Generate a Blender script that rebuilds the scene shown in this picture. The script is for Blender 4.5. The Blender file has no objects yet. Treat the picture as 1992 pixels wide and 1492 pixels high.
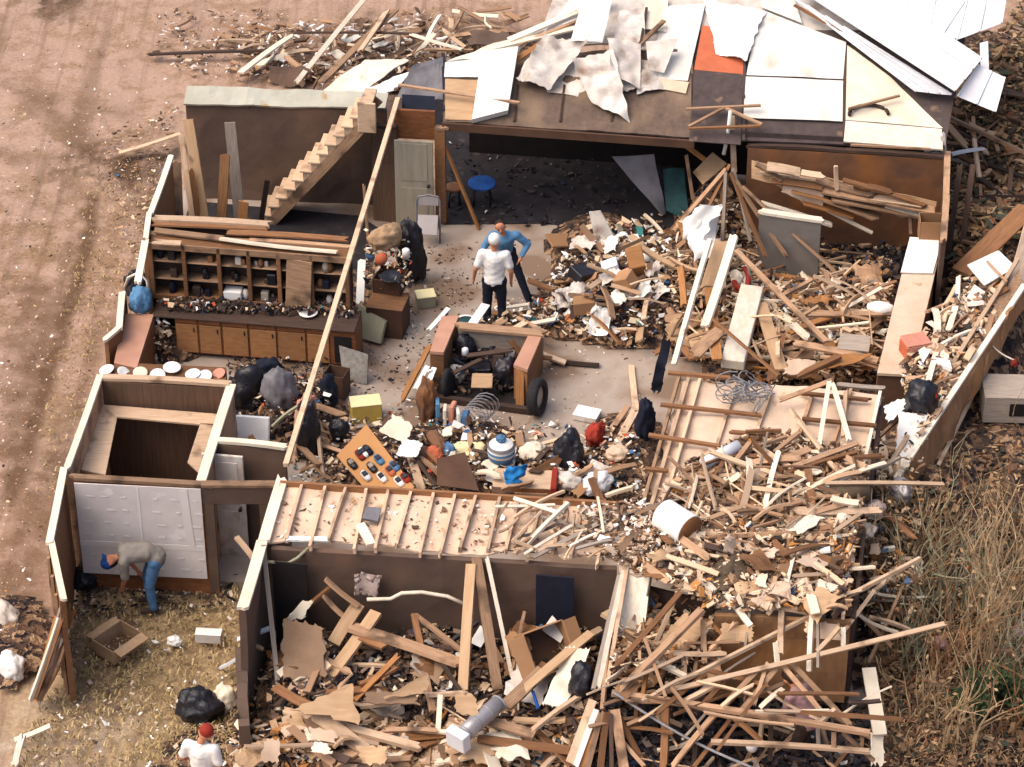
import bpy, bmesh, math, random
from mathutils import Vector, Matrix, noise
random.seed(7)
C = bpy.context.scene
COL = bpy.context.scene.collection
RAD = math.radians
# ------------------------------------------------------------------ camera
PITCH, DIST, FMM = RAD(35), 50.0, 101.0
cam_d = bpy.data.cameras.new('camera'); cam_d.lens = FMM; cam_d.sensor_width = 36; cam_d.clip_end = 3000; cam_d.clip_start = 1
cam = bpy.data.objects.new('camera', cam_d); COL.objects.link(cam)
cam.location = (0, -DIST*math.cos(PITCH), DIST*math.sin(PITCH)); cam.rotation_euler = (RAD(90)-PITCH, 0, 0)
C.camera = cam
# ------------------------------------------------------------------ world, sun, exposure
w = bpy.data.worlds.new('World'); C.world = w; w.use_nodes = True
nt = w.node_tree; nt.nodes.clear()
sky = nt.nodes.new('ShaderNodeTexSky'); sky.sky_type = 'NISHITA'; sky.sun_disc = False
SUN_EL, SUN_AZ = RAD(58), RAD(-108)
sky.sun_elevation = SUN_EL; sky.sun_rotation = SUN_AZ; sky.air_density = 1.0; sky.dust_density = 6.0; sky.ozone_density = 0.3
bg = nt.nodes.new('ShaderNodeBackground'); bg.inputs[1].default_value = 0.15
wo = nt.nodes.new('ShaderNodeOutputWorld'); nt.links.new(sky.outputs[0], bg.inputs[0]); nt.links.new(bg.outputs[0], wo.inputs[0])
sun_d = bpy.data.lights.new('sun', 'SUN'); sun_d.energy = 1.45; sun_d.angle = RAD(60); sun_d.color = (1.0, 0.87, 0.72)
sun = bpy.data.objects.new('sun', sun_d); COL.objects.link(sun)
sd = Vector((math.sin(SUN_AZ)*math.cos(SUN_EL), math.cos(SUN_AZ)*math.cos(SUN_EL), math.sin(SUN_EL)))
sun.rotation_euler = sd.to_track_quat('Z', 'Y').to_euler(); sun.location = sd*60
C.view_settings.view_transform = 'Standard'; C.view_settings.look = 'None'; C.view_settings.gamma = 1
C.view_settings.exposure = 0.48
C.render.engine = 'CYCLES'; C.cycles.max_bounces = 5; C.cycles.diffuse_bounces = 3

# ------------------------------------------------------------------ photo-to-ground survey helpers
FPX = FMM/36*1992
CR = Matrix.Rotation(RAD(90)-PITCH, 3, 'X'); CO = Vector(cam.location)
def ray(px, py): return (CR @ Vector(((px-996)/FPX, -(py-746)/FPX, -1))).normalized()
def P(px, py, z=0.0):
    d = ray(px, py); return CO + d*((z-CO.z)/d.z)
YAW = RAD(-8)
U = Vector((math.cos(YAW), math.sin(YAW), 0)); V = Vector((-math.sin(YAW), math.cos(YAW), 0)); Z = Vector((0, 0, 1))
MOUNDS = []
def mound(px, py, rx, ry, h, ang=0.0):
    c = P(px, py, h*.5); MOUNDS.append((c.x, c.y, rx, ry, h, ang))
def H(x, y):
    s = 0.0
    for cx, cy, rx, ry, h, a in MOUNDS:
        dx, dy = x-cx, y-cy
        if abs(dx) > 3*max(rx, ry) or abs(dy) > 3*max(rx, ry): continue
        ca, sa = math.cos(a), math.sin(a)
        u, v = (dx*ca+dy*sa)/rx, (-dx*sa+dy*ca)/ry
        s = max(s, h*math.exp(-(u*u+v*v)**1.6*1.25))
    return s
def PH(px, py, dz=0.0):
    z = 0.0; p = P(px, py, 0)
    for i in range(14):
        p = P(px, py, z); z = .5*z + .5*H(p.x, p.y)
    p = P(px, py, z+dz); return p

# ------------------------------------------------------------------ materials
MATS = {}
def nodes_of(m):
    m.use_nodes = True; n = m.node_tree; n.nodes.clear()
    b = n.nodes.new('ShaderNodeBsdfPrincipled'); o = n.nodes.new('ShaderNodeOutputMaterial')
    n.links.new(b.outputs[0], o.inputs[0]); return n, b
def mk(key, c1, c2, scale=3, rough=.85, bump=.15, stretch=(1, 1, 1), var=.35, metal=0, spots=None, spot_scale=9, spot_w=(.62, .68), spec=.25):
    """two-tone noise surface, per-object brightness variation, optional stains"""
    m = bpy.data.materials.new(key); n, b = nodes_of(m); L = n.links.new
    tc = n.nodes.new('ShaderNodeTexCoord'); mp = n.nodes.new('ShaderNodeMapping'); mp.inputs['Scale'].default_value = stretch
    L(tc.outputs['Object'], mp.inputs[0])
    oi = n.nodes.new('ShaderNodeObjectInfo')
    ns = n.nodes.new('ShaderNodeTexNoise'); ns.noise_dimensions = '4D'; ns.inputs['Scale'].default_value = scale; ns.inputs['Detail'].default_value = 7; ns.inputs['Roughness'].default_value = .65
    mw = n.nodes.new('ShaderNodeMath'); mw.operation = 'MULTIPLY'; mw.inputs[1].default_value = 37; L(oi.outputs['Random'], mw.inputs[0]); L(mw.outputs[0], ns.inputs['W'])
    L(mp.outputs[0], ns.inputs['Vector'])
    rp = n.nodes.new('ShaderNodeValToRGB'); rp.color_ramp.elements[0].position = .33; rp.color_ramp.elements[1].position = .67
    rp.color_ramp.elements[0].color = (*c2, 1); rp.color_ramp.elements[1].color = (*c1, 1); L(ns.outputs[0], rp.inputs[0])
    col = rp.outputs[0]
    if spots:
        n2 = n.nodes.new('ShaderNodeTexNoise'); n2.noise_dimensions = '4D'; n2.inputs['Scale'].default_value = spot_scale; n2.inputs['Detail'].default_value = 5
        L(tc.outputs['Object'], n2.inputs['Vector']); L(mw.outputs[0], n2.inputs['W'])
        r2 = n.nodes.new('ShaderNodeValToRGB'); r2.color_ramp.elements[0].position = spot_w[0]; r2.color_ramp.elements[1].position = spot_w[1]; L(n2.outputs[0], r2.inputs[0])
        mx = n.nodes.new('ShaderNodeMix'); mx.data_type = 'RGBA'; L(r2.outputs[0], mx.inputs[0]); L(col, mx.inputs[6]); mx.inputs[7].default_value = (*spots, 1); col = mx.outputs[2]
    hs = n.nodes.new('ShaderNodeHueSaturation'); mr = n.nodes.new('ShaderNodeMapRange'); mr.inputs['To Min'].default_value = 1-var; mr.inputs['To Max'].default_value = 1+var*.7
    L(oi.outputs['Random'], mr.inputs[0]); L(mr.outputs[0], hs.inputs['Value']); L(col, hs.inputs['Color']); L(hs.outputs[0], b.inputs['Base Color'])
    b.inputs['Roughness'].default_value = rough; b.inputs['Metallic'].default_value = metal; b.inputs['Specular IOR Level'].default_value = spec
    if bump:
        bp = n.nodes.new('ShaderNodeBump'); bp.inputs['Strength'].default_value = bump; bp.inputs['Distance'].default_value = .03; L(ns.outputs[0], bp.inputs['Height']); L(bp.outputs[0], b.inputs['Normal'])
    MATS[key] = m; return m
G = (1.2, 14, 14)   # grain runs along local x
mk('light', (.66, .48, .335), (.48, .325, .215), 3, stretch=G, var=.28, spots=(.24, .155, .10), spot_scale=2.6, spot_w=(.54, .68))
mk('tan', (.46, .29, .18), (.28, .165, .10), 3, stretch=G, var=.4, spots=(.12, .075, .05), spot_scale=2.2, spot_w=(.52, .66))
mk('brown', (.27, .13, .06), (.145, .07, .035), 3, stretch=G, var=.4)
mk('orange', (.42, .20, .075), (.26, .115, .045), 3, stretch=G, var=.25)
mk('dark', (.09, .055, .04), (.04, .025, .022), 3, stretch=G, var=.4)
mk('grey', (.36, .30, .25), (.22, .18, .15), 3, stretch=G, var=.35)
mk('pale', (.78, .72, .62), (.62, .53, .42), 3, stretch=(2, 5, 5), var=.18, spots=(.40, .31, .22), spot_scale=3)
mk('ply', (.52, .35, .215), (.40, .25, .14), 2, stretch=(1, 6, 6), var=.25, spots=(.24, .15, .09), spot_scale=2.2)
mk('plydark', (.155, .105, .078), (.085, .06, .048), 2, stretch=(3, 3, 1), var=.15, spots=(.24, .165, .11), spot_scale=1.3, spot_w=(.5, .75))
mk('rust', (.25, .11, .05), (.115, .065, .045), 1.2, stretch=(1, 1, 1.6), var=.1, spots=(.33, .13, .04), spot_scale=1.5, spot_w=(.5, .72))
mk('panelling', (.15, .088, .056), (.085, .05, .035), 2.5, stretch=(14, 14, .7), var=.12)
mk('wallbrown', (.125, .083, .062), (.085, .056, .045), 1.5, var=.08, spots=(.17, .10, .07), spot_scale=1.2, spot_w=(.5, .75))
mk('cabinet', (.29, .115, .045), (.16, .06, .026), 2.5, stretch=(2, 2, 9), var=.15, rough=.6)
mk('drywall', (.66, .615, .60), (.56, .515, .505), 2.2, var=.06, bump=.03, spots=(.70, .66, .65), spot_scale=3)
mk('gyp', (.66, .50, .38), (.52, .37, .265), 2.5, var=.18, spots=(.38, .25, .15), spot_scale=3, bump=.08)
mk('white', (.76, .74, .70), (.64, .61, .56), 2, var=.08, spots=(.44, .37, .30), spot_scale=2.0, spot_w=(.56, .8))
mk('whitecl', (.80, .79, .77), (.70, .69, .67), 3, var=.06, bump=.25, spots=(.50, .44, .37), spot_scale=3, spot_w=(.62, .85))
mk('dirtywhite', (.70, .66, .62), (.50, .43, .38), 3, var=.15, spots=(.22, .15, .11), spot_scale=2.5, spot_w=(.52, .72))
mk('metalw', (.72, .73, .77), (.60, .61, .66), 1.2, rough=.45, var=.06, bump=.03, spots=(.45, .40, .36), spot_scale=1.2, spot_w=(.66, .82))
mk('tar', (.085, .062, .058), (.05, .038, .038), 5, var=.15, spots=(.17, .11, .08), spot_scale=3)
mk('tarred', (.52, .145, .07), (.42, .11, .055), 4, var=.05)
mk('greytin', (.20, .19, .21), (.12, .115, .13), 3, var=.2, rough=.5)
mk('black', (.014, .014, .022), (.006, .006, .011), 7, rough=.4, var=.1, spec=.5, bump=1.0)
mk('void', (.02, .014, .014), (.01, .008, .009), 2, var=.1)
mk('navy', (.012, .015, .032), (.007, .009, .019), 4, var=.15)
mk('denim', (.09, .20, .36), (.055, .13, .26), 8, var=.05)
mk('bluecl', (.10, .24, .42), (.07, .17, .31), 8, var=.05)
mk('blue', (.018, .085, .30), (.010, .05, .2), 4, var=.1)
mk('bright_blue', (.02, .22, .58), (.015, .15, .42), 4, var=.1)
mk('red', (.33, .035, .02), (.2, .022, .014), 4, var=.15)
mk('orangered', (.55, .15, .07), (.40, .10, .05), 4, var=.1)
mk('salmon', (.62, .28, .20), (.50, .21, .15), 4, var=.1)
mk('counter', (.50, .275, .19), (.40, .21, .145), 3, stretch=(1, 1, 1), var=.06, rough=.5)
mk('pink', (.42, .25, .25), (.22, .14, .16), 14, var=.1)
mk('yellow', (.60, .43, .10), (.50, .35, .08), 3, var=.06)
mk('paleyellow', (.80, .72, .42), (.72, .62, .33), 3, var=.06)
mk('card', (.36, .20, .10), (.29, .155, .08), 2, var=.2)
mk('carddark', (.115, .06, .038), (.075, .04, .027), 2, var=.2)
mk('skin', (.50, .22, .13), (.43, .18, .10), 5, var=.05, bump=.02)
mk('hair', (.035, .018, .012), (.02, .01, .008), 20, var=.1)
mk('greyshirt', (.25, .225, .20), (.19, .17, .155), 6, var=.05)
mk('rubber', (.025, .022, .024), (.014, .013, .015), 8, var=.1)
mk('cream', (.80, .73, .60), (.66, .56, .43), 2, var=.08)
mk('sage', (.36, .34, .24), (.27, .25, .17), 3, var=.1)
mk('teal', (.022, .07, .075), (.014, .04, .045), 3, var=.1)
mk('twig', (.47, .34, .20), (.26, .175, .10), 6, stretch=(1, 1, 1), var=.45)
mk('bark', (.12, .085, .055), (.06, .042, .03), 6, var=.3)
mk('wire', (.34, .33, .34), (.20, .20, .22), 6, var=.2, rough=.4)
mk('drygrass', (.40, .28, .10), (.26, .19, .08), 30, var=.1, bump=0)
mk('greenleaf', (.05, .075, .03), (.03, .05, .022), 10, var=.3)

mk('card2', (.48, .25, .10), (.42, .21, .085), 2, var=0)
mk('scrap', (.44, .36, .33), (.26, .19, .17), 6, var=0)
mk('plydark2', (.27, .175, .11), (.20, .125, .08), 2, var=0)
mk('duct', (.40, .38, .40), (.22, .20, .21), 1.6, var=0, rough=.4, metal=.4, spots=(.75, .74, .75), spot_scale=1.1)
mk('chairpad', (.36, .33, .33), (.30, .27, .27), 3, var=0, rough=.5)
mk('cabdoor', (.40, .20, .085), (.27, .125, .055), 3, stretch=(2, 2, 8), var=.18, rough=.6)
mk('greydoor', (.36, .32, .25), (.27, .235, .18), 2, stretch=(5, 5, .7), var=.03)
mk('mosaic', (.30, .29, .27), (.16, .14, .13), 14, var=0)
mk('greywall', (.20, .18, .165), (.14, .125, .115), 1.5, var=.05)
mk('filler', (.70, .655, .64), (.66, .615, .60), 3, var=.04, bump=0)
mk('plyrust', (.36, .195, .095), (.22, .115, .06), 2, stretch=(3, 3, 1), var=.05, spots=(.42, .20, .07), spot_scale=1.3, spot_w=(.55, .75))
mk('twig2', (.36, .19, .09), (.17, .09, .05), 6, var=.3)
mk('stalk', (.30, .27, .17), (.16, .15, .10), 6, var=.3)
mk('capm', (.47, .46, .39), (.36, .35, .29), 2, var=0, spots=(.38, .27, .15), spot_scale=3)

def island(key, cols, rough=.85):
    """loose bits: every separate scrap takes one colour of the palette"""
    m = bpy.data.materials.new(key); n, b = nodes_of(m)
    g = n.nodes.new('ShaderNodeNewGeometry'); rp = n.nodes.new('ShaderNodeValToRGB'); rp.color_ramp.interpolation = 'CONSTANT'
    tot = sum(q for _, q in cols); acc = 0; el = rp.color_ramp.elements
    for i, (c, q) in enumerate(cols):
        e = el[0] if i == 0 else (el[1] if i == 1 else el.new(min(acc/tot, .999)))
        e.position = acc/tot; e.color = (*c, 1); acc += q
    n.links.new(g.outputs['Random Per Island'], rp.inputs[0])
    n.links.new(rp.outputs[0], b.inputs['Base Color']); b.inputs['Roughness'].default_value = rough; b.inputs['Specular IOR Level'].default_value = .2
    MATS[key] = m
island('bits_wood', [((.62, .45, .30), 7), ((.45, .29, .18), 6), ((.25, .14, .08), 6), ((.12, .07, .045), 5), ((.68, .56, .42), 4), ((.04, .028, .025), 4), ((.45, .20, .06), 2), ((.75, .72, .66), 1), ((.07, .12, .2), .5)])
island('loose', [((.62, .45, .30), 4), ((.45, .29, .18), 6), ((.30, .18, .11), 6), ((.16, .095, .06), 4), ((.70, .58, .44), 3), ((.38, .27, .19), 4), ((.08, .05, .04), 2)])
island('bits_room', [((.78, .76, .74), 6), ((.55, .40, .27), 5), ((.28, .16, .09), 5), ((.12, .07, .05), 5), ((.03, .025, .03), 4), ((.66, .55, .40), 4), ((.40, .07, .03), .7), ((.06, .14, .30), .9), ((.05, .20, .20), .4), ((.62, .32, .22), .8)])
island('bits_dark', [((.05, .035, .03), 7), ((.10, .065, .05), 5), ((.16, .10, .075), 4), ((.015, .013, .018), 6), ((.26, .18, .13), 2), ((.55, .50, .48), .7), ((.03, .05, .10), .7)])
island('bits_shade', [((.030, .024, .028), 6), ((.05, .038, .038), 5), ((.08, .06, .055), 3), ((.012, .011, .016), 6), ((.13, .10, .09), 1), ((.5, .46, .45), .15), ((.02, .03, .06), 1)])  # scrap colours darkened to stand in for shade under roof and wreckage
island('bits_white', [((.75, .68, .62), 5), ((.55, .42, .32), 6), ((.20, .12, .08), 6), ((.82, .82, .82), 3), ((.10, .065, .045), 5), ((.36, .22, .13), 5)])
island('bits_grass', [((.42, .30, .14), 5), ((.30, .21, .10), 5), ((.52, .40, .22), 5), ((.20, .14, .07), 4), ((.14, .12, .055), 1)])
island('bits_twig', [((.30, .19, .10), 4), ((.17, .10, .06), 5), ((.09, .06, .04), 4), ((.42, .29, .17), 2), ((.06, .07, .05), 2), ((.25, .10, .05), 1)])

# ------------------------------------------------------------------ object helpers
def T(o, label=None, cat=None, group=None, kind=None):
    if label: o['label'] = label
    if cat: o['category'] = cat
    if group: o['group'] = group
    if kind: o['kind'] = kind
    return o
def mesh_obj(name, vs, fs, mat, parent=None, loc=None, smooth=False):
    """verts in world space; the object's origin is put at loc (default: middle of the base)"""
    vs = [Vector(v) for v in vs]
    if loc is None:
        n = len(vs); loc = Vector((sum(v.x for v in vs)/n, sum(v.y for v in vs)/n, min(v.z for v in vs)))
    me = bpy.data.meshes.new(name); me.from_pydata([v-loc for v in vs], [], fs); me.update()
    bm = bmesh.new(); bm.from_mesh(me); bmesh.ops.recalc_face_normals(bm, faces=bm.faces); bm.to_mesh(me); bm.free()
    o = bpy.data.objects.new(name, me); COL.objects.link(o)
    if mat: me.materials.append(MATS[mat])
    if smooth:
        for p in me.polygons: p.use_smooth = True
    if parent is not None:
        o.parent = parent; o.location = Vector(loc) - parent.location
    else: o.location = loc
    return o
def thing(name, label, cat, loc, group=None):
    o = bpy.data.objects.new(name, None); COL.objects.link(o); o.location = loc; o.empty_display_size = .2
    return T(o, label, cat, group)
def frame_mesh(name, vs, fs, mat, M, parent=None, smooth=False):
    """verts in a local frame M (rigid)"""
    me = bpy.data.meshes.new(name); me.from_pydata([tuple(v) for v in vs], [], fs); me.update()
    bm = bmesh.new(); bm.from_mesh(me); bmesh.ops.recalc_face_normals(bm, faces=bm.faces); bm.to_mesh(me); bm.free()
    o = bpy.data.objects.new(name, me); COL.objects.link(o); me.materials.append(MATS[mat])
    if smooth:
        for p in me.polygons: p.use_smooth = True
    if parent is not None:
        o.parent = parent; o.matrix_local = Matrix.Translation(-parent.location) @ M
    else: o.matrix_local = M
    return o
def basis(A, B, roll=0.0, up=Z):
    x = (B-A).normalized(); 
    if abs(x.dot(up)) > .97: up = V if up is Z else Z
    y = up.cross(x).normalized(); z = x.cross(y)
    if roll:
        q = Matrix.Rotation(roll, 3, x); y = q @ y; z = q @ z
    M = Matrix((x, y, z)).transposed().to_4x4(); M.translation = A; return M
def plank(name, A, B, w, t, mat, roll=0.0, broken=.5, parent=None, bow=.0, ns=3, nl=4, up=Z, acc=None):
    """a sawn board from A to B, grain along local x, ends sawn or splintered"""
    L = (B-A).length; vs = []; fs = []
    j0 = [(random.uniform(-1, 1)*w*random.choice((.2, .3, .7))) for _ in range(ns+1)] if random.random() < broken else [0]*(ns+1)
    j1 = [(random.uniform(-1, 1)*w*random.choice((.2, .3, .7))) for _ in range(ns+1)] if random.random() < broken else [0]*(ns+1)
    bw = random.uniform(-1, 1)*bow; tw = random.uniform(-.04, .04)
    for i in range(nl+1):
        f = i/nl
        for k in range(ns+1):
            x = f*L + (j0[k] if i == 0 else 0) + (j1[k] if i == nl else 0)
            y = (k/ns-.5)*w; z = bw*math.sin(math.pi*f) + y*tw*f
            vs += [(x, y, z+t*.5), (x, y, z-t*.5)]
    R = 2*(ns+1); idx = lambda i, k, b: i*R+2*k+b
    for i in range(nl):
        for k in range(ns):
            fs.append((idx(i, k, 0), idx(i+1, k, 0), idx(i+1, k+1, 0), idx(i, k+1, 0)))
            fs.append((idx(i, k, 1), idx(i, k+1, 1), idx(i+1, k+1, 1), idx(i+1, k, 1)))
        for k in (0, ns):
            fs.append((idx(i, k, 0), idx(i, k, 1), idx(i+1, k, 1), idx(i+1, k, 0)))
    for i in (0, nl):
        for k in range(ns):
            fs.append((idx(i, k, 0), idx(i, k+1, 0), idx(i, k+1, 1), idx(i, k, 1)))
    if acc is not None:
        M = basis(A, B, roll, up); o = len(acc[0]); acc[0].extend(M @ Vector(v) for v in vs); acc[1].extend(tuple(i+o for i in f) for f in fs); return None
    return frame_mesh(name, vs, fs, mat, basis(A, B, roll, up), parent)
def panel(name, q, t, mat, parent=None, res=(8, 8), crump=0.0, jag=0.0, cs=1.3, seed=None, smooth=False, jedges='abcd'):
    """sheet on four corners (a,b,c,d round the edge), real thickness t, optional crumple and torn edges"""
    a, b, c, d = [Vector(v) for v in q]; nu, nv = res; sd_ = random.random()*99 if seed is None else seed
    n = ((b-a).cross(d-a)).normalized()
    if n.z < 0: n = -n
    vs = []; fs = []
    for s in (0, 1):
        for j in range(nv+1):
            for i in range(nu+1):
                u, v = i/nu, j/nv
                p = (a*(1-u)+b*u)*(1-v) + (d*(1-u)+c*u)*v
                if jag:
                    if v == 0 and 'a' in jedges: p = p + (d-a).normalized()*jag*abs(noise.noise(Vector((u*5.3, sd_, 0)))*2.2)
                    if v == 1 and 'c' in jedges: p = p - (d-a).normalized()*jag*abs(noise.noise(Vector((u*5.3, sd_, 5)))*2.2)
                    if u == 0 and 'd' in jedges: p = p + (b-a).normalized()*jag*abs(noise.noise(Vector((v*5.3, sd_, 9)))*2.2)
                    if u == 1 and 'b' in jedges: p = p - (b-a).normalized()*jag*abs(noise.noise(Vector((v*5.3, sd_, 14)))*2.2)
                if crump:
                    p = p + n*crump*(noise.noise(p*cs+Vector((sd_, 0, 0))) + .5*noise.noise(p*cs*2.7+Vector((0, sd_, 0))) + .8*abs(noise.noise(p*cs*.9+Vector((0, 0, sd_)))))
                vs.append(p + n*(t*.5 if s == 0 else -t*.5))
    N = (nu+1)*(nv+1); I = lambda i, j, s: s*N + j*(nu+1)+i
    for j in range(nv):
        for i in range(nu):
            fs.append((I(i, j, 0), I(i+1, j, 0), I(i+1, j+1, 0), I(i, j+1, 0)))
            fs.append((I(i, j, 1), I(i, j+1, 1), I(i+1, j+1, 1), I(i+1, j, 1)))
    for i in range(nu):
        for j in (0, nv): fs.append((I(i, j, 0), I(i, j, 1), I(i+1, j, 1), I(i+1, j, 0)))
    for j in range(nv):
        for i in (0, nu): fs.append((I(i, j, 0), I(i, j+1, 0), I(i, j+1, 1), I(i, j, 1)))
    return mesh_obj(name, vs, fs, mat, parent, smooth=smooth)
def bx(vs, fs, M, sx, sy, sz):
    """box centred in x,y, standing on z=0 of frame M"""
    o = len(vs)
    for z in (0, sz):
        for x, y in ((-1, -1), (1, -1), (1, 1), (-1, 1)): vs.append(M @ Vector((x*sx*.5, y*sy*.5, z)))
    for f in ((0, 3, 2, 1), (4, 5, 6, 7), (0, 1, 5, 4), (1, 2, 6, 5), (2, 3, 7, 6), (3, 0, 4, 7)): fs.append(tuple(o+i for i in f))
def FR(p, rz=0.0, rx=0.0, ry=0.0):
    return Matrix.Translation(p) @ Matrix.Rotation(YAW+rz, 4, 'Z') @ Matrix.Rotation(rx, 4, 'X') @ Matrix.Rotation(ry, 4, 'Y')
def box(name, M, s, mat, parent=None, bev=.012):
    vs = []; fs = []; bx(vs, fs, Matrix.Identity(4), *s)
    me = bpy.data.meshes.new(name); me.from_pydata([tuple(v) for v in vs], [], fs); me.update()
    bm = bmesh.new(); bm.from_mesh(me); bmesh.ops.recalc_face_normals(bm, faces=bm.faces)
    if bev: bmesh.ops.bevel(bm, geom=bm.edges[:], offset=min(bev, min(s)*.3), segments=1, affect='EDGES')
    bm.to_mesh(me); bm.free()
    o = bpy.data.objects.new(name, me); COL.objects.link(o); me.materials.append(MATS[mat])
    if parent is not None: o.parent = parent; o.matrix_local = Matrix.Translation(-parent.location) @ M
    else: o.matrix_local = M
    return o
def tube_vf(pts, r, n=6, taper=1.0):
    vs = []; fs = []; m = len(pts)
    for i, p in enumerate(pts):
        d = (pts[min(i+1, m-1)]-pts[max(i-1, 0)]).normalized(); u = d.orthogonal().normalized(); v = d.cross(u)
        rr = r*(1+(taper-1)*i/max(1, m-1))
        for k in range(n):
            a = 2*math.pi*k/n; vs.append(p+u*math.cos(a)*rr+v*math.sin(a)*rr)
    for i in range(m-1):
        for k in range(n): fs.append((i*n+k, i*n+(k+1) % n, (i+1)*n+(k+1) % n, (i+1)*n+k))
    fs.append(tuple(range(n))); fs.append(tuple(range((m-1)*n, m*n))); return vs, fs
def tube(name, pts, r, mat, parent=None, n=8, taper=1.0):
    vs, fs = tube_vf([Vector(p) for p in pts], r, n, taper); return mesh_obj(name, vs, fs, mat, parent, smooth=True)
def sag(A, B, s=.3, n=10, wob=.0):
    A, B = Vector(A), Vector(B); return [A.lerp(B, i/n)-Z*s*math.sin(math.pi*i/n)+Vector((random.uniform(-wob, wob), random.uniform(-wob, wob), random.uniform(-wob, wob))) for i in range(n+1)]
def lathe(name, M, prof, mat, parent=None, n=24, cap=True):
    vs = []; fs = []
    for r, z in prof:
        for k in range(n): a = 2*math.pi*k/n; vs.append((r*math.cos(a), r*math.sin(a), z))
    for i in range(len(prof)-1):
        for k in range(n): fs.append((i*n+k, i*n+(k+1) % n, (i+1)*n+(k+1) % n, (i+1)*n+k))
    if cap: fs.append(tuple(range(n))); fs.append(tuple(range((len(prof)-1)*n, len(prof)*n)))
    return frame_mesh(name, vs, fs, mat, M, parent, smooth=True)
def blob(name, c, r, mat, parent=None, amp=.35, fr=2.2, sub=4, flat=True):
    """a slumped soft bundle (bag, cloth) resting on its base"""
    bm = bmesh.new(); bmesh.ops.create_icosphere(bm, subdivisions=sub, radius=1); s = Vector((random.random()*50, random.random()*50, 0))
    for v in bm.verts:
        p = v.co.copy(); k = 1+min(amp, .34)*(noise.noise(p*fr*.8+s)*.9-.55*abs(noise.noise(p*fr*1.9+s))+.35*noise.noise(p*fr*4+s)+.1)
        v.co = Vector((p.x*r[0]*k, p.y*r[1]*k, max(p.z, -.55 if flat else -1)*r[2]*k))
    lo = min(v.co.z for v in bm.verts)
    for v in bm.verts: v.co.z -= lo
    me = bpy.data.meshes.new(name); bm.to_mesh(me); bm.free()
    for p in me.polygons: p.use_smooth = True
    me.materials.append(MATS[mat]); o = bpy.data.objects.new(name, me); COL.objects.link(o)
    if parent is not None: o.parent = parent; o.location = Vector(c)-parent.location
    else: o.location = c
    o.rotation_euler.z = random.uniform(0, 6)
    return o
def inpoly(x, y, poly):
    c = False; j = len(poly)-1
    for i in range(len(poly)):
        xi, yi = poly[i]; xj, yj = poly[j]
        if (yi > y) != (yj > y) and x < (xj-xi)*(y-yi)/(yj-yi)+xi: c = not c
        j = i
    return c
def pick(poly):
    x0 = min(p[0] for p in poly); x1 = max(p[0] for p in poly); y0 = min(p[1] for p in poly); y1 = max(p[1] for p in poly)
    while True:
        x, y = random.uniform(x0, x1), random.uniform(y0, y1)
        if inpoly(x, y, poly): return x, y
def litter(name, label, poly, n, size, mat, z=None, thin=.25, long=2.0, up=.03, tilt=.5):
    """a carpet of loose scraps nobody could count: one object"""
    vs = []; fs = []
    for _ in range(n):
        px, py = pick(poly); p = PH(px, py) if z is None else P(px, py, z)
        s = random.uniform(*size)*random.choice((.5, .7, 1, 1, 1.5)); a = s; b = s/random.uniform(1, long)*.8; c = max(.006, s*thin*random.uniform(.2, 1))
        M = Matrix.Translation(p+Z*random.uniform(0, up)) @ Matrix.Rotation(random.uniform(0, 6.28), 4, 'Z') @ Matrix.Rotation(random.gauss(0, tilt), 4, 'X') @ Matrix.Rotation(random.gauss(0, tilt), 4, 'Y')
        o = len(vs); k = random.uniform(.3, 1); k2 = random.uniform(.3, 1)
        for zz in (-.5, .5):
            for x, y in ((-.5, -.5), (.5, -.5*k), (.5*k2, .5), (-.5*k, .5*k2)): vs.append(M @ Vector((x*a, y*b, zz*c)))
        for f in ((0, 3, 2, 1), (4, 5, 6, 7), (0, 1, 5, 4), (1, 2, 6, 5), (2, 3, 7, 6), (3, 0, 4, 7)): fs.append(tuple(o+i for i in f))
    o = mesh_obj(name, vs, fs, mat); T(o, label, 'debris', kind='stuff'); return o
def rows(text, label, group, name='wooden_board', cat='board', zmode='H', bow=.03, default_mat='tan'):
    """x1 y1 z1 x2 y2 z2 width thick material  (pixels of the survey photo; z metres above the heap, or absolute)"""
    for ln in text.strip().splitlines():
        lb = label
        if '|' in ln: ln, lb = ln.split('|')
        f = ln.split()
        if len(f) < 8: continue
        x1, y1, z1, x2, y2, z2, w_, t_ = [float(v) for v in f[:8]]; m = f[8] if len(f) > 8 else default_mat
        if zmode == 'H': A, B = PH(x1, y1, z1), PH(x2, y2, z2)
        else: A, B = P(x1, y1, z1), P(x2, y2, z2)
        o = plank(name, A, B, w_, t_, m, roll=random.uniform(-.5, .5), bow=bow)
        T(o, lb.strip(), cat, group if lb == label else None)
LOOSE = ([], [])
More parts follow.
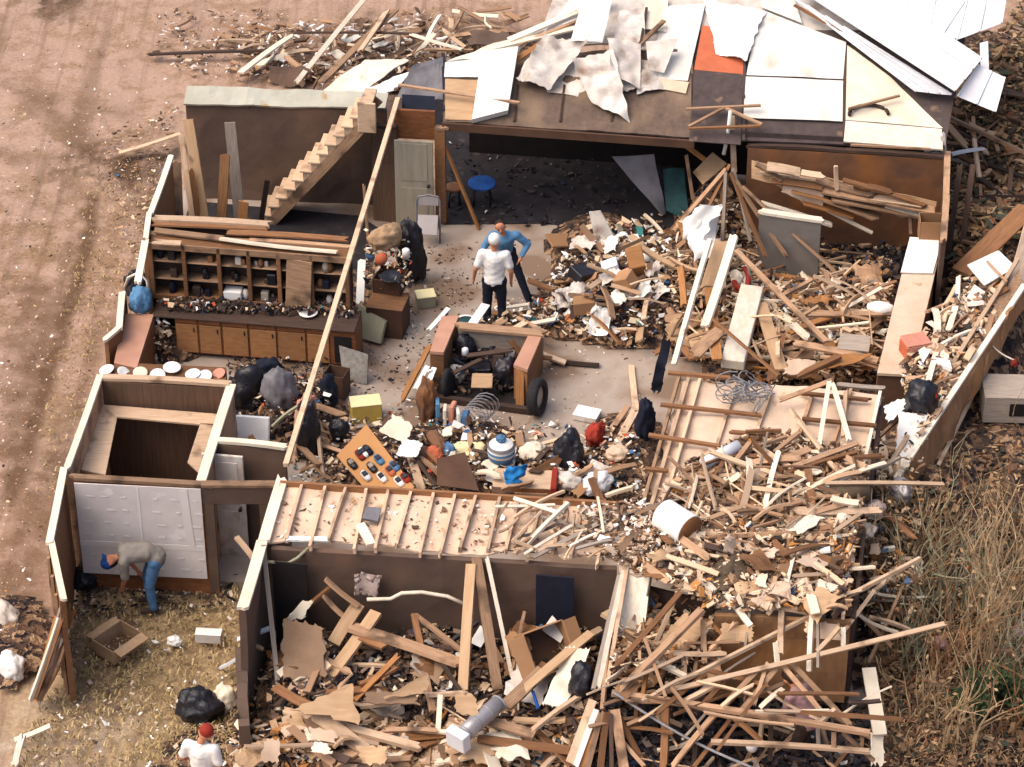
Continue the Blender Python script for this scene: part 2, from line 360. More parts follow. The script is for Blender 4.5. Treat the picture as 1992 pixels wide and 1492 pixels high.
def strew(poly, n, length, wid, label, group, mats=('tan', 'brown', 'light'), z=None, lift=(.02, .3), ang=None, spread=1.6, name='wooden_board', cat='board', tilt=.12, thick=(.02, .045), broken=.7, solo=.36):
    """n boards; the largest are objects of their own, the small rest goes into one mass of splintered boards"""
    L_ = sorted([(random.uniform(*length), random.uniform(*wid)) for _ in range(n)], key=lambda s: -s[0]*s[1])
    for i, (L, w_) in enumerate(L_):
        px, py = pick(poly); c = PH(px, py, random.uniform(*lift)) if z is None else P(px, py, z+random.uniform(*lift))
        a = random.uniform(0, math.pi) if ang is None else random.gauss(ang, spread)
        d = Vector((math.cos(a), math.sin(a), random.gauss(0, tilt)))*L*.5
        lo = .04 if z is None else z+.03
        A, B = c-d, c+d
        A.z = max(A.z, lo); B.z = max(B.z, lo); own = i < n*solo
        o = plank(name, A, B, w_, random.uniform(*thick), random.choice(mats), roll=random.gauss(0, .5), broken=broken, bow=.07, acc=None if own else LOOSE)
        if own: T(o, label, cat, group)

def scraps(poly, n, size, label, group, mats, z=None, lift=(.02, .2), tilt=.2):
    """torn flat pieces of plywood and plasterboard, each an object"""
    for _ in range(n):
        px, py = pick(poly); c = PH(px, py, random.uniform(*lift)) if z is None else P(px, py, z+random.uniform(*lift))
        s = random.uniform(*size); a = random.random()*3.2; u = Vector((math.cos(a), math.sin(a), random.gauss(0, tilt)))*s*.5; v = Vector((-math.sin(a), math.cos(a), random.gauss(0, tilt)))*s*random.uniform(.25, .5)
        k = random.uniform(.3, 1)
        T(panel('torn_plywood', [c-u-v, c+u-v*k, c+u*k+v, c-u*.9+v*random.uniform(.5, 1)], random.choice((.012, .02)), random.choice(mats), res=(7, 7), crump=random.choice((.02, .06, .14)), jag=.1*s, cs=2), label, 'panel', group)
# ================================================================== heaps of debris that the loose pieces lie on
mound(1230, 560, 1.5, 1.3, .75); mound(1330, 520, .8, 1.6, .8); mound(1120, 610, .8, .7, .3); mound(1170, 470, .9, 1.2, .55)
mound(1640, 640, 1.5, 1.9, .75); mound(1480, 640, 1.0, 1.8, .7); mound(1400, 400, .7, .9, .9)
mound(1010, 930, 3.0, .9, .35); mound(760, 880, 1.4, .9, .3); mound(560, 800, .8, 1.1, .45); mound(1220, 860, .7, 1.0, .35); mound(900, 850, 1.2, .6, .2)
mound(330, 660, .6, .5, .4); mound(620, 800, .5, .9, .3); mound(460, 760, .9, .4, .25)
mound(620, 1330, 1.1, 1.4, .75); mound(850, 1320, 1.5, 1.6, .75); mound(1090, 1290, 1.0, 1.5, .9); mound(620, 1460, 2.2, .9, .55); mound(1000, 1440, 2.0, 1.0, .6)
mound(1260, 1440, 1.2, 1.3, .8); mound(1560, 1500, 1.4, .7, .3); mound(1160, 1400, .7, 1.3, 1.0)
mound(1890, 700, .9, 2.6, .8, RAD(-28)); mound(1960, 480, 1.2, 1.8, .9); mound(1930, 150, 1.4, 2.2, 1.1); mound(1800, 960, .8, .8, .9)
mound(1830, 1180, 1.6, 2.4, .5); mound(1960, 900, 1.2, 1.6, .5); mound(1850, 1430, 1.8, .9, .35)
mound(760, 130, 1.3, .6, .4); mound(570, 140, .6, .4, .2); mound(960, 80, 1.0, .5, .4)
mound(1000, 628, .75, .3, .3); mound(10, 1240, .8, 1.2, .25); mound(700, 560, .8, .7, .2); mound(500, 600, 1.5, .25, .08)

# ================================================================== ground: one sheet out to the horizon
def ground():
    def axis(lo, hi, st, far):
        a = [lo+i*st for i in range(int((hi-lo)/st)+1)]; s = st; x = a[-1]
        while x < far: s *= 1.5; x += s; a.append(x)
        s = st; x = a[0]
        while x > -far: s *= 1.5; x -= s; a.insert(0, x)
        return a
    xs = axis(-12, 12.5, .16, 1500); ys = axis(-14, 15, .16, 1500); nx, ny = len(xs), len(ys); vs = []
    for y in ys:
        for x in xs:
            p = Vector((x, y, 0)); z = -.03+.05*noise.noise(p*.6)+.03*noise.noise(p*2.3)+.015*noise.noise(p*6)
            vs.append((x, y, z-.06))
    fs = [(j*nx+i, j*nx+i+1, (j+1)*nx+i+1, (j+1)*nx+i) for j in range(ny-1) for i in range(nx-1)]
    m = bpy.data.materials.new('ground_earth'); n, b = nodes_of(m); L = n.links.new
    tc = n.nodes.new('ShaderNodeTexCoord'); ob = tc.outputs['Object']
    def nz(scale, det=6, rg=.6, vec=ob, st=None):
        k = n.nodes.new('ShaderNodeTexNoise'); k.inputs['Scale'].default_value = scale; k.inputs['Detail'].default_value = det; k.inputs['Roughness'].default_value = rg
        if st:
            mp = n.nodes.new('ShaderNodeMapping'); mp.inputs['Scale'].default_value = st; mp.inputs['Rotation'].default_value = (0, 0, st[3] if len(st) > 3 else 0) if False else (0, 0, RAD(10)); L(vec, mp.inputs[0]); L(mp.outputs[0], k.inputs['Vector'])
        else: L(vec, k.inputs['Vector'])
        return k.outputs[0]
    def ramp(s, a, c):
        r = n.nodes.new('ShaderNodeValToRGB'); r.color_ramp.elements[0].position = a; r.color_ramp.elements[1].position = c; L(s, r.inputs[0]); return r.outputs[0]
    def mix(f, a, c):
        x = n.nodes.new('ShaderNodeMix'); x.data_type = 'RGBA'; L(f, x.inputs[0])
        for i, v in ((6, a), (7, c)):
            if isinstance(v, tuple): x.inputs[i].default_value = (*v, 1)
            else: L(v, x.inputs[i])
        return x.outputs[2]
    def math_(op, a, c):
        x = n.nodes.new('ShaderNodeMath'); x.operation = op; x.use_clamp = True
        for i, v in enumerate((a, c)):
            if isinstance(v, (int, float)): x.inputs[i].default_value = v
            else: L(v, x.inputs[i])
        return x.outputs[0]
    def line(pts, r0, r1):
        out = None
        for (x0, y0), (x1, y1) in zip(pts, pts[1:]):
            A_, B_ = P(x0, y0), P(x1, y1); D_ = B_-A_; L2 = D_.length_squared
            s_ = n.nodes.new('ShaderNodeVectorMath'); s_.operation = 'SUBTRACT'; L(wob2, s_.inputs[0]); s_.inputs[1].default_value = (A_.x, A_.y, 0)
            d_ = n.nodes.new('ShaderNodeVectorMath'); d_.operation = 'DOT_PRODUCT'; L(s_.outputs[0], d_.inputs[0]); d_.inputs[1].default_value = (D_.x/L2, D_.y/L2, 0)
            t_ = math_('MAXIMUM', math_('MINIMUM', d_.outputs['Value'], 1), 0); k_ = n.nodes.new('ShaderNodeVectorMath'); k_.operation = 'SCALE'; k_.inputs[0].default_value = (D_.x, D_.y, 0); L(t_, k_.inputs['Scale'])
            e_ = n.nodes.new('ShaderNodeVectorMath'); e_.operation = 'DISTANCE'; L(s_.outputs[0], e_.inputs[0]); L(k_.outputs[0], e_.inputs[1])
            mr = n.nodes.new('ShaderNodeMapRange'); mr.inputs[1].default_value = r0; mr.inputs[2].default_value = r1; mr.inputs[3].default_value = 1; mr.inputs[4].default_value = 0; L(e_.outputs['Value'], mr.inputs[0])
            out = mr.outputs[0] if out is None else math_('MAXIMUM', out, mr.outputs[0])
        return out
    def spot(p, r0, r1):  # soft round patch of ground colour around a survey point
        d = n.nodes.new('ShaderNodeVectorMath'); d.operation = 'DISTANCE'; L(wob, d.inputs[0]); d.inputs[1].default_value = (p.x, p.y, 0)
        mr = n.nodes.new('ShaderNodeMapRange'); mr.inputs[1].default_value = r0; mr.inputs[2].default_value = r1; mr.inputs[3].default_value = 1; mr.inputs[4].default_value = 0; L(d.outputs['Value'], mr.inputs[0]); return mr.outputs[0]
    nv = n.nodes.new('ShaderNodeTexNoise'); nv.inputs['Scale'].default_value = 1.1; nv.inputs['Detail'].default_value = 5; L(ob, nv.inputs['Vector'])
    wv = n.nodes.new('ShaderNodeVectorMath'); wv.operation = 'MULTIPLY_ADD'; L(nv.outputs['Color'], wv.inputs[0]); wv.inputs[1].default_value = (2.2, 2.2, 0); L(ob, wv.inputs[2])
    sb = n.nodes.new('ShaderNodeVectorMath'); sb.operation = 'SUBTRACT'; L(wv.outputs[0], sb.inputs[0]); sb.inputs[1].default_value = (1.1, 1.1, 0); wob = sb.outputs[0]
    w2 = n.nodes.new('ShaderNodeVectorMath'); w2.operation = 'MULTIPLY_ADD'; L(nv.outputs['Color'], w2.inputs[0]); w2.inputs[1].default_value = (.5, .5, 0); L(ob, w2.inputs[2]); w3 = n.nodes.new('ShaderNodeVectorMath'); w3.operation = 'SUBTRACT'; L(w2.outputs[0], w3.inputs[0]); w3.inputs[1].default_value = (.25, .25, 0); w3b = n.nodes.new('ShaderNodeVectorMath'); w3b.operation = 'MULTIPLY'; L(w3.outputs[0], w3b.inputs[0]); w3b.inputs[1].default_value = (1, 1, 0); wob2 = w3b.outputs[0]
    fine = nz(14, 8, .7); mid = nz(2.2, 6, .6); big = nz(.5, 5, .55)
    pinkish = mix(ramp(fine, .3, .7), (.33, .215, .158), (.44, .305, .235))
    olive = mix(ramp(fine, .35, .65), (.155, .092, .052), (.31, .20, .115))
    straw = mix(ramp(fine, .35, .65), (.24, .165, .085), (.48, .35, .20))
    pale = mix(ramp(fine, .3, .7), (.42, .32, .24), (.55, .44, .35))
    col = mix(math_('MULTIPLY', ramp(math_('ADD', mid, math_('MULTIPLY', big, .4)), .66, .80), .6), pinkish, olive)
    for px, py, a, c in ((60, 520, .3, 2.6), (200, 480, .2, 2.2), (110, 850, .2, 1.6), (40, 1000, .2, 1.5), (230, 280, .1, 1.5)):
        f = math_('MULTIPLY', math_('MULTIPLY', spot(P(px, py), a, c), ramp(mid, .38, .6)), .7); col = mix(f, col, olive)
    for px, py, a, c in ((330, 1330, 1.2, 3.0), (330, 1180, .8, 2.0), (150, 1440, .5, 2.2)): col = mix(math_('MULTIPLY', spot(P(px, py), a, c), ramp(fine, .3, .5)), col, straw)
    for px, py, a, c in ((60, 1470, .2, 1.5), (180, 1420, .2, 1.0)): col = mix(math_('MULTIPLY', spot(P(px, py), a, c), ramp(mid, .4, .6)), col, pale)
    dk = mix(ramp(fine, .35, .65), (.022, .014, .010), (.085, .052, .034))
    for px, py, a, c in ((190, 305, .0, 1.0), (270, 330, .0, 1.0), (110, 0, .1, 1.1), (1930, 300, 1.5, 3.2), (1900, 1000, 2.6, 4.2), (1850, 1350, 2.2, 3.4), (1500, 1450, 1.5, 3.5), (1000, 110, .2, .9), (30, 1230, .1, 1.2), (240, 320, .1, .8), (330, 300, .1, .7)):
        col = mix(math_('MULTIPLY', spot(P(px, py), a, c), ramp(mid, .34, .55)), col, dk)  # dark soil; the patch beside the fallen wall also paints in its shadow
    for pts, a, c, s in (([(180, 380), (178, 450), (160, 510), (140, 570), (118, 640), (92, 720), (60, 830), (20, 960)], .07, .24, 1.3), ([(250, 560), (190, 660), (150, 770), (100, 900)], .05, .2, .5), ([(130, 470), (95, 600), (40, 760)], .05, .2, .5), ([(60, 180), (150, 260), (215, 310), (290, 370), (320, 430)], .1, .5, .75), ([(0, 290), (110, 330), (180, 400)], .1, .4, .5), ([(70, 560), (50, 700), (20, 850)], .2, .6, .8), ([(120, 880), (70, 1010), (30, 1150)], .2, .6, .8), ([(0, 140), (130, 190), (250, 220)], .1, .4, .3)):
        col = mix(math_('MULTIPLY', line(pts, a, c), math_('MULTIPLY', ramp(mid, .15, .5), s*.8)), col, (.135, .078, .048))
    # wheel ruts along the left side
    rut = nz(1.0, 5, .6, st=(3.2, .12, 1)); stony = nz(38, 3, .6)
    col = mix(math_('MULTIPLY', ramp(rut, .50, .64), .5), col, (.15, .09, .06))
    col = mix(math_('MULTIPLY', ramp(stony, .66, .70), .6), col, (.62, .50, .40)); col = mix(math_('MULTIPLY', ramp(nz(30, 4, .6), .64, .70), .6), col, (.10, .06, .04))
    L(col, b.inputs['Base Color']); b.inputs['Roughness'].default_value = .95; b.inputs['Specular IOR Level'].default_value = .1
    bp = n.nodes.new('ShaderNodeBump'); bp.inputs['Strength'].default_value = .5; bp.inputs['Distance'].default_value = .05; L(fine, bp.inputs['Height']); L(bp.outputs[0], b.inputs['Normal'])
    MATS['ground'] = m
    o = mesh_obj('ground', vs, fs, 'ground', loc=Vector((0, 0, 0)), smooth=True); o['kind'] = 'structure'
ground()
# house floor slab (concrete, dusty) ------------------------------------------------------------
mk('concrete', (.46, .40, .35), (.30, .235, .19), .9, bump=.1, var=0, spots=(.20, .135, .095), spot_scale=.9, spot_w=(.44, .60))
mk('floor_shade', (.028, .023, .027), (.012, .011, .014), 3, bump=.3, var=0, spots=(.055, .042, .04), spot_scale=6)  # near-black colour stands in for shade on covered floors
fl = [P(330, 372), P(1850, 470), P(1700, 1420), P(474, 1385), P(552, 1138), P(150, 1130)]
vs = [v.copy() for v in fl]; n5 = len(vs)
for v in vs: v.z = .05
vs += [Vector((v.x, v.y, -.15)) for v in fl]
fs = [tuple(range(n5)), tuple(range(n5, 2*n5))]+[(i, (i+1) % n5, n5+(i+1) % n5, n5+i) for i in range(n5)]
mesh_obj('floor', vs, fs, 'concrete', loc=Vector((0, 0, 0)))['kind'] = 'structure'
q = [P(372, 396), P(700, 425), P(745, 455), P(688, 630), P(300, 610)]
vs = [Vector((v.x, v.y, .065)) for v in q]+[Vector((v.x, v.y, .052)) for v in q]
mesh_obj('room_shade_floor', vs, [tuple(range(5)), tuple(range(5, 10))]+[(i, (i+1) % 5, 5+(i+1) % 5, 5+i) for i in range(5)], 'floor_shade', loc=Vector((0, 0, 0)))['kind'] = 'structure'  # stair room shade painted as a near-black floor sheet
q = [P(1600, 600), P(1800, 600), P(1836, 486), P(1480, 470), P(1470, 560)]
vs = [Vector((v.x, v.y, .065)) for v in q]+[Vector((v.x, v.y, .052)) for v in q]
mesh_obj('room_shade_floor', vs, [tuple(range(5)), tuple(range(5, 10))]+[(i, (i+1) % 5, 5+(i+1) % 5, 5+i) for i in range(5)], 'floor_shade', loc=Vector((0, 0, 0)))['kind'] = 'structure'  # shade below the collapsed ceiling put into this near-black floor sheet
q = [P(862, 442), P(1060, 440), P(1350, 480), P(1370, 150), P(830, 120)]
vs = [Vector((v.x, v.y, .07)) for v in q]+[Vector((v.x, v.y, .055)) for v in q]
mesh_obj('roof_shade_floor', vs, [tuple(range(5)), tuple(range(5, 10))]+[(i, (i+1) % 5, 5+(i+1) % 5, 5+i) for i in range(5)], 'floor_shade', loc=Vector((0, 0, 0)))['kind'] = 'structure'  # shade under the roof painted as a near-black floor sheet
# rubble heaps ------------------------------------------------------------------------------------
def heaps():
    m = bpy.data.materials.new('rubble'); n, b = nodes_of(m); L = n.links.new
    tc = n.nodes.new('ShaderNodeTexCoord'); vo = n.nodes.new('ShaderNodeTexVoronoi'); vo.inputs['Scale'].default_value = 9; vo.inputs['Randomness'].default_value = 1
    nn = n.nodes.new('ShaderNodeTexNoise'); nn.inputs['Scale'].default_value = 5; nn.inputs['Detail'].default_value = 6; L(tc.outputs['Object'], nn.inputs['Vector'])
    ad = n.nodes.new('ShaderNodeVectorMath'); ad.operation = 'MULTIPLY_ADD'; L(nn.outputs['Color'], ad.inputs[0]); ad.inputs[1].default_value = (.5, .5, .5); L(tc.outputs['Object'], ad.inputs[2]); L(ad.outputs[0], vo.inputs['Vector'])
    sp = n.nodes.new('ShaderNodeSeparateColor'); L(vo.outputs['Color'], sp.inputs[0]); rp = n.nodes.new('ShaderNodeValToRGB'); rp.color_ramp.interpolation = 'CONSTANT'
    cols = [(.035, .024, .02), (.075, .045, .032), (.14, .08, .05), (.24, .145, .085), (.05, .033, .028), (.34, .22, .135), (.10, .06, .042), (.02, .016, .02)]
    el = rp.color_ramp.elements
    for i, c in enumerate(cols):
        e = el[i] if i < 2 else el.new(i/8); e.position = i/8; e.color = (*c, 1)
    L(sp.outputs[0], rp.inputs[0]); L(rp.outputs[0], b.inputs['Base Color']); b.inputs['Roughness'].default_value = .9; b.inputs['Specular IOR Level'].default_value = .15
    bp = n.nodes.new('ShaderNodeBump'); bp.inputs['Strength'].default_value = .8; bp.inputs['Distance'].default_value = .06; L(vo.outputs['Distance'], bp.inputs['Height']); L(bp.outputs[0], b.inputs['Normal'])
    MATS['rubble'] = m
    st = .13; nx, ny = int(25/st), int(30/st); idx = {}; vs = []; fs = []; hs = [[0]*(nx+1) for _ in range(ny+1)]
    for j in range(ny+1):
        for i in range(nx+1):
            x, y = -11.5+i*st, -14.5+j*st; h = H(x, y)
            hs[j][i] = h + (.5*h**.5 if h > .02 else 0)*.22*(noise.noise(Vector((x*2.6, y*2.6, 1)))+.7*noise.noise(Vector((x*6, y*6, 3)))) - .015
    def gv(i, j):
        if (i, j) not in idx: idx[(i, j)] = len(vs); vs.append((-11.5+i*st, -14.5+j*st, hs[j][i]))
        return idx[(i, j)]
    for j in range(ny):
        for i in range(nx):
            if max(hs[j][i], hs[j+1][i], hs[j][i+1], hs[j+1][i+1]) > .10: fs.append((gv(i, j), gv(i+1, j), gv(i+1, j+1), gv(i, j+1)))
    o = mesh_obj('rubble_heap', vs, fs, 'rubble', loc=Vector((0, 0, 0)))
    T(o, 'brown rubble heaps of broken boards and dirt under the loose lumber', 'rubble', kind='stuff')
heaps()

# ================================================================== walls
def wall(label, a, b, h=2.1, t=.1, mat='wallbrown', plate='light', z0=0.0, name='wall', crump=.02, studs=0, jag=0, h2=None, pw=.115):
    h2 = h if h2 is None else h2
    A, B = P(*a, h), P(*b, h2); A0 = A.copy(); B0 = B.copy(); A0.z = z0; B0.z = z0
    r = thing(name, label, 'wall', (A0+B0)*.5)
    panel('wall_panel', (A0, B0, B, A), t, mat, r, res=(16, 8), crump=crump, jag=jag, jedges='c')
    if plate:
        m_ = max(1, int((B-A).length/1.5)); sd_ = (B-A).cross(Z).normalized()
        for i in range(m_):
            g = lambda: sd_*random.uniform(-.025, .025)+Z*random.uniform(.02, .05)
            plank('top_plate', A.lerp(B, i/m_)+g(), A.lerp(B, (i+1)/m_+.01)+g(), pw*random.uniform(.8, 1.05), .055, plate, parent=r, broken=.8, bow=.03)
    for i in range(studs):
        p = A0.lerp(B0, (i+.5)/studs); n_ = (B-A).cross(Z).normalized()*(t*.5+.03); p2 = A.lerp(B, (i+.5)/studs)
        plank('stud', p+n_, p2+n_-Z*.05, .045, .06, 'tan', parent=r, broken=0)
    return r
# left outer wall, in leaning sections
wall('far end section of the leaning left outer wall, beside upright loose boards', (331, 308), (291, 418), t=.08, mat='brown', plate='cream', studs=3)
r = wall('left outer wall section beside the open shelves, its top plate pale', (291, 420), (283, 468), t=.08, mat='brown', plate='cream', studs=1); plank('top_plate', P(283, 468, 2.13), P(268, 550, 2.13), .12, .055, 'cream', parent=r, broken=1)
wall('short left outer wall section by the pink counter', (241, 574), (231, 642), t=.08, mat='brown', plate='cream', h=1.15)
wall('kinked left outer wall scrap leaning outward beside the pink counter', (231, 642), (207, 664), t=.08, mat='brown', plate='cream', h=1.15)
wall('left outer wall section beside the room with the square ceiling hole', (196, 735), (131, 912), t=.09, mat='tan', plate='cream', studs=4)
wall('splintered left outer wall section beside the bending man', (122, 915), (100, 1060), t=.09, mat='brown', plate='cream', studs=2)
wall('bowed left outer wall section next to the grey drywall, broken at its near end', (100, 1060), (122, 1168), t=.09, mat='brown', plate='cream', studs=3, h2=1.95)
r = thing('wall', 'low broken end of the left outer wall, splintered studs running down to the grass', 'wall', P(95, 1390))
for i in range(9): plank('splintered_stud', P(122+random.uniform(-6, 8), 1172+i*10, 1.85-i*.1), P(66+random.uniform(-4, 14), 1368+random.uniform(-30, 4), .06+random.random()*.25), random.uniform(.06, .16), .04, random.choice(('grey', 'pale', 'tan', 'brown', 'grey')), parent=r, broken=1, roll=random.uniform(.4, 1.5), bow=.05)
# stair room
r = wall('dark brown back wall behind the staircase with vertical seams', (362, 200), (752, 214), t=.1, mat='wallbrown', plate=None)
for px in (487, 605): plank('seam_strip', P(px, 205, 2.08)-V*.08, P(px, 205, .1)-V*.08, .03, .03, 'dark', parent=r, broken=0)
A, B = P(360, 197, 2.14), P(752, 208, 2.14)
o = panel('torn_siding', (A-V*.12, B-V*.12, B+V*.22+Z*.16, A+V*.24+Z*.18), .05, 'capm', None, res=(26, 4), crump=.05)
T(o, 'pale grey green torn strip along the top of the back wall', 'siding')

wall('low partition between staircase and kitchen, capped by a light board', (293, 428), (522, 440), t=.08, mat='dark', plate='light', pw=.17)
wall('kitchen back wall hidden by the open shelves', (292, 458), (680, 486), h=2.0, t=.06, mat='dark', plate='tan')
# panelled door wall
wall('dark red brown panelled wall to the left of the whitewashed door', (722, 243), (772, 248), t=.08, mat='panelling', plate='dark')
wall('brown panelled wall segment above and right of the whitewashed door', (846, 248), (866, 250), t=.1, mat='brown', plate='tan')
A, B = P(766, 212, 2.45), P(846, 216, 2.45); o = panel('header_panel', (A-Z*.6, B-Z*.6, B, A), .06, 'orange', None); o.data.materials[0] = MATS['cabinet']; T(o, 'orange brown plywood panel above the whitewashed door', 'panel')
# box room with square hole in the ceiling
wall('brown back wall of the small room with the square ceiling hole', (192, 738), (447, 752), t=.1, mat='panelling', plate='light', pw=.16)
wall('right wall of the small room with the square ceiling hole', (449, 752), (392, 938), t=.1, mat='tan', plate='cream', pw=.17)
r = wall('front wall of the small room, hung with grey taped drywall', (143, 930), (412, 945), t=.08, mat='cabinet', plate='tan')
A, B = P(146, 932, 2.1)-V*.07, P(392, 944, 2.1)-V*.07
panel('drywall_sheet', (A-Z*1.78, B-Z*1.78, B-Z*.02, A-Z*.02), .02, 'drywall', r, res=(4, 4))
def on(A, B, u, dz, off=0): return A.lerp(B, u)-V*off-Z*dz
for u0, z0, u1, z1, w_ in ((0, 1.18, 1, 1.18, .10), (.86, 0.05, .89, 1.15, .13), (.56, 1.2, .56, 1.75, .14), (.5, .05, .505, 1.1, .03)):
    plank('joint_tape', on(A, B, u0, z0, .012), on(A, B, u1, z1, .012), w_, .004, 'filler', parent=r, broken=0, ns=1, roll=math.pi/2 if z0 == z1 else 0)
for u in (.07, .22, .38, .62, .78, .93):
    for dz in (.25, .5, .75, 1.0, 1.4, 1.62):
        a = on(A, B, u+random.uniform(-.02, .02), dz, .013); plank('filler_dab', a, a+U*random.uniform(.06, .14)+Z*random.uniform(-.01, .01), random.uniform(.02, .04), .003, 'filler', parent=r, broken=.8, ns=2, nl=2, roll=math.pi/2)
zc = 1.66
r = thing('ceiling_remnant', 'tan ceiling board frame around a large square dark hole', 'ceiling', P(290, 870, zc))
def rq(pts): return [P(x, y, zc) for x, y in pts]
panel('ceiling_board', rq([(196, 788), (440, 808), (425, 830), (228, 812)]), .03, 'light', r); panel('ceiling_board', rq([(196, 788), (228, 812), (205, 925), (158, 915)]), .03, 'light', r)
panel('ceiling_board', rq([(390, 824), (433, 826), (398, 930), (365, 900)]), .03, 'light', r)
o = box('dark_floor_sheet', FR(P(300, 965, .06), 0), (2.6, 3.2, .02), 'dark'); T(o, 'dark brown floor sheet seen through the square ceiling hole', 'floor sheet')
# hall next to it
wall('dark wall stub behind the hallway, light board along its top', (418, 862), (556, 872), t=.09, mat='wallbrown', plate='cream', pw=.12)
r = thing('door_frame_wall', 'brown wall with an open doorway beside the grey drywall', 'wall', P(470, 1150))
A, B = P(392, 945, 2.1), P(545, 945, 2.1)
panel('header', (A-Z*.32, B-Z*.32, B, A), .09, 'wallbrown', r); plank('top_plate', A+Z*.03, B+Z*.03, .13, .05, 'tan', parent=r)
for u0, u1 in ((0.02, .14), (.72, .98)):
    a, b = A.lerp(B, u0), A.lerp(B, u1); panel('side_panel', (Vector((a.x, a.y, 0)), Vector((b.x, b.y, 0)), b-Z*.325, a-Z*.325), .09, 'wallbrown', r)
def nest(part, root, names):
    for ch in list(root.children):
        if ch.name.split('.')[0] in names:
            mb = ch.matrix_basis.copy(); ch.parent = part; ch.matrix_basis = part.matrix_basis.inverted() @ mb
def door(label, px, py, w_, h_, rz, mat, parts=True):
    base = P(px, py, .05); r = thing('door', label, 'door', base); M = FR(base, rz)
    leaf = box('door_leaf', M, (w_, .045, h_), mat, r, bev=.008)
    if parts:
        for zz, hh in ((.15, .75), (1.05, .8)):
            box('door_moulding', M @ Matrix.Translation((0, -.026, zz)), (w_*.7, .012, hh), mat, r, bev=.005)
        lathe('door_knob', M @ Matrix.Translation((w_*.38, -.03, .98)) @ Matrix.Rotation(RAD(90), 4, 'X'), [(.0, 0), (.02, 0), (.02, .03), (.035, .05), (.03, .075), (0, .08)], 'black', r, 12)
    nest(leaf, r, ('door_moulding', 'door_knob')); return r
door('pale panelled door standing in the hallway doorway beside the drywall', 446, 1078, .66, 1.98, 0, 'dirtywhite')
door('whitewashed wooden door beside the leaning staircase pole', 808, 444, .72, 1.9, RAD(2), 'greydoor' if 'greydoor' in MATS else 'grey')
# wall along the yard, posts
wall('narrow brown wall end with splintered pale top between yard and wrecked bedroom', (548, 935), (471, 1188), t=.11, mat='wallbrown', plate='cream', pw=.17, studs=2)
wall('low dark wall stub at the near corner of the yard', (468, 1250), (474, 1400), h=1.05, t=.16, mat='wallbrown', plate=None, jag=.3)
T(plank('post', P(512, 1060, 2.15), P(548, 1400, .25), .07, .07, 'grey', broken=.2), 'thin grey brown post leaning at the corner of the wrecked bedroom', 'post')
T(plank('pole', P(556, 905, 2.2), P(774, 192, 2.5), .085, .07, 'light', broken=.6, bow=.12, nl=10), 'long pale timber running diagonally past the staircase and kitchen', 'pole')
T(plank('pole', P(716, 470, .1), P(708, 360, 1.3), .05, .05, 'tan', broken=.6), 'thin brown upright stick behind the long diagonal timber', 'pole')
# front bedroom wall, facing the camera under the ceiling joists
r = wall('long dark brown wall below the row of ceiling joists', (528, 1064), (1200, 1104), h=2.02, t=.1, mat='wallbrown', plate=None)
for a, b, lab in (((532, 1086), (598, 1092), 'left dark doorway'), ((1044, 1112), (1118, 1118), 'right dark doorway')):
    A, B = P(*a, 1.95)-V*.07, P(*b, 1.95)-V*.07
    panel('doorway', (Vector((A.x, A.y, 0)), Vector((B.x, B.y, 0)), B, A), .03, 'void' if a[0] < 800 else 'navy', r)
# right-hand walls
wall('rust brown wall under the white roof sheets at the right', (1455, 286), (1838, 308), h=2.05, t=.1, mat='rust', plate='dark')
wall('dark gap wall at the right end of the house', (1843, 300), (1836, 470), h=2.05, t=.08, mat='dark', plate='tan')
wall('grey panel wall standing behind fallen poles in the right room', (1478, 415), (1598, 432), h=1.35, t=.08, mat='greywall' if 'greywall' in MATS else 'grey', plate='pale', pw=.16)
for px, lb in ((1868, 'dark post right of the rust brown wall'), (1893, 'dark slanted post beside the mud bank')):
    T(plank('post', P(px, 320, 2.0), P(px-30, 540, .1), .1, .08, 'dark', broken=.5), lb, 'post')
# ceiling decks, joists up
DZ = 2.06
r = thing('ceiling_deck', 'pale ceiling boards with a row of exposed joists above the dark brown wall', 'ceiling', P(830, 1010, 0))
qd = [P(516, 1058, DZ), P(1200, 1096, DZ), P(1205, 985, DZ), P(545, 944, DZ)]
panel('ceiling_board', qd, .03, 'gyp', r, res=(60, 10), crump=.03, jag=.25, jedges='a')
plank('rim_board', P(545, 942, DZ+.06), P(1200, 983, DZ+.06), .05, .12, 'brown', parent=r, broken=0)
for i in range(16):
    x = 546+i*42.3+random.uniform(-3, 3); yb = 944+(x-545)*.062; j = random.uniform(-8, 12)
    plank('joist', P(x, yb, DZ+.06), P(x-27+random.uniform(-5, 5)+j*.2, yb+108+j, DZ+.06), .045, .10, 'light', parent=r, broken=.4, bow=.02, roll=random.uniform(-.2, .2))
r = thing('ceiling_deck', 'right hand ceiling boards with crossing joists, strewn with broken trusses', 'ceiling', P(1480, 900, 0))
panel('ceiling_board', [P(1245, 1010, DZ), P(1668, 1040, DZ), P(1718, 768, DZ), P(1322, 735, DZ)], .03, 'gyp', r, res=(40, 30), crump=.05, jag=.12, jedges='abcd')
panel('ceiling_board', [P(1205, 1120, DZ-.02), P(1655, 1200, DZ-.05), P(1668, 1040, DZ+.0), P(1200, 1000, DZ+.0)], .03, 'gyp', r, res=(40, 20), crump=.12, jag=.3, jedges='ab')
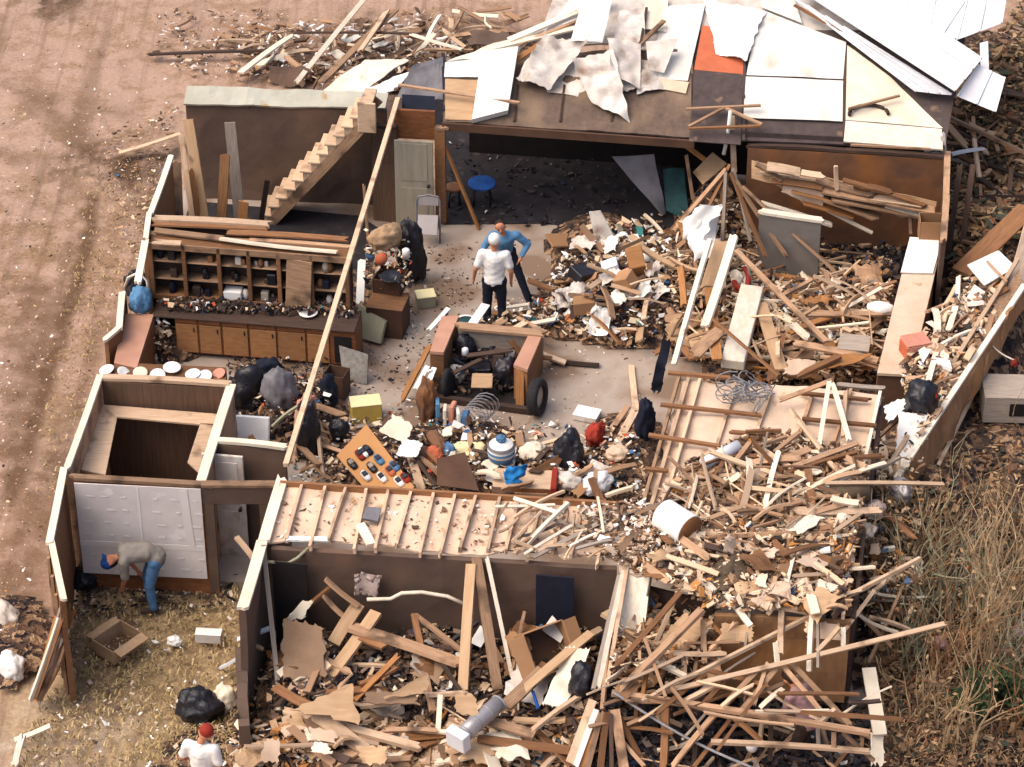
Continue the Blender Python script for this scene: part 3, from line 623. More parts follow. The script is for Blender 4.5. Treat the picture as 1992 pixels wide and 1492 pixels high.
for (x1, y1), (x2, y2), m_ in (((1340, 735), (1262, 1005), 'light'), ((1362, 738), (1290, 990), 'light'), ((1322, 730), (1240, 1020), 'tan'), ((1432, 745), (1360, 980), 'light'), ((1500, 760), (1420, 990), 'light'), ((1712, 765), (1672, 945), 'cream'), ((1655, 760), (1590, 960), 'tan'), ((1580, 770), (1520, 960), 'tan'), ((1655, 1050), (1640, 1200), 'light'), ((1590, 1040), (1570, 1190), 'tan'), ((1468, 1030), (1455, 1180), 'tan')):
    plank('joist', P(x1, y1, DZ+.07), P(x2, y2, DZ+.07), .05, .10, m_, parent=r, broken=.3, bow=.02)
for (x1, y1), (x2, y2) in (((1300, 725), (1420, 735)), ((1285, 787), (1480, 808)), ((1262, 846), (1400, 868)), ((1560, 815), (1705, 828)), ((1255, 912), (1300, 916)), ((1420, 840), (1510, 848)), ((1560, 765), (1690, 778))):
    plank('cross_brace', P(x1, y1, DZ+.15), P(x2, y2, DZ+.15), .07, .045, 'brown', parent=r, broken=.4)
wall('brown plywood wall facing the camera under the collapsed right hand ceiling', (1390, 1195), (1655, 1205), h=2.0, t=.08, mat='plyrust', plate=None, crump=.06, z0=.45)
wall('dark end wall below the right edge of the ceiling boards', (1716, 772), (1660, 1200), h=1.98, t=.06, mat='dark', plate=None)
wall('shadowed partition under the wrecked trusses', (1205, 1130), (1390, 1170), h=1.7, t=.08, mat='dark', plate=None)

# ================================================================== wrecked roof at the top
E0, E1 = P(860, 236, 2.2), P(1838, 286, 2.2); ED = (E1-E0).normalized(); RS = V*math.cos(RAD(19))+Z*math.sin(RAD(19)); RN = ED.cross(RS).normalized()
def R(px, py, off=0.0):
    d = ray(px, py); o = E0+RN*off; return CO+d*((o-CO).dot(RN)/d.dot(RN))
def RQ(pts, off): return [R(x, y, off) for x, y in pts]
r = thing('wrecked_roof', 'torn open house roof with bare brown sheathing along its eave', 'roof', E0)
panel('sheathing', RQ([(862, 237), (1345, 268), (1345, 90), (868, 118)], 0), .04, 'plydark', r, res=(30, 8), crump=.04); panel('sheathing', RQ([(1347, 270), (1838, 290), (1880, 60), (1347, 60)], -.01), .04, 'tar', r, res=(20, 8))
panel('sheathing', RQ([(1040, 92), (1880, 60), (1960, -120), (1100, -60)], -.03), .04, 'dirtywhite', r, res=(20, 8), crump=.05)
plank('fascia', R(860, 241, .0)-Z*.05, R(1350, 276, 0)-Z*.05, .05, .16, 'carddark', parent=r, broken=.3); plank('fascia', R(1445, 262, .03), R(1640, 272, .03), .04, .14, 'tar', parent=r, broken=0)
for x in (1000, 1090, 1190): plank('batten', R(x, 236, .04), R(x+8, 165, .04), .04, .03, 'dark', parent=r)
panel('tar_paper', RQ([(1340, 275), (1441, 282), (1446, 143), (1352, 135)], .03), .02, 'tar', r); panel('red_felt', RQ([(1350, 136), (1446, 145), (1448, 60), (1366, 50)], .035), .02, 'tarred', r)
for x in (1447, 1642): plank('batten', R(x, 275, .05), R(x+2, 30 if x < 1500 else 75, .05), .05, .04, 'dark' if x > 1500 else 'tar', parent=r)
# support wall of the roof, far inside; near-black colour stands in for shade
A, B = E0+V*2.6-Z*.45+U*.1, E0+V*2.6-Z*.45+U*8.9; o = panel('back_wall', (Vector((A.x, A.y, 0)), Vector((B.x, B.y, 0)), B, A), .1, 'void', None); T(o, 'far wall beneath the torn roof, coloured near black as shade', 'wall')
def sheet(label, pts, off, mat='white', t=.012, crump=.0, res=(10, 10), jag=0, name='roof_sheet', cat='sheet', cs=1.6, lift=None, smooth=True):
    q = RQ(pts, off)
    if lift: q = [p+RN*l for p, l in zip(q, lift)]
    o = panel(name, q, t, mat, None, res=res, crump=crump, jag=jag, cs=cs, smooth=False); return T(o, label, cat)
sheet('white roof sheet left of the upright white slab', [(864, 150), (930, 150), (944, 96), (866, 122)], .06, 'whitecl', crump=.02)
o = panel('white_slab', [R(918, 236, .12), R(988, 218, .12), R(1008, 94, .35), R(938, 103, .35)], .14, 'whitecl', None, res=(3, 3)); T(o, 'thick white slab hanging over the roof eave', 'slab')
sheet('crumpled grey white sheet right of the thick white slab', [(1003, 160), (1068, 182), (1148, 100), (1062, 84)], .12, 'dirtywhite', crump=.16, res=(18, 18), jag=.05, lift=(0, .05, .3, .2))
sheet('dirty white sheet draped down over the eave to a torn point', [(1150, 205), (1228, 238), (1196, 118), (1108, 138)], .10, 'dirtywhite', crump=.16, res=(18, 22), jag=.05, lift=(.1, .0, .3, .3))
sheet('folded bright white sheet standing above the draped one', [(1110, 95), (1172, 90), (1192, 22), (1128, 40)], .25, 'whitecl', crump=.12, res=(12, 12), lift=(.2, .1, .4, .3))
sheet('dirty crumpled sheet under the folded white one', [(1190, 98), (1256, 92), (1252, 12), (1205, 22)], .15, 'dirtywhite', crump=.2, res=(16, 16))
sheet('pale curled sheet at the middle of the roof', [(1188, 160), (1246, 178), (1246, 96), (1182, 92)], .12, 'dirtywhite', crump=.14, res=(14, 14), lift=(.2, .05, .1, .3))
sheet('small bent white flap beside the pale curled sheet', [(1262, 136), (1292, 142), (1318, 92), (1256, 95)], .2, 'dirtywhite', crump=.05, lift=(.0, 0, .25, .2))
sheet('long white roof sheet left of the red patch', [(1262, 152), (1338, 158), (1372, 8), (1292, 12)], .07, 'white', crump=.03)
sheet('narrow tan strip below the long white roof sheet', [(1262, 168), (1334, 182), (1340, 160), (1264, 150)], .08, 'gyp')
sheet('crumpled white cloth lying over the red patch', [(1392, 100), (1452, 122), (1492, 20), (1366, -12)], .14, 'whitecl', crump=.2, res=(22, 22), jag=.04, cs=1.1)
sheet('large white roof panel near the right, upper row', [(1452, 146), (1640, 154), (1646, 82), (1476, 18)], .07, 'white', res=(12, 8), crump=.015)
sheet('large white roof panel near the right, lower row', [(1446, 229), (1639, 236), (1640, 157), (1451, 149)], .065, 'white', res=(12, 8), crump=.015)
sheet('tan white roof panel at the right with a dark scorch mark', [(1645, 233), (1834, 250), (1732, 150), (1648, 88)], .07, 'cream', res=(12, 10), crump=.02)
sheet('white fascia board along the right eave', [(1641, 276), (1834, 292), (1832, 252), (1645, 236)], .09, 'pale', t=.04, name='fascia_board', cat='board')
plank_o = plank('post', P(1834, 262, 2.45), P(1838, 322, 1.75), .09, .04, 'white'); T(plank_o, 'short white corner board below the right eave', 'post')
o = tube('cable_loop', [R(1690+38*math.cos(a), 222-18*math.sin(a), .13) for a in [i*.25 for i in range(14)]], .035, 'dark', n=6); T(o, 'dark curved strip lying on the tan roof panel', 'strip')
sheet('white sheet lying flat near the top of the roof', [(1040, 84), (1120, 60), (1195, 0), (1110, 0)], .12, 'whitecl', crump=.08, jag=.03)
sheet('cream sheet wedged beside the long white roof sheet', [(1248, 60), (1296, 62), (1300, -6), (1256, -4)], .1, 'cream', crump=.06)
sheet('dirty sheet at the foot of the crumpled pile on the roof', [(1196, 182), (1256, 176), (1248, 140), (1192, 128)], .08, 'dirtywhite', crump=.1, jag=.04)
sheet('white sheet at the top edge right of the red patch', [(1480, 16), (1560, 45), (1540, -20), (1480, -20)], .07, 'white', crump=.03)
sheet('bent white sheet right of the thick white slab, near the eave', [(1012, 150), (1052, 168), (1092, 120), (1040, 104)], .07, 'white', crump=.1)
sheet('off-white sheet tucked under the draped one', [(1062, 178), (1140, 190), (1170, 120), (1090, 104)], .05, 'dirtywhite', crump=.08, jag=.02)
sheet('grey white sheet below the small bent flap', [(1238, 186), (1300, 176), (1300, 120), (1236, 118)], .05, 'dirtywhite', crump=.1, jag=.02)
sheet('white strip along the middle of the roof above the eave', [(870, 122), (1000, 106), (1060, 60), (960, 84)], .045, 'pale', crump=.05)
sheet('tan sheathing sheet exposed at the left of the eave', [(866, 232), (922, 234), (930, 156), (866, 154)], .05, 'ply', crump=.02)
def ribbed(label, pts, off, lift=(0, 0, 0, 0), ribs=5, mat='metalw'):
    q = [p+RN*l for p, l in zip(RQ(pts, off), lift)]
    r = thing('metal_roofing', label, 'roofing', q[0]); panel('metal_sheet', q, .01, mat, r, res=(14, 10), crump=.02)
    n_ = (q[1]-q[0]).cross(q[3]-q[0]).normalized(); n_ = n_ if n_.z > 0 else -n_
    for i in range(ribs+1):
        u = i/ribs; plank('rib', q[0].lerp(q[1], u)+n_*.02, q[3].lerp(q[2], u)+n_*.02, .035, .03, mat, parent=r, broken=0, ns=1)
ribbed('long white ribbed metal roofing strip slanting across the top right corner', [(1856, 195), (1906, 140), (1680, -30), (1540, -30)], .30, (.25, .35, .1, .0), 3)
ribbed('lower grey white metal roofing strip beneath the long ribbed one', [(1782, 182), (1850, 192), (1640, 60), (1536, -5)], .16, (.05, .1, .1, .05), 3)
ribbed('white metal roofing at the top edge near the mud bank', [(1760, 62), (1850, 88), (1952, 10), (1690, -20)], .25, (.1, .1, .3, .1), 4)
ribbed('small bent metal roofing piece at the end of the long strip', [(1862, 195), (1936, 218), (1952, 165), (1900, 148)], .2, (.1, .0, .2, .3), 2)
ribbed('white metal scrap curling over the right end of the roof', [(1860, 86), (1946, 60), (1958, -5), (1880, 10)], .3, (.1, .2, .4, .2), 2)
o = sheet('narrow white metal strip hanging beside the mud bank', [(1908, 150), (1924, 148), (1922, 80), (1906, 84)], .3, 'metalw')
for ln in '''990 78 1190 -6 .16 pale|pale plank running to the top edge of the roof
1010 86 1150 30 .08 tan|tan batten on the roof above the thick white slab
940 98 1130 52 .14 cream|cream board behind the thick white slab
1000 120 1062 78 .12 orange|orange brown board beside the thick white slab
1195 92 1318 98 .06 grey|grey bar across the middle of the torn roof
1258 15 1244 100 .05 dark|dark bar between the dirty sheet and the long white one
1292 40 1240 90 .09 tan|short tan board among the torn roof sheets
1335 212 1480 205 .06 tan|thin brown rail crossing the tar paper near the eave
1340 246 1412 208 .06 tan|brown brace left of the eave pole
1412 210 1482 242 .06 tan|brown brace right of the eave pole
1340 250 1480 245 .06 brown|lower brown rail at the eave
1650 212 1750 186 .05 tan|thin tan strip on the right roof panel
1655 282 1810 290 .04 tan|thin tan batten under the white fascia board
775 165 1010 200 .07 tan|thin brown rail crossing above the door to the thick white slab
1545 10 1640 62 .06 rust|rusty edge strip beside the metal roofing'''.splitlines():
    a, lb = ln.split('|'); f = a.split(); x1, y1, x2, y2, w_ = map(float, f[:5])
    T(plank('roof_board', R(x1, y1, .22), R(x2, y2, .22), w_, .035, f[5], broken=.3), lb, 'board')
o = panel('roofing_flap', [P(772, 190, 2.25), P(862, 196, 2.25), P(862, 112, 2.6), P(800, 130, 2.6)], .02, 'greytin', None, crump=.08); T(o, 'dark grey roofing flap above the whitewashed door', 'roofing')
T(plank('post', P(862, 105, 2.6), P(866, 215, 2.3), .07, .06, 'black', broken=0), 'short black post at the left end of the roof', 'post')
o = panel('window_strip', [P(782, 216, 2.3), P(846, 218, 2.3), P(846, 188, 2.5), P(782, 184, 2.5)], .04, 'navy'); T(o, 'dark blue opening strip under the grey roofing flap', 'window')
# ================================================================== people
def capsules(segs, vox, name, mat, M, parent, smooth=6):
    """one continuous surface grown round a skeleton of tapered limbs"""
    bm = bmesh.new()
    def sph(c, r, sc=(1, 1, 1)):
        bmesh.ops.create_icosphere(bm, subdivisions=2, radius=1, matrix=Matrix.Translation(c) @ Matrix.Diagonal((r*sc[0], r*sc[1], r*sc[2], 1)))
    for s in segs:
        a, b, ra, rb = Vector(s[0]), Vector(s[1]), s[2], s[3]; sc = s[4] if len(s) > 4 else (1, 1, 1)
        n = max(2, int((b-a).length/(min(ra, rb)*.45))+1)
        for i in range(n+1): f = i/n; sph(a.lerp(b, f), ra+(rb-ra)*f, sc)
    me = bpy.data.meshes.new(name); bm.to_mesh(me); bm.free()
    t = bpy.data.objects.new('tmp', me); COL.objects.link(t)
    r = t.modifiers.new('r', 'REMESH'); r.mode = 'VOXEL'; r.voxel_size = vox
    s_ = t.modifiers.new('s', 'SMOOTH'); s_.iterations = smooth; s_.factor = .5
    dg = bpy.context.evaluated_depsgraph_get(); m2 = bpy.data.meshes.new_from_object(t.evaluated_get(dg))
    bpy.data.objects.remove(t); m2.name = name; m2.materials.clear(); m2.materials.append(MATS[mat])
    if name in ('shirt', 'trousers'):
        f0 = random.random()*50; cs = [v.co.copy() for v in m2.vertices]; nn_ = [v.normal.copy() for v in m2.vertices]
        for v, c_, n_ in zip(m2.vertices, cs, nn_): v.co = c_+n_*(.009*noise.noise(Vector((c_.x*9+f0, c_.y*9, c_.z*14)))+.004*noise.noise(Vector((c_.x*22, c_.y*22+f0, c_.z*30))))
    for p in m2.polygons: p.use_smooth = True
    o = bpy.data.objects.new(name, m2); COL.objects.link(o); o.parent = parent; o.matrix_local = Matrix.Translation(-parent.location) @ M
    return o
def person(label, base, rz, shirt, pants, J=None, hat=None, hair='hair', sc=1.0, sleeve=.55):
    j = dict(pel=(0, 0, .95), wai=(0, .01, 1.08), che=(0, .01, 1.33), nec=(0, .01, 1.50), hed=(0, .03, 1.63), shL=(-.185, 0, 1.42), shR=(.185, 0, 1.42), elL=(-.25, -.03, 1.14), elR=(.25, -.03, 1.14),
             wrL=(-.26, .06, .90), wrR=(.26, .06, .90), hiL=(-.095, 0, .92), hiR=(.095, 0, .92), knL=(-.115, .03, .50), knR=(.115, .03, .50), anL=(-.125, -.02, .09), anR=(.125, -.02, .09))
    if J: j.update(J)
    j = {k: Vector(v) for k, v in j.items()}
    r = thing('person', label, 'person', base)
    M = Matrix.Translation(base) @ Matrix.Rotation(rz, 4, 'Z') @ Matrix.Diagonal((sc, sc, sc, 1))
    up = (j['hed']-j['nec']).normalized(); fw = Vector((0, 1, 0)); fw = (fw-up*fw.dot(up)).normalized(); hc = j['hed']; sd_ = fw.cross(up)
    S = []
    for s in ('L', 'R'):
        S += [(j['sh'+s], j['el'+s], .056, .043), (j['el'+s], j['wr'+s], .042, .028), (j['hi'+s], j['kn'+s], .085, .056), (j['kn'+s], j['an'+s], .055, .038), (j['che'], j['sh'+s], .10, .06), (j['pel'], j['hi'+s], .11, .09)]
        d = (j['wr'+s]-j['el'+s]).normalized(); h0 = j['wr'+s]; sg = -1 if s == 'L' else 1
        lat = d.cross(Vector((sg, 0, 0))).normalized(); inn = d.cross(lat)
        S.append((h0, h0+d*.07, .026, .03))
        for k, (o_, ln) in enumerate(((-.030, .065), (-.010, .08), (.010, .075), (.029, .06))):
            a = h0+d*.085+lat*o_; S += [(a, a+d*ln*.55, .0105, .0095), (a+d*ln*.55, a+d*ln+inn*.02*-sg, .0095, .008)]
        S += [(h0+d*.03-lat*.026, h0+d*.075-lat*.055, .012, .009)]
    S += [(j['pel'], j['wai'], .125, .115), (j['wai'], j['che'], .115, .135), (j['nec']-up*.04, j['hed']-up*.05, .055, .052)]
    S += [(hc-up*.02, hc+up*.03, .082, .09), (hc-up*.02+fw*.025, hc-up*.075+fw*.035, .066, .045), (hc+fw*.09-up*.012, hc+fw*.105-up*.03, .012, .016), (hc-sd_*.085, hc-sd_*.088-up*.03, .017, .012), (hc+sd_*.085, hc+sd_*.088-up*.03, .017, .012), (hc+fw*.083-up*.065-sd_*.015, hc+fw*.083-up*.065+sd_*.015, .012, .012)]
    capsules(S, .0125, 'body', 'skin', M, r, 3)
    e = .02; K = [(j['pel']-Vector((0, 0, .0)), j['wai'], .15, .145), (j['wai'], j['che'], .145, .155), (j['che'], j['nec']-up*.06, .125, .07), (j['wai']-Vector((.06, 0, 0)), j['che']-Vector((.07, 0, 0)), .115, .115), (j['wai']+Vector((.06, 0, 0)), j['che']+Vector((.07, 0, 0)), .115, .115), (j['pel']-Vector((.05, 0, 0)), j['pel']+Vector((.05, 0, 0)), .135, .135)]
    for s in ('L', 'R'):
        K += [(j['che'], j['sh'+s], .115, .078), (j['sh'+s], j['sh'+s].lerp(j['el'+s], min(1, sleeve*1.3)), .08, .068)]
        if sleeve > .8: K += [(j['el'+s], j['wr'+s].lerp(j['el'+s], .12), .066, .045)]
    capsules(K, .018, 'shirt', shirt, M, r, 4)
    Q = [(j['pel']-Vector((.05, 0, .03)), j['pel']+Vector((.05, 0, -.03)), .132, .132)]
    for s in ('L', 'R'): Q += [(j['pel']-Vector((0, 0, .03)), j['hi'+s], .125, .115), (j['hi'+s], j['kn'+s], .108, .08), (j['kn'+s], j['an'+s], .078, .066)]
    capsules(Q, .018, 'trousers', pants, M, r, 4)
    for s in ('L', 'R'):
        a = j['an'+s]; capsules([(a+Vector((0, -.03, -.035)), a+Vector((0, .15, -.05)), .05, .04)], .016, 'shoe', 'dark', M, r, 2)
    if hat:
        o = capsules([(hc+up*.045-fw*.008, hc+up*.055-fw*.008, .102, .098), (hc+up*.035+fw*.09, hc+up*.03+fw*.15, .03, .02, (2.2, 1, .55))], .014, 'cap', hat, M, r, 2)
    if hair:
        capsules([(hc+up*.035-fw*.018, hc-up*.03-fw*.035, .094, .075)], .014, 'hair', hair, M, r, 2)
    if True:
        for s in (-1, 1): capsules([(hc+fw*.088+up*.006+sd_*.032*s, hc+fw*.089+up*.006+sd_*.034*s, .011, .011)], .005, 'eye', 'dark', M, r, 0)
    return r
person('man in white t-shirt, white cap and dark trousers standing with his back turned', P(962, 640, .03), RAD(-6), 'whitecl', 'navy', dict(wrL=(-.33, .04, .93), elL=(-.29, -.04, 1.15), elR=(.27, -.03, 1.14)), hat='whitecl', hair=None, sc=1.12)
person('dark haired man in blue long sleeved shirt facing the camera, leaning forward', P(982, 580, .03), RAD(176), 'bluecl', 'navy', dict(pel=(.02, -.12, .92), wai=(.02, -.06, 1.05), che=(.0, .06, 1.27), nec=(.02, .14, 1.41), hed=(.06, .16, 1.56), shL=(-.20, .08, 1.36), shR=(.19, .08, 1.35), elL=(-.40, .03, 1.15), wrL=(-.30, .22, 1.0), elR=(.33, .08, 1.13), wrR=(.42, .24, .98), hiL=(-.08, -.12, .9), hiR=(.11, -.12, .9), knL=(-.25, -.02, .5), anL=(-.42, .12, .09), knR=(.13, -.05, .49), anR=(.14, -.1, .09)), sc=1.04, sleeve=1.0)
person('man in grey shirt, jeans and blue cap bending down beside the drywall wall', P(291, 1181, .0), RAD(97), 'greyshirt', 'denim', dict(pel=(0, -.16, .93), wai=(0, -.02, 1.02), che=(0, .24, 1.02), nec=(0, .38, .96), hed=(0, .50, .90), shL=(-.18, .30, 1.0), shR=(.18, .30, 1.0), elL=(-.2, .30, .72), wrL=(-.1, .36, .48), elR=(.2, .25, .72), wrR=(.14, .14, .60), hiL=(-.09, -.14, .9), hiR=(.09, -.14, .9), knL=(-.12, -.03, .5), knR=(.12, .0, .5), anL=(-.13, -.06, .09), anR=(.13, -.02, .09)), hat='blue', sc=1.08, sleeve=.7)
person('man in white t-shirt and red cap at the bottom edge, seen from behind', P(404, 1606, 0), RAD(-14), 'whitecl', 'navy', dict(hed=(.05, .06, 1.62), elL=(-.30, .02, 1.15), wrL=(-.25, .2, 1.0)), hat='red', hair=None, sc=1.06)
person('person in pale pink patterned shirt stooping among dark fallen trusses', P(1556, 1492, .0), RAD(48), 'pink', 'dark', dict(pel=(0, -.10, .92), wai=(0, -.04, 1.05), che=(0, .10, 1.26), nec=(0, .21, 1.38), hed=(0, .30, 1.46), shL=(-.18, .12, 1.32), shR=(.18, .12, 1.32), elL=(-.24, .16, 1.04), wrL=(-.18, .30, .84), elR=(.24, .16, 1.04), wrR=(.15, .32, .86), hiL=(-.09, -.09, .9), hiR=(.09, -.09, .9)), sc=1.05)

# ================================================================== built-in furniture
def staircase():
    b = P(512, 434, .06); n = 13; run, rise, wd = .163, .205, .62
    r = thing('staircase', 'steep wooden staircase with pale zigzag treads rising to nothing', 'staircase', b)
    for i in range(n):
        M = FR(b+U*run*i+Z*rise*i+V*wd*.5)
        box('riser', M @ Matrix.Translation((.01, 0, 0)), (.02, wd, rise), 'light', r, bev=.003)
        box('tread', M @ Matrix.Translation((run*.5-.015, 0, rise-.028)), (run+.07, wd+.12, .04), 'light', r, bev=.006); box('side_block', M @ Matrix.Translation((run*.5, -wd*.5-.02, .0)), (run-.004, .03, rise-.03), 'light', r, bev=.003)
    A, B = b-V*.03-Z*.12+U*.04, b+U*(run*n+.04)+Z*(rise*n-.12)-V*.03
    plank('stringer', A-U*.02, B-Z*.06, .035, .2, 'tan', parent=r, broken=0); plank('stringer', A+V*wd+V*.06, B+V*wd+V*.06-Z*.06, .035, .2, 'tan', parent=r, broken=0)
    box('newel_board', FR(b+U*run*n+Z*rise*n-V*.05-Z*.5-U*.05), (.34, .05, .62), 'light', r)
staircase()
def shelves():
    a, b = P(288, 474, 2.05), P(680, 496, 2.05); L = (b-a).length; r = thing('open_shelf_cabinet', 'long brown wall cabinet of open shelves, one door left hanging', 'cabinet', a-Z*1.15)
    M = FR(a-Z*1.1); D = .32; MX = lambda x, y, z: M @ Matrix.Translation((x, y, z))
    box('back_board', MX(L/2, D, 0), (L, .02, 1.1), 'dark', r); box('top_board', MX(L/2, D/2, 1.07), (L, D, .03), 'brown', r); box('bottom_board', MX(L/2, D/2, 0), (L, D, .03), 'brown', r)
    for z in (.36, .72): box('shelf', MX(L/2, D/2+.01, z), (L-.04, D-.05, .025), 'tan', r)
    xs = [0.03, .62, 1.24, 1.77, 2.30, 2.87, L-.03]
    for x in xs: box('divider', MX(x, .0, -.02), (.075, .03, 1.14), 'brown', r); box('partition', MX(x, D/2, .03), (.02, D-.04, 1.03), 'dark', r)
    box('top_rail', MX(L/2, -.002, 1.0), (L, .026, .13), 'tan', r); box('bottom_rail', MX(L/2, -.002, -.03), (L, .026, .1), 'brown', r)
    d = box('cabinet_door', FR(a-Z*1.06+U*2.40-V*.03, RAD(-7), RAD(-3), RAD(3)) @ Matrix.Translation((.22, 0, 0)), (.46, .025, .98), 'orange', r); d.data.materials[0] = MATS['tan']
    k = 0
    for i in range(6):
        for z in (.03, .385, .745):
            for q in range(random.randint(1, 3)):
                x = xs[i]+.1+random.random()*(xs[i+1]-xs[i]-.2); s = random.uniform(.06, .16)
                m_ = random.choice(('dirtywhite', 'black', 'navy', 'brown', 'dark', 'grey', 'black', 'red' if k % 9 == 4 else 'navy')); k += 1
                o = lathe('jar', MX(x, .08+random.random()*.12, z), [(s*.4, 0), (s*.45, s*.9), (s*.3, s*1.2), (s*.28, s*1.35)], m_, None, 10) if random.random() < .6 else box('carton', MX(x, .12, z), (s, s*.8, s*1.4), m_)
                T(o, 'small container left on the open shelves', 'container', 'things on the open shelves')
    o = box('microwave', MX(1.44, .1, .03), (.32, .22, .2), 'whitecl'); T(o, 'white box on the lowest shelf of the open cabinet', 'box')
shelves()
def base_cabinet():
    a, b = P(338, 616, .9), P(694, 634, .9); L = (b-a).length; r = thing('base_cabinet', 'reddish brown kitchen base cabinet with a row of doors', 'cabinet', Vector((a.x, a.y, .05)))
    M = FR(Vector((a.x, a.y, .05))); MX = lambda x, y, z: M @ Matrix.Translation((x, y, z))
    box('carcass', MX(L/2, .32, .09), (L, .58, .74), 'cabinet', r); box('plinth', MX(L/2, .36, 0), (L, .5, .09), 'dark', r); box('countertop', MX(L/2-.2, .28, .835), (L+.4, .66, .035), 'dark', r)
    xs = [0, .42, .84, 1.32, 1.82, 2.34, 2.76]
    for i in range(len(xs)-1):
        w_ = xs[i+1]-xs[i]; d = box('cabinet_door', MX((xs[i]+xs[i+1])/2, .018, .12), (w_-.04, .022, .58), 'orange' if i % 3 == 1 else 'cabinet', r)
        d.data.materials[0] = MATS['cabdoor']; h_ = box('handle', MX(xs[i+1]-.08, .0, .56), (.02, .02, .09), 'black', d); h_.parent = d; h_.matrix_local = d.matrix_basis.inverted() @ Matrix.Translation(-r.location) @ MX(xs[i+1]-.08, .0, .56); box('drawer_front', MX((xs[i]+xs[i+1])/2, .018, .725), (w_-.04, .022, .1), 'cabinet', r)
    box('open_bay', MX(2.98, .02, .14), (.3, .03, .55), 'void', r)
base_cabinet()
def counter_left():
    q = [P(222, 708, .9), P(266, 718, .9), P(299, 614, .9), P(242, 612, .9)]
    r = thing('counter', 'salmon pink countertop running along the left wall', 'counter', P(255, 720, .05))
    panel('countertop', q, .05, 'counter', r, res=(3, 3)); q2 = [p-Z*.03 for p in q]
    panel('front_panel', (q2[1]-Z*.82, q2[2]-Z*.82, q2[2], q2[1]), .03, 'cabinet', r); panel('end_panel', (q2[0]-Z*.82, q2[1]-Z*.82, q2[1], q2[0]), .03, 'cabinet', r)
    q = [P(222, 738, .9), P(440, 752, .9), P(440, 716, .9), P(222, 706, .9)]
    r = thing('counter', 'brown counter behind the small room carrying a row of white bowls', 'counter', P(330, 760, .05))
    panel('countertop', [p-Z*.005 for p in q], .04, 'brown', r); panel('back_panel', (q[3]-Z*.85, q[2]-Z*.85, q[2]-Z*.03, q[3]-Z*.03), .03, 'cabinet', r)
counter_left()
for i, (x, y, s, m_) in enumerate(((210, 722, .15, 'whitecl'), (243, 724, .14, 'whitecl'), (276, 726, .14, 'cream'), (308, 729, .15, 'whitecl'), (331, 716, .17, 'whitecl'), (374, 730, .15, 'whitecl'), (401, 731, .14, 'metalw'), (426, 727, .13, 'salmon'))):
    o = lathe('bowl', FR(P(x+random.uniform(-4, 4), y+random.uniform(-3, 4), .93+(.05 if s > .16 else 0)), random.random(), random.gauss(.25, .3), random.gauss(0, .3)), [(s*.45, 0), (s*.9, s*.16), (s*.86, s*.2), (s*.4, s*.06)], m_, None, 18)
    T(o, 'white bowl in the row behind the small room' if m_ == 'whitecl' else {'cream': 'cream bowl in the row behind the small room', 'metalw': 'grey metal bowl in the row behind the small room', 'salmon': 'pink bowl at the right end of the row'}[m_], 'bowl', 'white bowls behind the small room' if m_ == 'whitecl' else None)
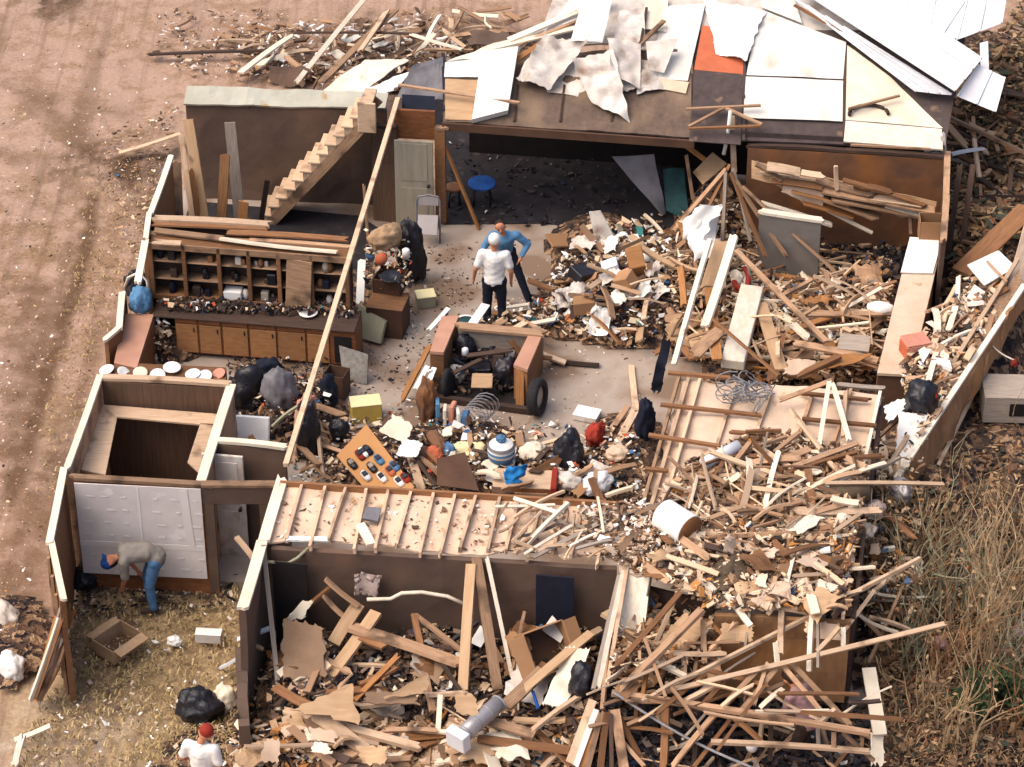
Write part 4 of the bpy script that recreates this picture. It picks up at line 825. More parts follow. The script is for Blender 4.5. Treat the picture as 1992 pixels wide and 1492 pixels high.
def ushape():
    # waist-high counter bent in a U, brown tops
    r = thing('u_shaped_counter', 'u shaped wooden counter with two brown arms around dark clutter', 'counter', P(945, 760, .05)); h = .78
    def arm(nm, pts, m_):
        q = [P(x, y, h) for x, y in pts]; panel(nm+'_top', q, .06, m_, r, res=(3, 3))
        for a_, b_ in ((0, 1), (1, 2), (3, 0)):
            A, B = q[a_]*.97+q[(a_+2) % 4]*.03, q[b_]*.97+q[(b_+2) % 4]*.03; panel(nm+'_side', (A-Z*(h-.06), B-Z*(h-.06), B-Z*.031, A-Z*.031), .02, 'brown', r, res=(2, 2))
    arm('left_arm', [(836, 686), (863, 688), (893, 616), (859, 618)], 'counter'); arm('right_arm', [(999, 712), (1026, 722), (1058, 646), (1033, 644)], 'counter')
    A, B = P(892, 637, h), P(1056, 652, h); panel('back_panel', (A-Z*.72, B-Z*.72, B, A), .05, 'grey', r); plank('back_cap', A+Z*.03, B+Z*.03, .2, .05, 'tan', parent=r, broken=.4)
    plank('front_rail', P(822, 770, .12), P(1040, 800, .12), .1, .1, 'dark', parent=r); plank('corner_post', P(1012, 790, .05), P(1012, 716, .74), .14, .12, 'orange', parent=r, broken=.2)
    o = box('stool', FR(P(935, 742, .05), .2), (.34, .34, .36), 'black'); T(o, 'black box carrying a tan square lid inside the u shaped counter', 'box')
    o = box('plywood_square', FR(P(938, 742, .42), .1), (.36, .42, .03), 'ply'); T(o, 'tan square lid on the black box inside the u shaped counter', 'lid')
    o = lathe('tub', FR(P(907, 668, .1)), [(.14, 0), (.2, .3), (.21, .42), (.15, .46), (0, .47)], 'teal', None); T(o, 'teal tub with white rim inside the u shaped counter', 'tub')
    lathe('rim', FR(P(907, 668, .1)), [(.205, .40), (.225, .40), (.225, .47), (.17, .47)], 'whitecl', None, cap=False).name = 'rim'
    rim_ = COL.objects['rim']; rim_.parent = o; rim_.matrix_parent_inverse = o.matrix_basis.inverted()
    for x, y, rr, m_, lb in ((905, 712, (.2, .2, .4), 'black', 'black sack in the left half of the u shaped counter'), (965, 700, (.26, .2, .3), 'navy', 'dark blue bundle at the back of the u shaped counter'), (985, 752, (.22, .2, .35), 'black', 'black sack beside the right arm of the counter'), (888, 740, (.16, .16, .18), 'dirtywhite', 'grey white rag in the u shaped counter')):
        T(blob('sack', P(x, y, .05), rr, m_), lb, 'sack')
    for x, y, m_ in ((938, 662, 'orangered'), (972, 660, 'orangered'), (905, 690, 'metalw'), (995, 695, 'metalw')):
        T(lathe('can', FR(P(x, y, .45)), [(.05, 0), (.06, .02), (.06, .12), (.04, .14), (0, .14)], m_, None, 12), {'orangered': 'small orange can at the back of the u shaped counter', 'metalw': 'small grey can among black sacks'}[m_], 'can', {'orangered': 'orange cans', 'metalw': 'grey cans'}[m_])
    # tyre leaning on the right arm
    t = thing('wheel', 'black tyre leaning against the right arm of the u shaped counter', 'wheel', P(1046, 780, .05)); M = FR(P(1045, 772, .40), RAD(-12)) @ Matrix.Rotation(RAD(84), 4, 'Y') @ Matrix.Diagonal((.8, .8, .9, 1))
    lathe('tyre', M, [(.26, -.09), (.38, -.1), (.41, -.05), (.41, .05), (.38, .1), (.26, .09), (.24, 0), (.26, -.09)], 'rubber', t, 28, cap=False); lathe('rim', M, [(.0, -.02), (.1, .0), (.25, -.03), (.25, .04), (.1, .05), (0, .03)], 'grey', t, 20)
ushape()
T(plank('rail', P(836, 672, .7), P(782, 778, .15), .09, .05, 'orange'), 'orange brown rail leaning left of the u shaped counter', 'rail')
for i, (a, b) in enumerate((((808, 756), (832, 712)), ((826, 764), (845, 715)), ((812, 716), (838, 722)), ((836, 640), (872, 600)), )):
    T(plank('white_board', P(*a, .35), P(*b, .55), .09, .02, 'whitecl', broken=.5), ['left white slat against the orange brown rail', 'right white slat against the orange brown rail', 'short white slat bridging two upright slats', 'white slat pointing at the man in the white shirt'][i], 'slat')
T(plank('white_board', P(912, 640, .8), P(945, 592, .9), .16, .02, 'whitecl', broken=.5), 'wide white slat at the back corner of the u shaped counter', 'slat')
def chair():
    b = P(834, 466, .05); r = thing('folding_chair', 'grey metal folding chair with pale seat in front of the whitewashed door', 'chair', b); M = FR(b, RAD(4)); q = lambda x, y, z: M @ Vector((x, y, z))
    arc = [q(-.22, -.12, 0), q(-.22, .0, .45), q(-.22, .08, .80), q(-.18, .1, .88), q(0, .11, .91), q(.18, .1, .88), q(.22, .08, .80), q(.22, 0, .45), q(.22, -.12, 0)]
    tube('frame', arc, .018, 'greytin', r, 6)
    tube('rear_legs', [q(-.19, .25, 0), q(-.19, -.1, .44), q(.19, -.1, .44), q(.19, .25, 0)], .015, 'greytin', r, 6)
    box('backrest', M @ Matrix.Translation((0, .075, .70)) @ Matrix.Rotation(RAD(-10), 4, 'X'), (.38, .02, .17), 'chairpad', r); box('seat', M @ Matrix.Translation((0, -.14, .40)) @ Matrix.Rotation(RAD(38), 4, 'X'), (.38, .40, .025), 'chairpad', r)
chair()
def stool(label, p, h, rad, m_, leg='black'):
    r = thing('stool', label, 'stool', p); lathe('seat', FR(p+Z*h), [(0, 0), (rad*.9, 0), (rad, .02), (rad, .05), (rad*.9, .06), (0, .06)], m_, r)
    for i in range(4): a = .78+i*1.571; tube('leg', [p+Vector((math.cos(a), math.sin(a), 0))*rad*.9, p+Vector((math.cos(a)*rad*.6, math.sin(a)*rad*.6, h))], .02, leg, r, 6)
stool('round blue topped stool in the shade under the roof', P(938, 396, .05), .42, .27, 'blue'); stool('dark red stool left of the blue topped stool', P(884, 400, .05), .38, .17, 'rust')
T(plank('pole', P(866, 285, 1.7), P(932, 446, .06), .06, .05, 'orange', broken=.2), 'thin orange brown stick leaning beside the whitewashed door', 'pole')
def carton(label, p, s, rz, m_, rx=0, inner='carddark', flaps=True, name='cardboard_box', ry=0):
    r = thing(name, label, 'box', p); M = FR(p, rz, rx, ry); t = .015; X = lambda x, y, z: M @ Matrix.Translation((x, y, z))
    box('bottom', X(0, 0, 0), (s[0]-.04, s[1]-.04, .02), inner, r)
    for x in (-1, 1): box('side', X(x*s[0]/2, 0, 0), (t, s[1], s[2]), m_, r, bev=.003)
    for y in (-1, 1): box('side', X(0, y*(s[1]/2-.01), .002), (s[0]-.02, t, s[2]-.004), m_, r, bev=.003)
    if flaps:
        for x in (-1, 1): box('flap', X(x*s[0]/2, 0, s[2]) @ Matrix.Rotation(RAD(100*x), 4, 'Y') @ Matrix.Translation((0, 0, 0)), (t, s[1]*.94, s[0]*.36), m_, r, bev=.003)
    return r
def solid(label, p, s, rz, m_, top=None, name='box', cat='box', rx=0, ry=0):
    r = thing(name, label, cat, p); M = FR(p, rz, rx, ry); box('body', M, s, m_, r)
    box('top', M @ Matrix.Translation((0, 0, s[2]+.002)), (s[0]+.01, s[1]+.01, .02), top or m_, r); return r
carton('open brown cardboard box lying on the dry grass of the yard', P(230, 1262), (.46, .62, .26), RAD(-32), 'ply', flaps=True)
carton('dark brown open carton behind the yellow box', P(656, 768, .05), (.36, .34, .5), RAD(-10), 'carddark', flaps=False)
solid('yellow box with a cream lid on the dusty floor', P(712, 812, .05), (.52, .32, .34), RAD(18), 'yellow', 'paleyellow'); solid('small yellow stool cushion near the kitchen clutter', P(828, 592, .05), (.34, .28, .22), RAD(20), 'sage', 'paleyellow')
r = panel('screen_panel', [P(668, 740, .06), P(714, 748, .06), P(716, 690, .62), P(660, 672, .62)], .03, 'mosaic' if 'mosaic' in MATS else 'grey', None, crump=.02); T(r, 'grey patterned square panel propped against the base cabinet', 'panel')
solid('dark brown chest piled with clutter near the kitchen', P(756, 640, .05), (.66, .58, .6), RAD(-4), 'carddark', 'brown', 'chest', 'chest'); carton('brown open box of clutter on top of the dark chest', P(760, 560, .66), (.5, .5, .3), RAD(-8), 'carddark', flaps=False)
T(panel('cushion', [P(702, 655, .1), P(742, 668, .1), P(752, 625, .45), P(700, 592, .62)], .08, 'sage', crump=.04), 'sage green cushion leaning on the dark chest', 'cushion')
T(plank('white_board', P(700, 588, .5), P(704, 505, .9), .14, .03, 'whitecl'), 'upright white slat left of the dark chest', 'slat')
T(lathe('mug', FR(P(790, 500, 1.0)), [(.07, 0), (.07, .15), (.05, .17), (0, .17)], 'whitecl', None, 14), 'white pot on the clutter above the dark chest', 'pot')
T(lathe('bucket', FR(P(745, 500, 1.05), 0, RAD(70)), [(.09, 0), (.11, .22), (.0, .22)], 'orangered', None, 14), 'orange bucket lying on the clutter above the dark chest', 'bucket')
T(lathe('basin', FR(P(760, 545, .97)), [(.1, 0), (.2, .08), (.19, .09), (.08, .02)], 'black', None, 18), 'black basin on the brown box of clutter', 'basin')
T(blob('bundle', P(752, 478, .95), (.32, .22, .26), 'ply'), 'tan bundle on top of the dark chest clutter', 'bundle')
T(blob('bundle', P(800, 545, .05), (.16, .3, .75), 'black'), 'black upright bundle right of the dark chest', 'bundle')
# ---- toys on a board, front of the living room
q = [P(655, 887, .55), P(752, 1000, .5), P(806, 948, .75), P(713, 826, .8)]
T(panel('tan_board', q, .02, 'card2', res=(4, 4)), 'tan square board carrying a scatter of small coloured toys', 'board')

bn = (q[1]-q[0]).cross(q[3]-q[0]).normalized()
for x, y, m_ in ((335, 345, 'navy'), (272, 385, 'red'), (203, 460, 'black'), (430, 425, 'bluecl'), (370, 490, 'black'), (562, 480, 'denim'), (525, 520, 'orangered'), (320, 560, 'metalw'), (455, 575, 'whitecl'), (600, 612, 'whitecl'), (655, 580, 'red'), (300, 365, 'whitecl')):
    px, py = 640+x/4.33, 800+y/4.33; d = ray(px, py); p = CO+d*((q[0]-CO).dot(bn)/d.dot(bn)); ax = (q[1]-q[0]).normalized()
    r = thing('toy', {'navy': 'dark blue toy nearest the top corner of the tan board', 'red': 'dark red toy lying on the tan board', 'black': 'black toy lying on the tan board', 'bluecl': 'light blue toy near the middle of the tan board', 'denim': 'blue toy near the right edge of the tan board', 'orangered': 'orange red toy beside the blue one on the tan board', 'metalw': 'silver grey toy at the lower left of the board', 'whitecl': 'white toy lying on the tan board'}[m_], 'toy', p, {'red': 'dark red toys', 'black': 'black toys', 'whitecl': 'white toys'}.get(m_))
    M = basis(p+bn*.05, p+bn*.05+ax, 0, bn); lathe('body', M @ Matrix.Rotation(RAD(90), 4, 'Y') @ Matrix.Diagonal((.8, 1, 1, 1)), [(.0, -.13), (.045, -.12), (.062, -.06), (.06, .05), (.05, .11), (0, .125)], m_, r, 12)
    box('cabin', M @ Matrix.Translation((-.01, 0, .035)), (.11, .08, .035), 'black' if m_ != 'black' else 'grey', r)
b = P(975, 900, .42); r = thing('striped_basket', 'round white and blue striped basket on the pile', 'basket', b)
lathe('basket_base', FR(b), [(0, 0), (.14, 0), (.22, .14), (.225, .2)], 'denim', r, cap=False)
for i in range(5): lathe('band', FR(b), [(.226+.004*(i % 2), .2+i*.045), (.232-.012*i, .245+i*.045)] if i < 4 else [(.20, .38), (.12, .44), (.0, .45)], ('dirtywhite', 'bluecl', 'whitecl', 'greytin', 'whitecl')[i], r, cap=False)
T(blob('knob', b+Z*.44, (.08, .08, .07), 'denim', r), None, None)
r = solid('brown wooden drawer unit with red end, blue cloth on top', P(1020, 965, .15), (1.0, .5, .34), RAD(4), 'cabinet', 'light', 'drawer_unit', 'drawers'); box('drawer_front', FR(P(1020, 965, .15), RAD(4)) @ Matrix.Translation((-.02, -.26, .05)), (.84, .025, .22), 'tan', r); box('end_panel', FR(P(1020, 965, .15), RAD(4)) @ Matrix.Translation((.49, -.02, -.01)), (.1, .56, .42), 'red', r)
q = [P(985, 905, .85), P(1030, 900, .9), P(1022, 925, .62), P(978, 935, .6)]; T(panel('blue_cloth', q, .02, 'bright_blue', crump=.14, res=(16, 14), cs=3, jag=.05), 'bright blue cloth draped at the back of the drawer unit', 'cloth')
q = [P(978, 915, .6), P(998, 922, .6), P(1022, 940, .5), P(985, 946, .45)]; T(panel('blue_cloth', q, .02, 'bright_blue', crump=.12, res=(14, 14), cs=3, jag=.05), 'bright blue cloth hanging over the front of the drawer unit', 'cloth')
T(blob('garbage_bag', P(1106, 915, .1), (.28, .26, .46), 'black', amp=.3), 'shiny black garbage bag in the middle of the house', 'bag'); T(blob('white_lump', P(1118, 912, .32), (.08, .08, .1), 'orangered'), 'small orange lump on the black garbage bag', 'lump')
T(blob('red_cloth', P(1158, 858, .25), (.24, .14, .2), 'red', amp=.5), 'dark red cloth on the pile right of the garbage bag', 'cloth'); T(blob('blue_bag', P(1255, 850, .3), (.15, .17, .45), 'navy'), 'dark blue bag beside the right hand ceiling boards', 'bag')
r = solid('white flat box lying open on the bare concrete floor', P(1142, 812, .06), (.42, .3, .1), RAD(-12), 'dirtywhite', 'whitecl')
# ---- upper deck things
A, B = P(1290, 990, 2.35), P(1338, 1028, 2.3); r = thing('drum', 'white drum with a brown end lying on the collapsed ceiling', 'drum', P(1310, 1040, 2.1)); ax = (U*.78-V*.62-Z*.02).normalized(); M = basis(P(1318, 1018, 2.38), P(1318, 1018, 2.38)+ax) @ Matrix.Rotation(RAD(90), 4, 'Y')
lathe('drum_body', M, [(.0, -.34), (.18, -.34), (.25, -.29), (.25, .2), (.255, .21), (.255, .25)], 'whitecl', r, 28); lathe('drum_end', M, [(.247, .252), (.245, .26), (.0, .265)], 'rust', r, 28, cap=False)
A, B = P(1368, 903, 2.25), P(1436, 868, 2.3); T(tube('pipe', [A, B], .1, 'metalw', n=16), 'short pale grey pipe lying on the right hand ceiling boards', 'pipe')
T(tube('insulation_roll', [P(1612, 958, 2.25), P(1690, 955, 2.25)], .14, 'bark', n=14), 'brown roll lying across the broken trusses', 'roll'); T(tube('pipe', [P(1600, 945, 2.3), P(1640, 948, 2.3)], .1, 'metalw', n=14), 'short grey pipe stub left of the brown roll', 'pipe'); T(blob('grey_bag', P(1752, 966, 1.5), (.22, .16, .18), 'duct'), 'crumpled grey white bag at the right end of the brown roll', 'bag')
T(blob('white_rag', P(1700, 1000, 1.9), (.2, .16, .12), 'scrap', amp=.5), 'grey pink rag below the brown roll', 'rag'); T(blob('white_rag', P(1685, 1040, 1.8), (.14, .14, .12), 'dirtywhite', amp=.5), 'small dirty white rag at the corner of the ceiling', 'rag')
pts = []
for k in range(26):
    c = P(random.uniform(1415, 1490), random.uniform(740, 778), random.uniform(2.2, 2.5)); a0 = random.random()*6; rr = random.uniform(.12, .3); tx = Matrix.Rotation(random.gauss(0, .7), 3, 'X') @ Matrix.Rotation(random.gauss(0, .7), 3, 'Y')
    pts.append([c+tx @ Vector((rr*math.cos(a0+i*.6), rr*math.sin(a0+i*.6)*.7, .02*math.sin(i))) for i in range(9)])
vs = []; fs = []
for p in pts:
    v, f = tube_vf(p, .012, 4); o = len(vs); vs += v; fs += [tuple(i+o for i in q) for q in f]
T(mesh_obj('wire_tangle', vs, fs, 'wire'), 'grey tangle of wire mesh on the edge of the ceiling boards', 'wire')
T(panel('blue_cloth', [P(1262, 765, .9), P(1285, 770, .9), P(1312, 655, 2.0), P(1290, 650, 2.0)], .03, 'denimdark' if 0 else 'navy', crump=.15, res=(10, 16), jag=.1), 'dark blue cloth hanging at the left edge of the right hand ceiling', 'cloth')
# ---- right room
def long_box():
    q = [P(1706, 728, 1.25), P(1772, 732, 1.25), P(1834, 468, 1.25), P(1771, 466, 1.25)]; r = thing('long_counter', 'long pale topped counter running away along the right wall', 'counter', P(1740, 820, .05))
    panel('top', q, .05, 'gyp', r, res=(4, 10), crump=.01); q2 = [p.lerp((q[0]+q[2])*.5, .03)-Z*.03 for p in q]
    for a, b in ((0, 1), (1, 2), (3, 0)): panel('side', (q2[a]-Z*1.15, q2[b]-Z*1.15, q2[b], q2[a]), .03, 'carddark' if a == 0 else 'brown', r, res=(3, 3))
    T(panel('white_sheet', [P(1752, 530, 1.31), P(1815, 532, 1.31), P(1832, 466, 1.31), P(1770, 462, 1.31)], .02, 'whitecl', crump=.01), 'white sheet covering the far end of the long counter', 'sheet')
    r = carton('orange red open box on the long pale counter', P(1780, 688, 1.28), (.42, .34, .26), RAD(25), 'salmon', rx=RAD(0), inner='cream', flaps=False); box('lid', FR(P(1780, 688, 1.28), RAD(25)) @ Matrix.Translation((0, .02, .265)), (.44, .36, .02), 'salmon', r); box('label_end', FR(P(1780, 688, 1.28), RAD(25)) @ Matrix.Translation((-.225, 0, .01)), (.014, .33, .24), 'orangered', r)
    T(carton('brown carton at the far end of the long counter', P(1808, 462, 1.26), (.4, .36, .42), RAD(5), 'card', flaps=False), None)
long_box()
o = box('beam', basis(P(1425, 708, .85), P(1462, 566, 1.05)) @ Matrix.Translation((.0, 0, -.12)) @ Matrix.Translation((1.05, 0, 0)), (2.1, .4, .2), 'pale'); T(o, 'thick pale boxed beam lying in the right hand rubble', 'beam')
T(panel('white_cloth', [P(1345, 512, 1.0), P(1392, 505, .9), P(1398, 405, 1.6), P(1338, 415, 1.5)], .03, 'whitecl', crump=.3, res=(16, 22), jag=.25, jedges='abd'), 'hanging white cloth under the tent of fallen poles', 'cloth'); T(blob('white_bundle', P(1362, 470, .9), (.32, .22, .42), 'whitecl', amp=.4), 'white cloth bundle in front of the tent of fallen poles', 'bundle')
r = tube('hoop', [P(1442+14*math.cos(a), 542+22*math.sin(a), 1.0) for a in [i*.3 for i in range(-4, 12)]], .05, 'red', n=8); T(r, 'red curved hoop in the right hand rubble', 'hoop'); T(blob('white_lump', P(1432, 548, .95), (.13, .1, .14), 'cream'), 'pale lump beside the red hoop', 'lump')
T(panel('metal_sheet', [P(1288, 420, .15), P(1296, 415, .15), P(1272, 300, 1.3), P(1190, 305, 1.2)], .015, 'greytin', crump=.05), 'dark grey triangular sheet standing in the shade under the roof', 'sheet')
o = panel('white_board', [P(1168, 410, 1.1), P(1200, 470, .55), P(1160, 478, .5), P(1146, 412, 1.05)], .03, 'dirtywhite', crump=.04); T(o, 'upright off-white board on top of the paper heap', 'board')
T(panel('dark_mesh', [P(1330, 330, .9), P(1340, 440, .2), P(1296, 410, .3), P(1290, 330, .9)], .03, 'teal', crump=.2), 'dark teal cloth in the shade right of the grey sheet', 'cloth')
# ---- far right fallen wall and things around
def fallen_wall():
    A, B = P(1742, 938, 1.25), P(1992, 560, 1.45); A2, B2 = P(1690, 905, 1.2), P(1965, 470, 1.5)
    r = thing('fallen_wall', 'toppled wall section slanting at the far right, jagged brown side', 'wall', P(1860, 900, .0))
    panel('wall_side', (A-Z*.9+(U*.1), B-Z*.25+U*.1, B, A), .06, 'plyrust', r, res=(24, 6), jag=.6, jedges='a', crump=.05)
    panel('wall_top', (A, B, B2*.35+B*.65, A2*.35+A*.65), .05, 'tan', r, res=(24, 4), crump=.06, jag=.05)
    plank('rail', A+Z*.06, B+Z*.06, .09, .06, 'pale', parent=r); plank('rail', A.lerp(A2, .38)+Z*.08, B.lerp(B2, .5)+Z*.1, .07, .06, 'light', parent=r)
    plank('rail', P(1700, 860, 1.15), P(1952, 620, 1.3), .05, .05, 'tan', parent=r); plank('rail', A-Z*.75+U*.30, P(1905, 720, .65)+U*.1, .06, .04, 'light', parent=r)
fallen_wall()
T(panel('leaning_panel', [P(1935, 640, 1.0), P(1992, 590, 1.0), P(2040, 380, 1.6), P(1998, 420, 1.6)], .05, 'gyp', crump=.03), 'tan board panel at the right edge above the toppled wall', 'panel')
T(plank('plank', P(1870, 530, 1.2), P(2000, 405, 1.6), .4, .04, 'brown'), 'wide brown plank behind the white square board', 'plank')
q = [P(1882, 516, 1.6), P(1915, 556, 1.5), P(1976, 520, 1.55), P(1942, 488, 1.65)]; T(panel('square_board', q, .03, 'whitecl'), 'white square board lying on the toppled wall', 'board'); T(plank('stick', P(1920, 508, 1.66), P(1958, 548, 1.62), .035, .03, 'tan'), 'thin stick lying across the white square board', 'stick')
T(blob('black_bag', P(1790, 798, 1.35), (.27, .26, .36), 'black', amp=.25), 'black bag with red trim on the toppled wall', 'bag'); T(tube('red_strap', [P(1778, 752, 1.82), P(1800, 748, 1.84), P(1818, 760, 1.78), P(1822, 775, 1.7)], .03, 'red', n=6), 'red strap on the black bag', 'strap')
T(panel('white_sheet', [P(1738, 918, 1.2), P(1766, 912, 1.25), P(1808, 806, 1.45), P(1748, 806, 1.4)], .02, 'whitecl', crump=.1, res=(12, 16), jag=.03), 'white sheet on the toppled wall below the black bag', 'sheet'); T(panel('white_sheet', [P(1724, 835, 1.2), P(1762, 800, 1.3), P(1764, 772, 1.4), P(1716, 790, 1.3)], .02, 'whitecl', crump=.1, jag=.08), 'small folded white sheet left of the black bag', 'sheet')
T(panel('white_sheet', [P(1800, 735, 1.35), P(1822, 740, 1.4), P(1850, 690, 1.5), P(1832, 680, 1.5)], .02, 'cream', crump=.1, jag=.08), 'cream torn sheet above the black bag', 'sheet')
r = solid('weathered grey cabinet at the right edge with a dark opening', P(1965, 800, .4), (1.0, .7, .5), RAD(6), 'grey', 'grey', 'cabinet', 'cabinet'); box('opening', FR(P(1965, 800, .4), RAD(6)) @ Matrix.Translation((.2, -.356, .15)), (.55, .01, .25), 'void', r)
T(tube('bent_wire', sag(P(1905, 640, 1.5), P(1972, 700, 1.1), .1), .015, 'pale', n=5), 'pale bent wire right of the toppled wall', 'wire'); T(blob('red_can', P(1972, 712, .95), (.06, .05, .08), 'red'), 'small red can on the weathered grey cabinet', 'can')
# ---- front rooms
def elbow(): 
    A, B = P(902, 1428, 1.05), P(972, 1366, 1.12); r = thing('duct', 'grey metal duct pipe with a square end lying on the lumber at the bottom', 'duct', A-Z*.2)
    d = (B-A).normalized(); tube('pipe', [A, A.lerp(B, .3), A.lerp(B, .31), A.lerp(B, .65), A.lerp(B, .66), B], .125, 'duct', r, 20)
    for f_ in (.02, .33, .66, .98): tube('seam_ring', [A.lerp(B, f_)-d*.012, A.lerp(B, f_)+d*.012], .133, 'wire', r, 20)
    box('square_end', basis(A-d*.16, A) @ Matrix.Translation((.04, 0, -.15)), (.16, .34, .3), 'metalw', r)
elbow()
carton('tipped brown cardboard box with papers by the dark blue doorway', P(1050, 1268, 1.02), (.66, .7, .42), RAD(38), 'card', rx=RAD(48)); T(panel('paper', [P(1055, 1228, 1.25), P(1090, 1252, 1.2), P(1102, 1228, 1.3), P(1075, 1200, 1.35)], .015, 'dirtywhite', crump=.06), 'crumpled paper in the tipped cardboard box', 'paper')
T(panel('dark_board', [P(1118, 1165, .9), P(1190, 1195, .7), P(1192, 1140, 1.15), P(1160, 1115, 1.4)], .03, 'card', crump=.03, jag=.1), 'dark brown torn cardboard leaning right of the doorway', 'cardboard')
T(panel('plaster_sheet', [P(1052, 1375, .95), P(1100, 1385, .95), P(1152, 1258, 1.35), P(1098, 1250, 1.35)], .03, 'cream', crump=.22, res=(20, 24), jag=.15), 'torn cream plaster sheet in the front rubble', 'sheet'); T(blob('black_bag', P(1132, 1350, 1.0), (.18, .22, .34), 'black'), 'black bag right of the torn plaster sheet', 'bag')
T(panel('blue_cloth', [P(1040, 1345, 1.0), P(1052, 1378, .9), P(1046, 1380, .9), P(1034, 1340, 1.0)], .03, 'blue', crump=.05), 'small blue rag under the torn plaster sheet', 'rag')
r = thing('boxed_column', 'pale boxed column lying open beside the bundle of fallen poles', 'column', P(1230, 1260, 1.0)); A, B = P(1220, 1245, 1.35), P(1240, 1140, 1.9)
box('column_body', basis(A, B, 0) @ Matrix.Translation((.62, 0, -.1)), (1.25, .36, .2), 'pale', r); plank('column_edge', P(1248, 1250, 1.35), P(1258, 1160, 1.85), .06, .16, 'cream', parent=r); box('end_block', basis(A, B, 0) @ Matrix.Translation((-.02, 0, -.09)), (.05, .34, .18), 'rust', r)
T(panel('insulation_scrap', [P(688, 1162, 1.38), P(735, 1166, 1.36), P(746, 1118, 1.78), P(684, 1116, 1.78)], .04, 'scrap', crump=.15, res=(14, 12), jag=.15, smooth=True), 'crumpled grey pink scrap against the dark brown wall', 'scrap')
T(panel('curled_panel', [P(545, 1330, .75), P(640, 1320, .85), P(632, 1215, 1.3), P(545, 1195, 1.3)], .03, 'plydark2', crump=.12, res=(14, 14), jag=.1), 'brown curled panel in the left corner of the wrecked bedroom', 'panel')
T(panel('pale_scrap', [P(545, 1212, 1.2), P(590, 1206, 1.2), P(612, 1168, 1.5), P(590, 1166, 1.5)], .03, 'cream', crump=.12, jag=.1), 'pale curled strip along the top of the brown panel', 'strip')
for lb, q, m_ in (('tan triangular plywood piece, largest in the front rubble', [(556, 1385, .65), (704, 1412, .55), (690, 1330, .8), (676, 1328, .82)], 'ply'),
                  ('tan plywood scrap left of the standing studs', [(735, 1362, .7), (832, 1350, .7), (838, 1312, .9), (812, 1318, .9)], 'ply'), ('brown plywood scrap in the middle of the front rubble', [(700, 1372, .65), (820, 1372, .6), (815, 1340, .7), (712, 1345, .7)], 'plydark2'),
                  ('pale plywood square at the bottom edge', [(505, 1485, .4), (545, 1488, .4), (548, 1432, .75), (512, 1436, .7)], 'gyp'), ('tan plywood scrap at the bottom beside the post', [(700, 1490, .45), (755, 1492, .45), (758, 1450, .6), (690, 1446, .6)], 'ply'),
                  ('tan broken plywood piece above the grey duct', [(880, 1390, .85), (935, 1400, .8), (926, 1348, 1.0), (885, 1345, 1.0)], 'ply'), ('light plywood strip in the lower front rubble', [(600, 1440, .5), (660, 1452, .5), (655, 1420, .6), (600, 1412, .6)], 'gyp'),
                  ('dark carton piece right of the standing studs', [(965, 1270, .6), (1045, 1300, .7), (1030, 1240, 1.0), (992, 1216, 1.1)], 'card'), ('pale plaster scrap near the duct', [(600, 1466, .5), (650, 1470, .5), (640, 1446, .6), (610, 1440, .6)], 'cream')):
    T(panel('plywood_piece', [P(a_, b_, c_+.34) for a_, b_, c_ in q], .02, m_, crump=.05, jag=.08, res=(8, 8)), lb, 'plywood')
T(plank('white_board', P(925, 1255, .85), P(945, 1222, 1.0), .2, .02, 'whitecl', broken=0), 'small white slat between the standing studs and the box', 'slat')
# ---- yard
solid('short white block lying at the edge of the yard', P(407, 1246), (.4, .16, .16), RAD(3), 'dirtywhite', 'whitecl', 'block', 'block'); T(blob('garbage_bag', P(390, 1395), (.34, .28, .3), 'black', amp=.5), 'black garbage bag slumped on the dry grass', 'bag'); T(blob('white_rag', P(436, 1378), (.2, .2, .26), 'cream', amp=.5), 'white and pink rag beside the black garbage bag', 'rag'); T(blob('white_bag', P(22, 1312), (.28, .2, .22), 'whitecl', amp=.3), 'white plastic bag outside the broken left wall', 'bag')
T(blob('white_bag', P(6, 1215), (.2, .3, .25), 'dirtywhite', amp=.5), 'crumpled white sheet at the left picture edge', 'sheet'); T(blob('dark_bundle', P(172, 1130), (.34, .22, .2), 'black', amp=.5), 'black bundle against the drywall in the yard corner', 'bundle'); T(blob('white_lump', P(340, 1252), (.12, .1, .08), 'whitecl', amp=.6), 'small white scrap in the middle of the yard', 'scrap')
T(box('white_carton', FR(P(490, 868, .95), RAD(2), RAD(-25)), (.56, .1, .5), 'whitecl'), 'white board with a dark hole standing behind the hallway wall', 'board'); T(blob('dark_hole', P(490, 866, 1.02), (.07, .07, .12), 'orange'), 'brown lump stuck in front of the white board', 'lump')
for x, y, rr, m_, lb in ((490, 790, (.35, .25, .5), 'black', 'black bag heaped behind the small room'), (545, 790, (.3, .3, .45), 'greytin', 'grey bag behind the hallway wall'), (520, 745, (.3, .2, .3), 'navy', 'dark blue bundle at the end of the kitchen'), (600, 885, (.2, .2, .7), 'black', 'black upright bag beside the long diagonal timber'), (640, 785, (.16, .16, .35), 'navy', 'dark cushion near the yellow box'), (598, 835, (.2, .16, .45), 'salmon', 'pink and white bundle beside the long diagonal timber'), (830, 815, (.2, .16, .5), 'rust', 'dark red brown post stump left of the basket'), (275, 600, (.24, .2, .25), 'bluecl', 'blue cloth at the far end of the pink counter'), (268, 572, (.2, .2, .3), 'black', 'black bundle at the far end of the pink counter'), (660, 855, (.16, .16, .25), 'black', 'black pot beside the tan board of toys')):
    T(blob('bundle', PH(x, y, .0 if x > 300 else .9), rr, m_, amp=.45), lb, 'bundle')
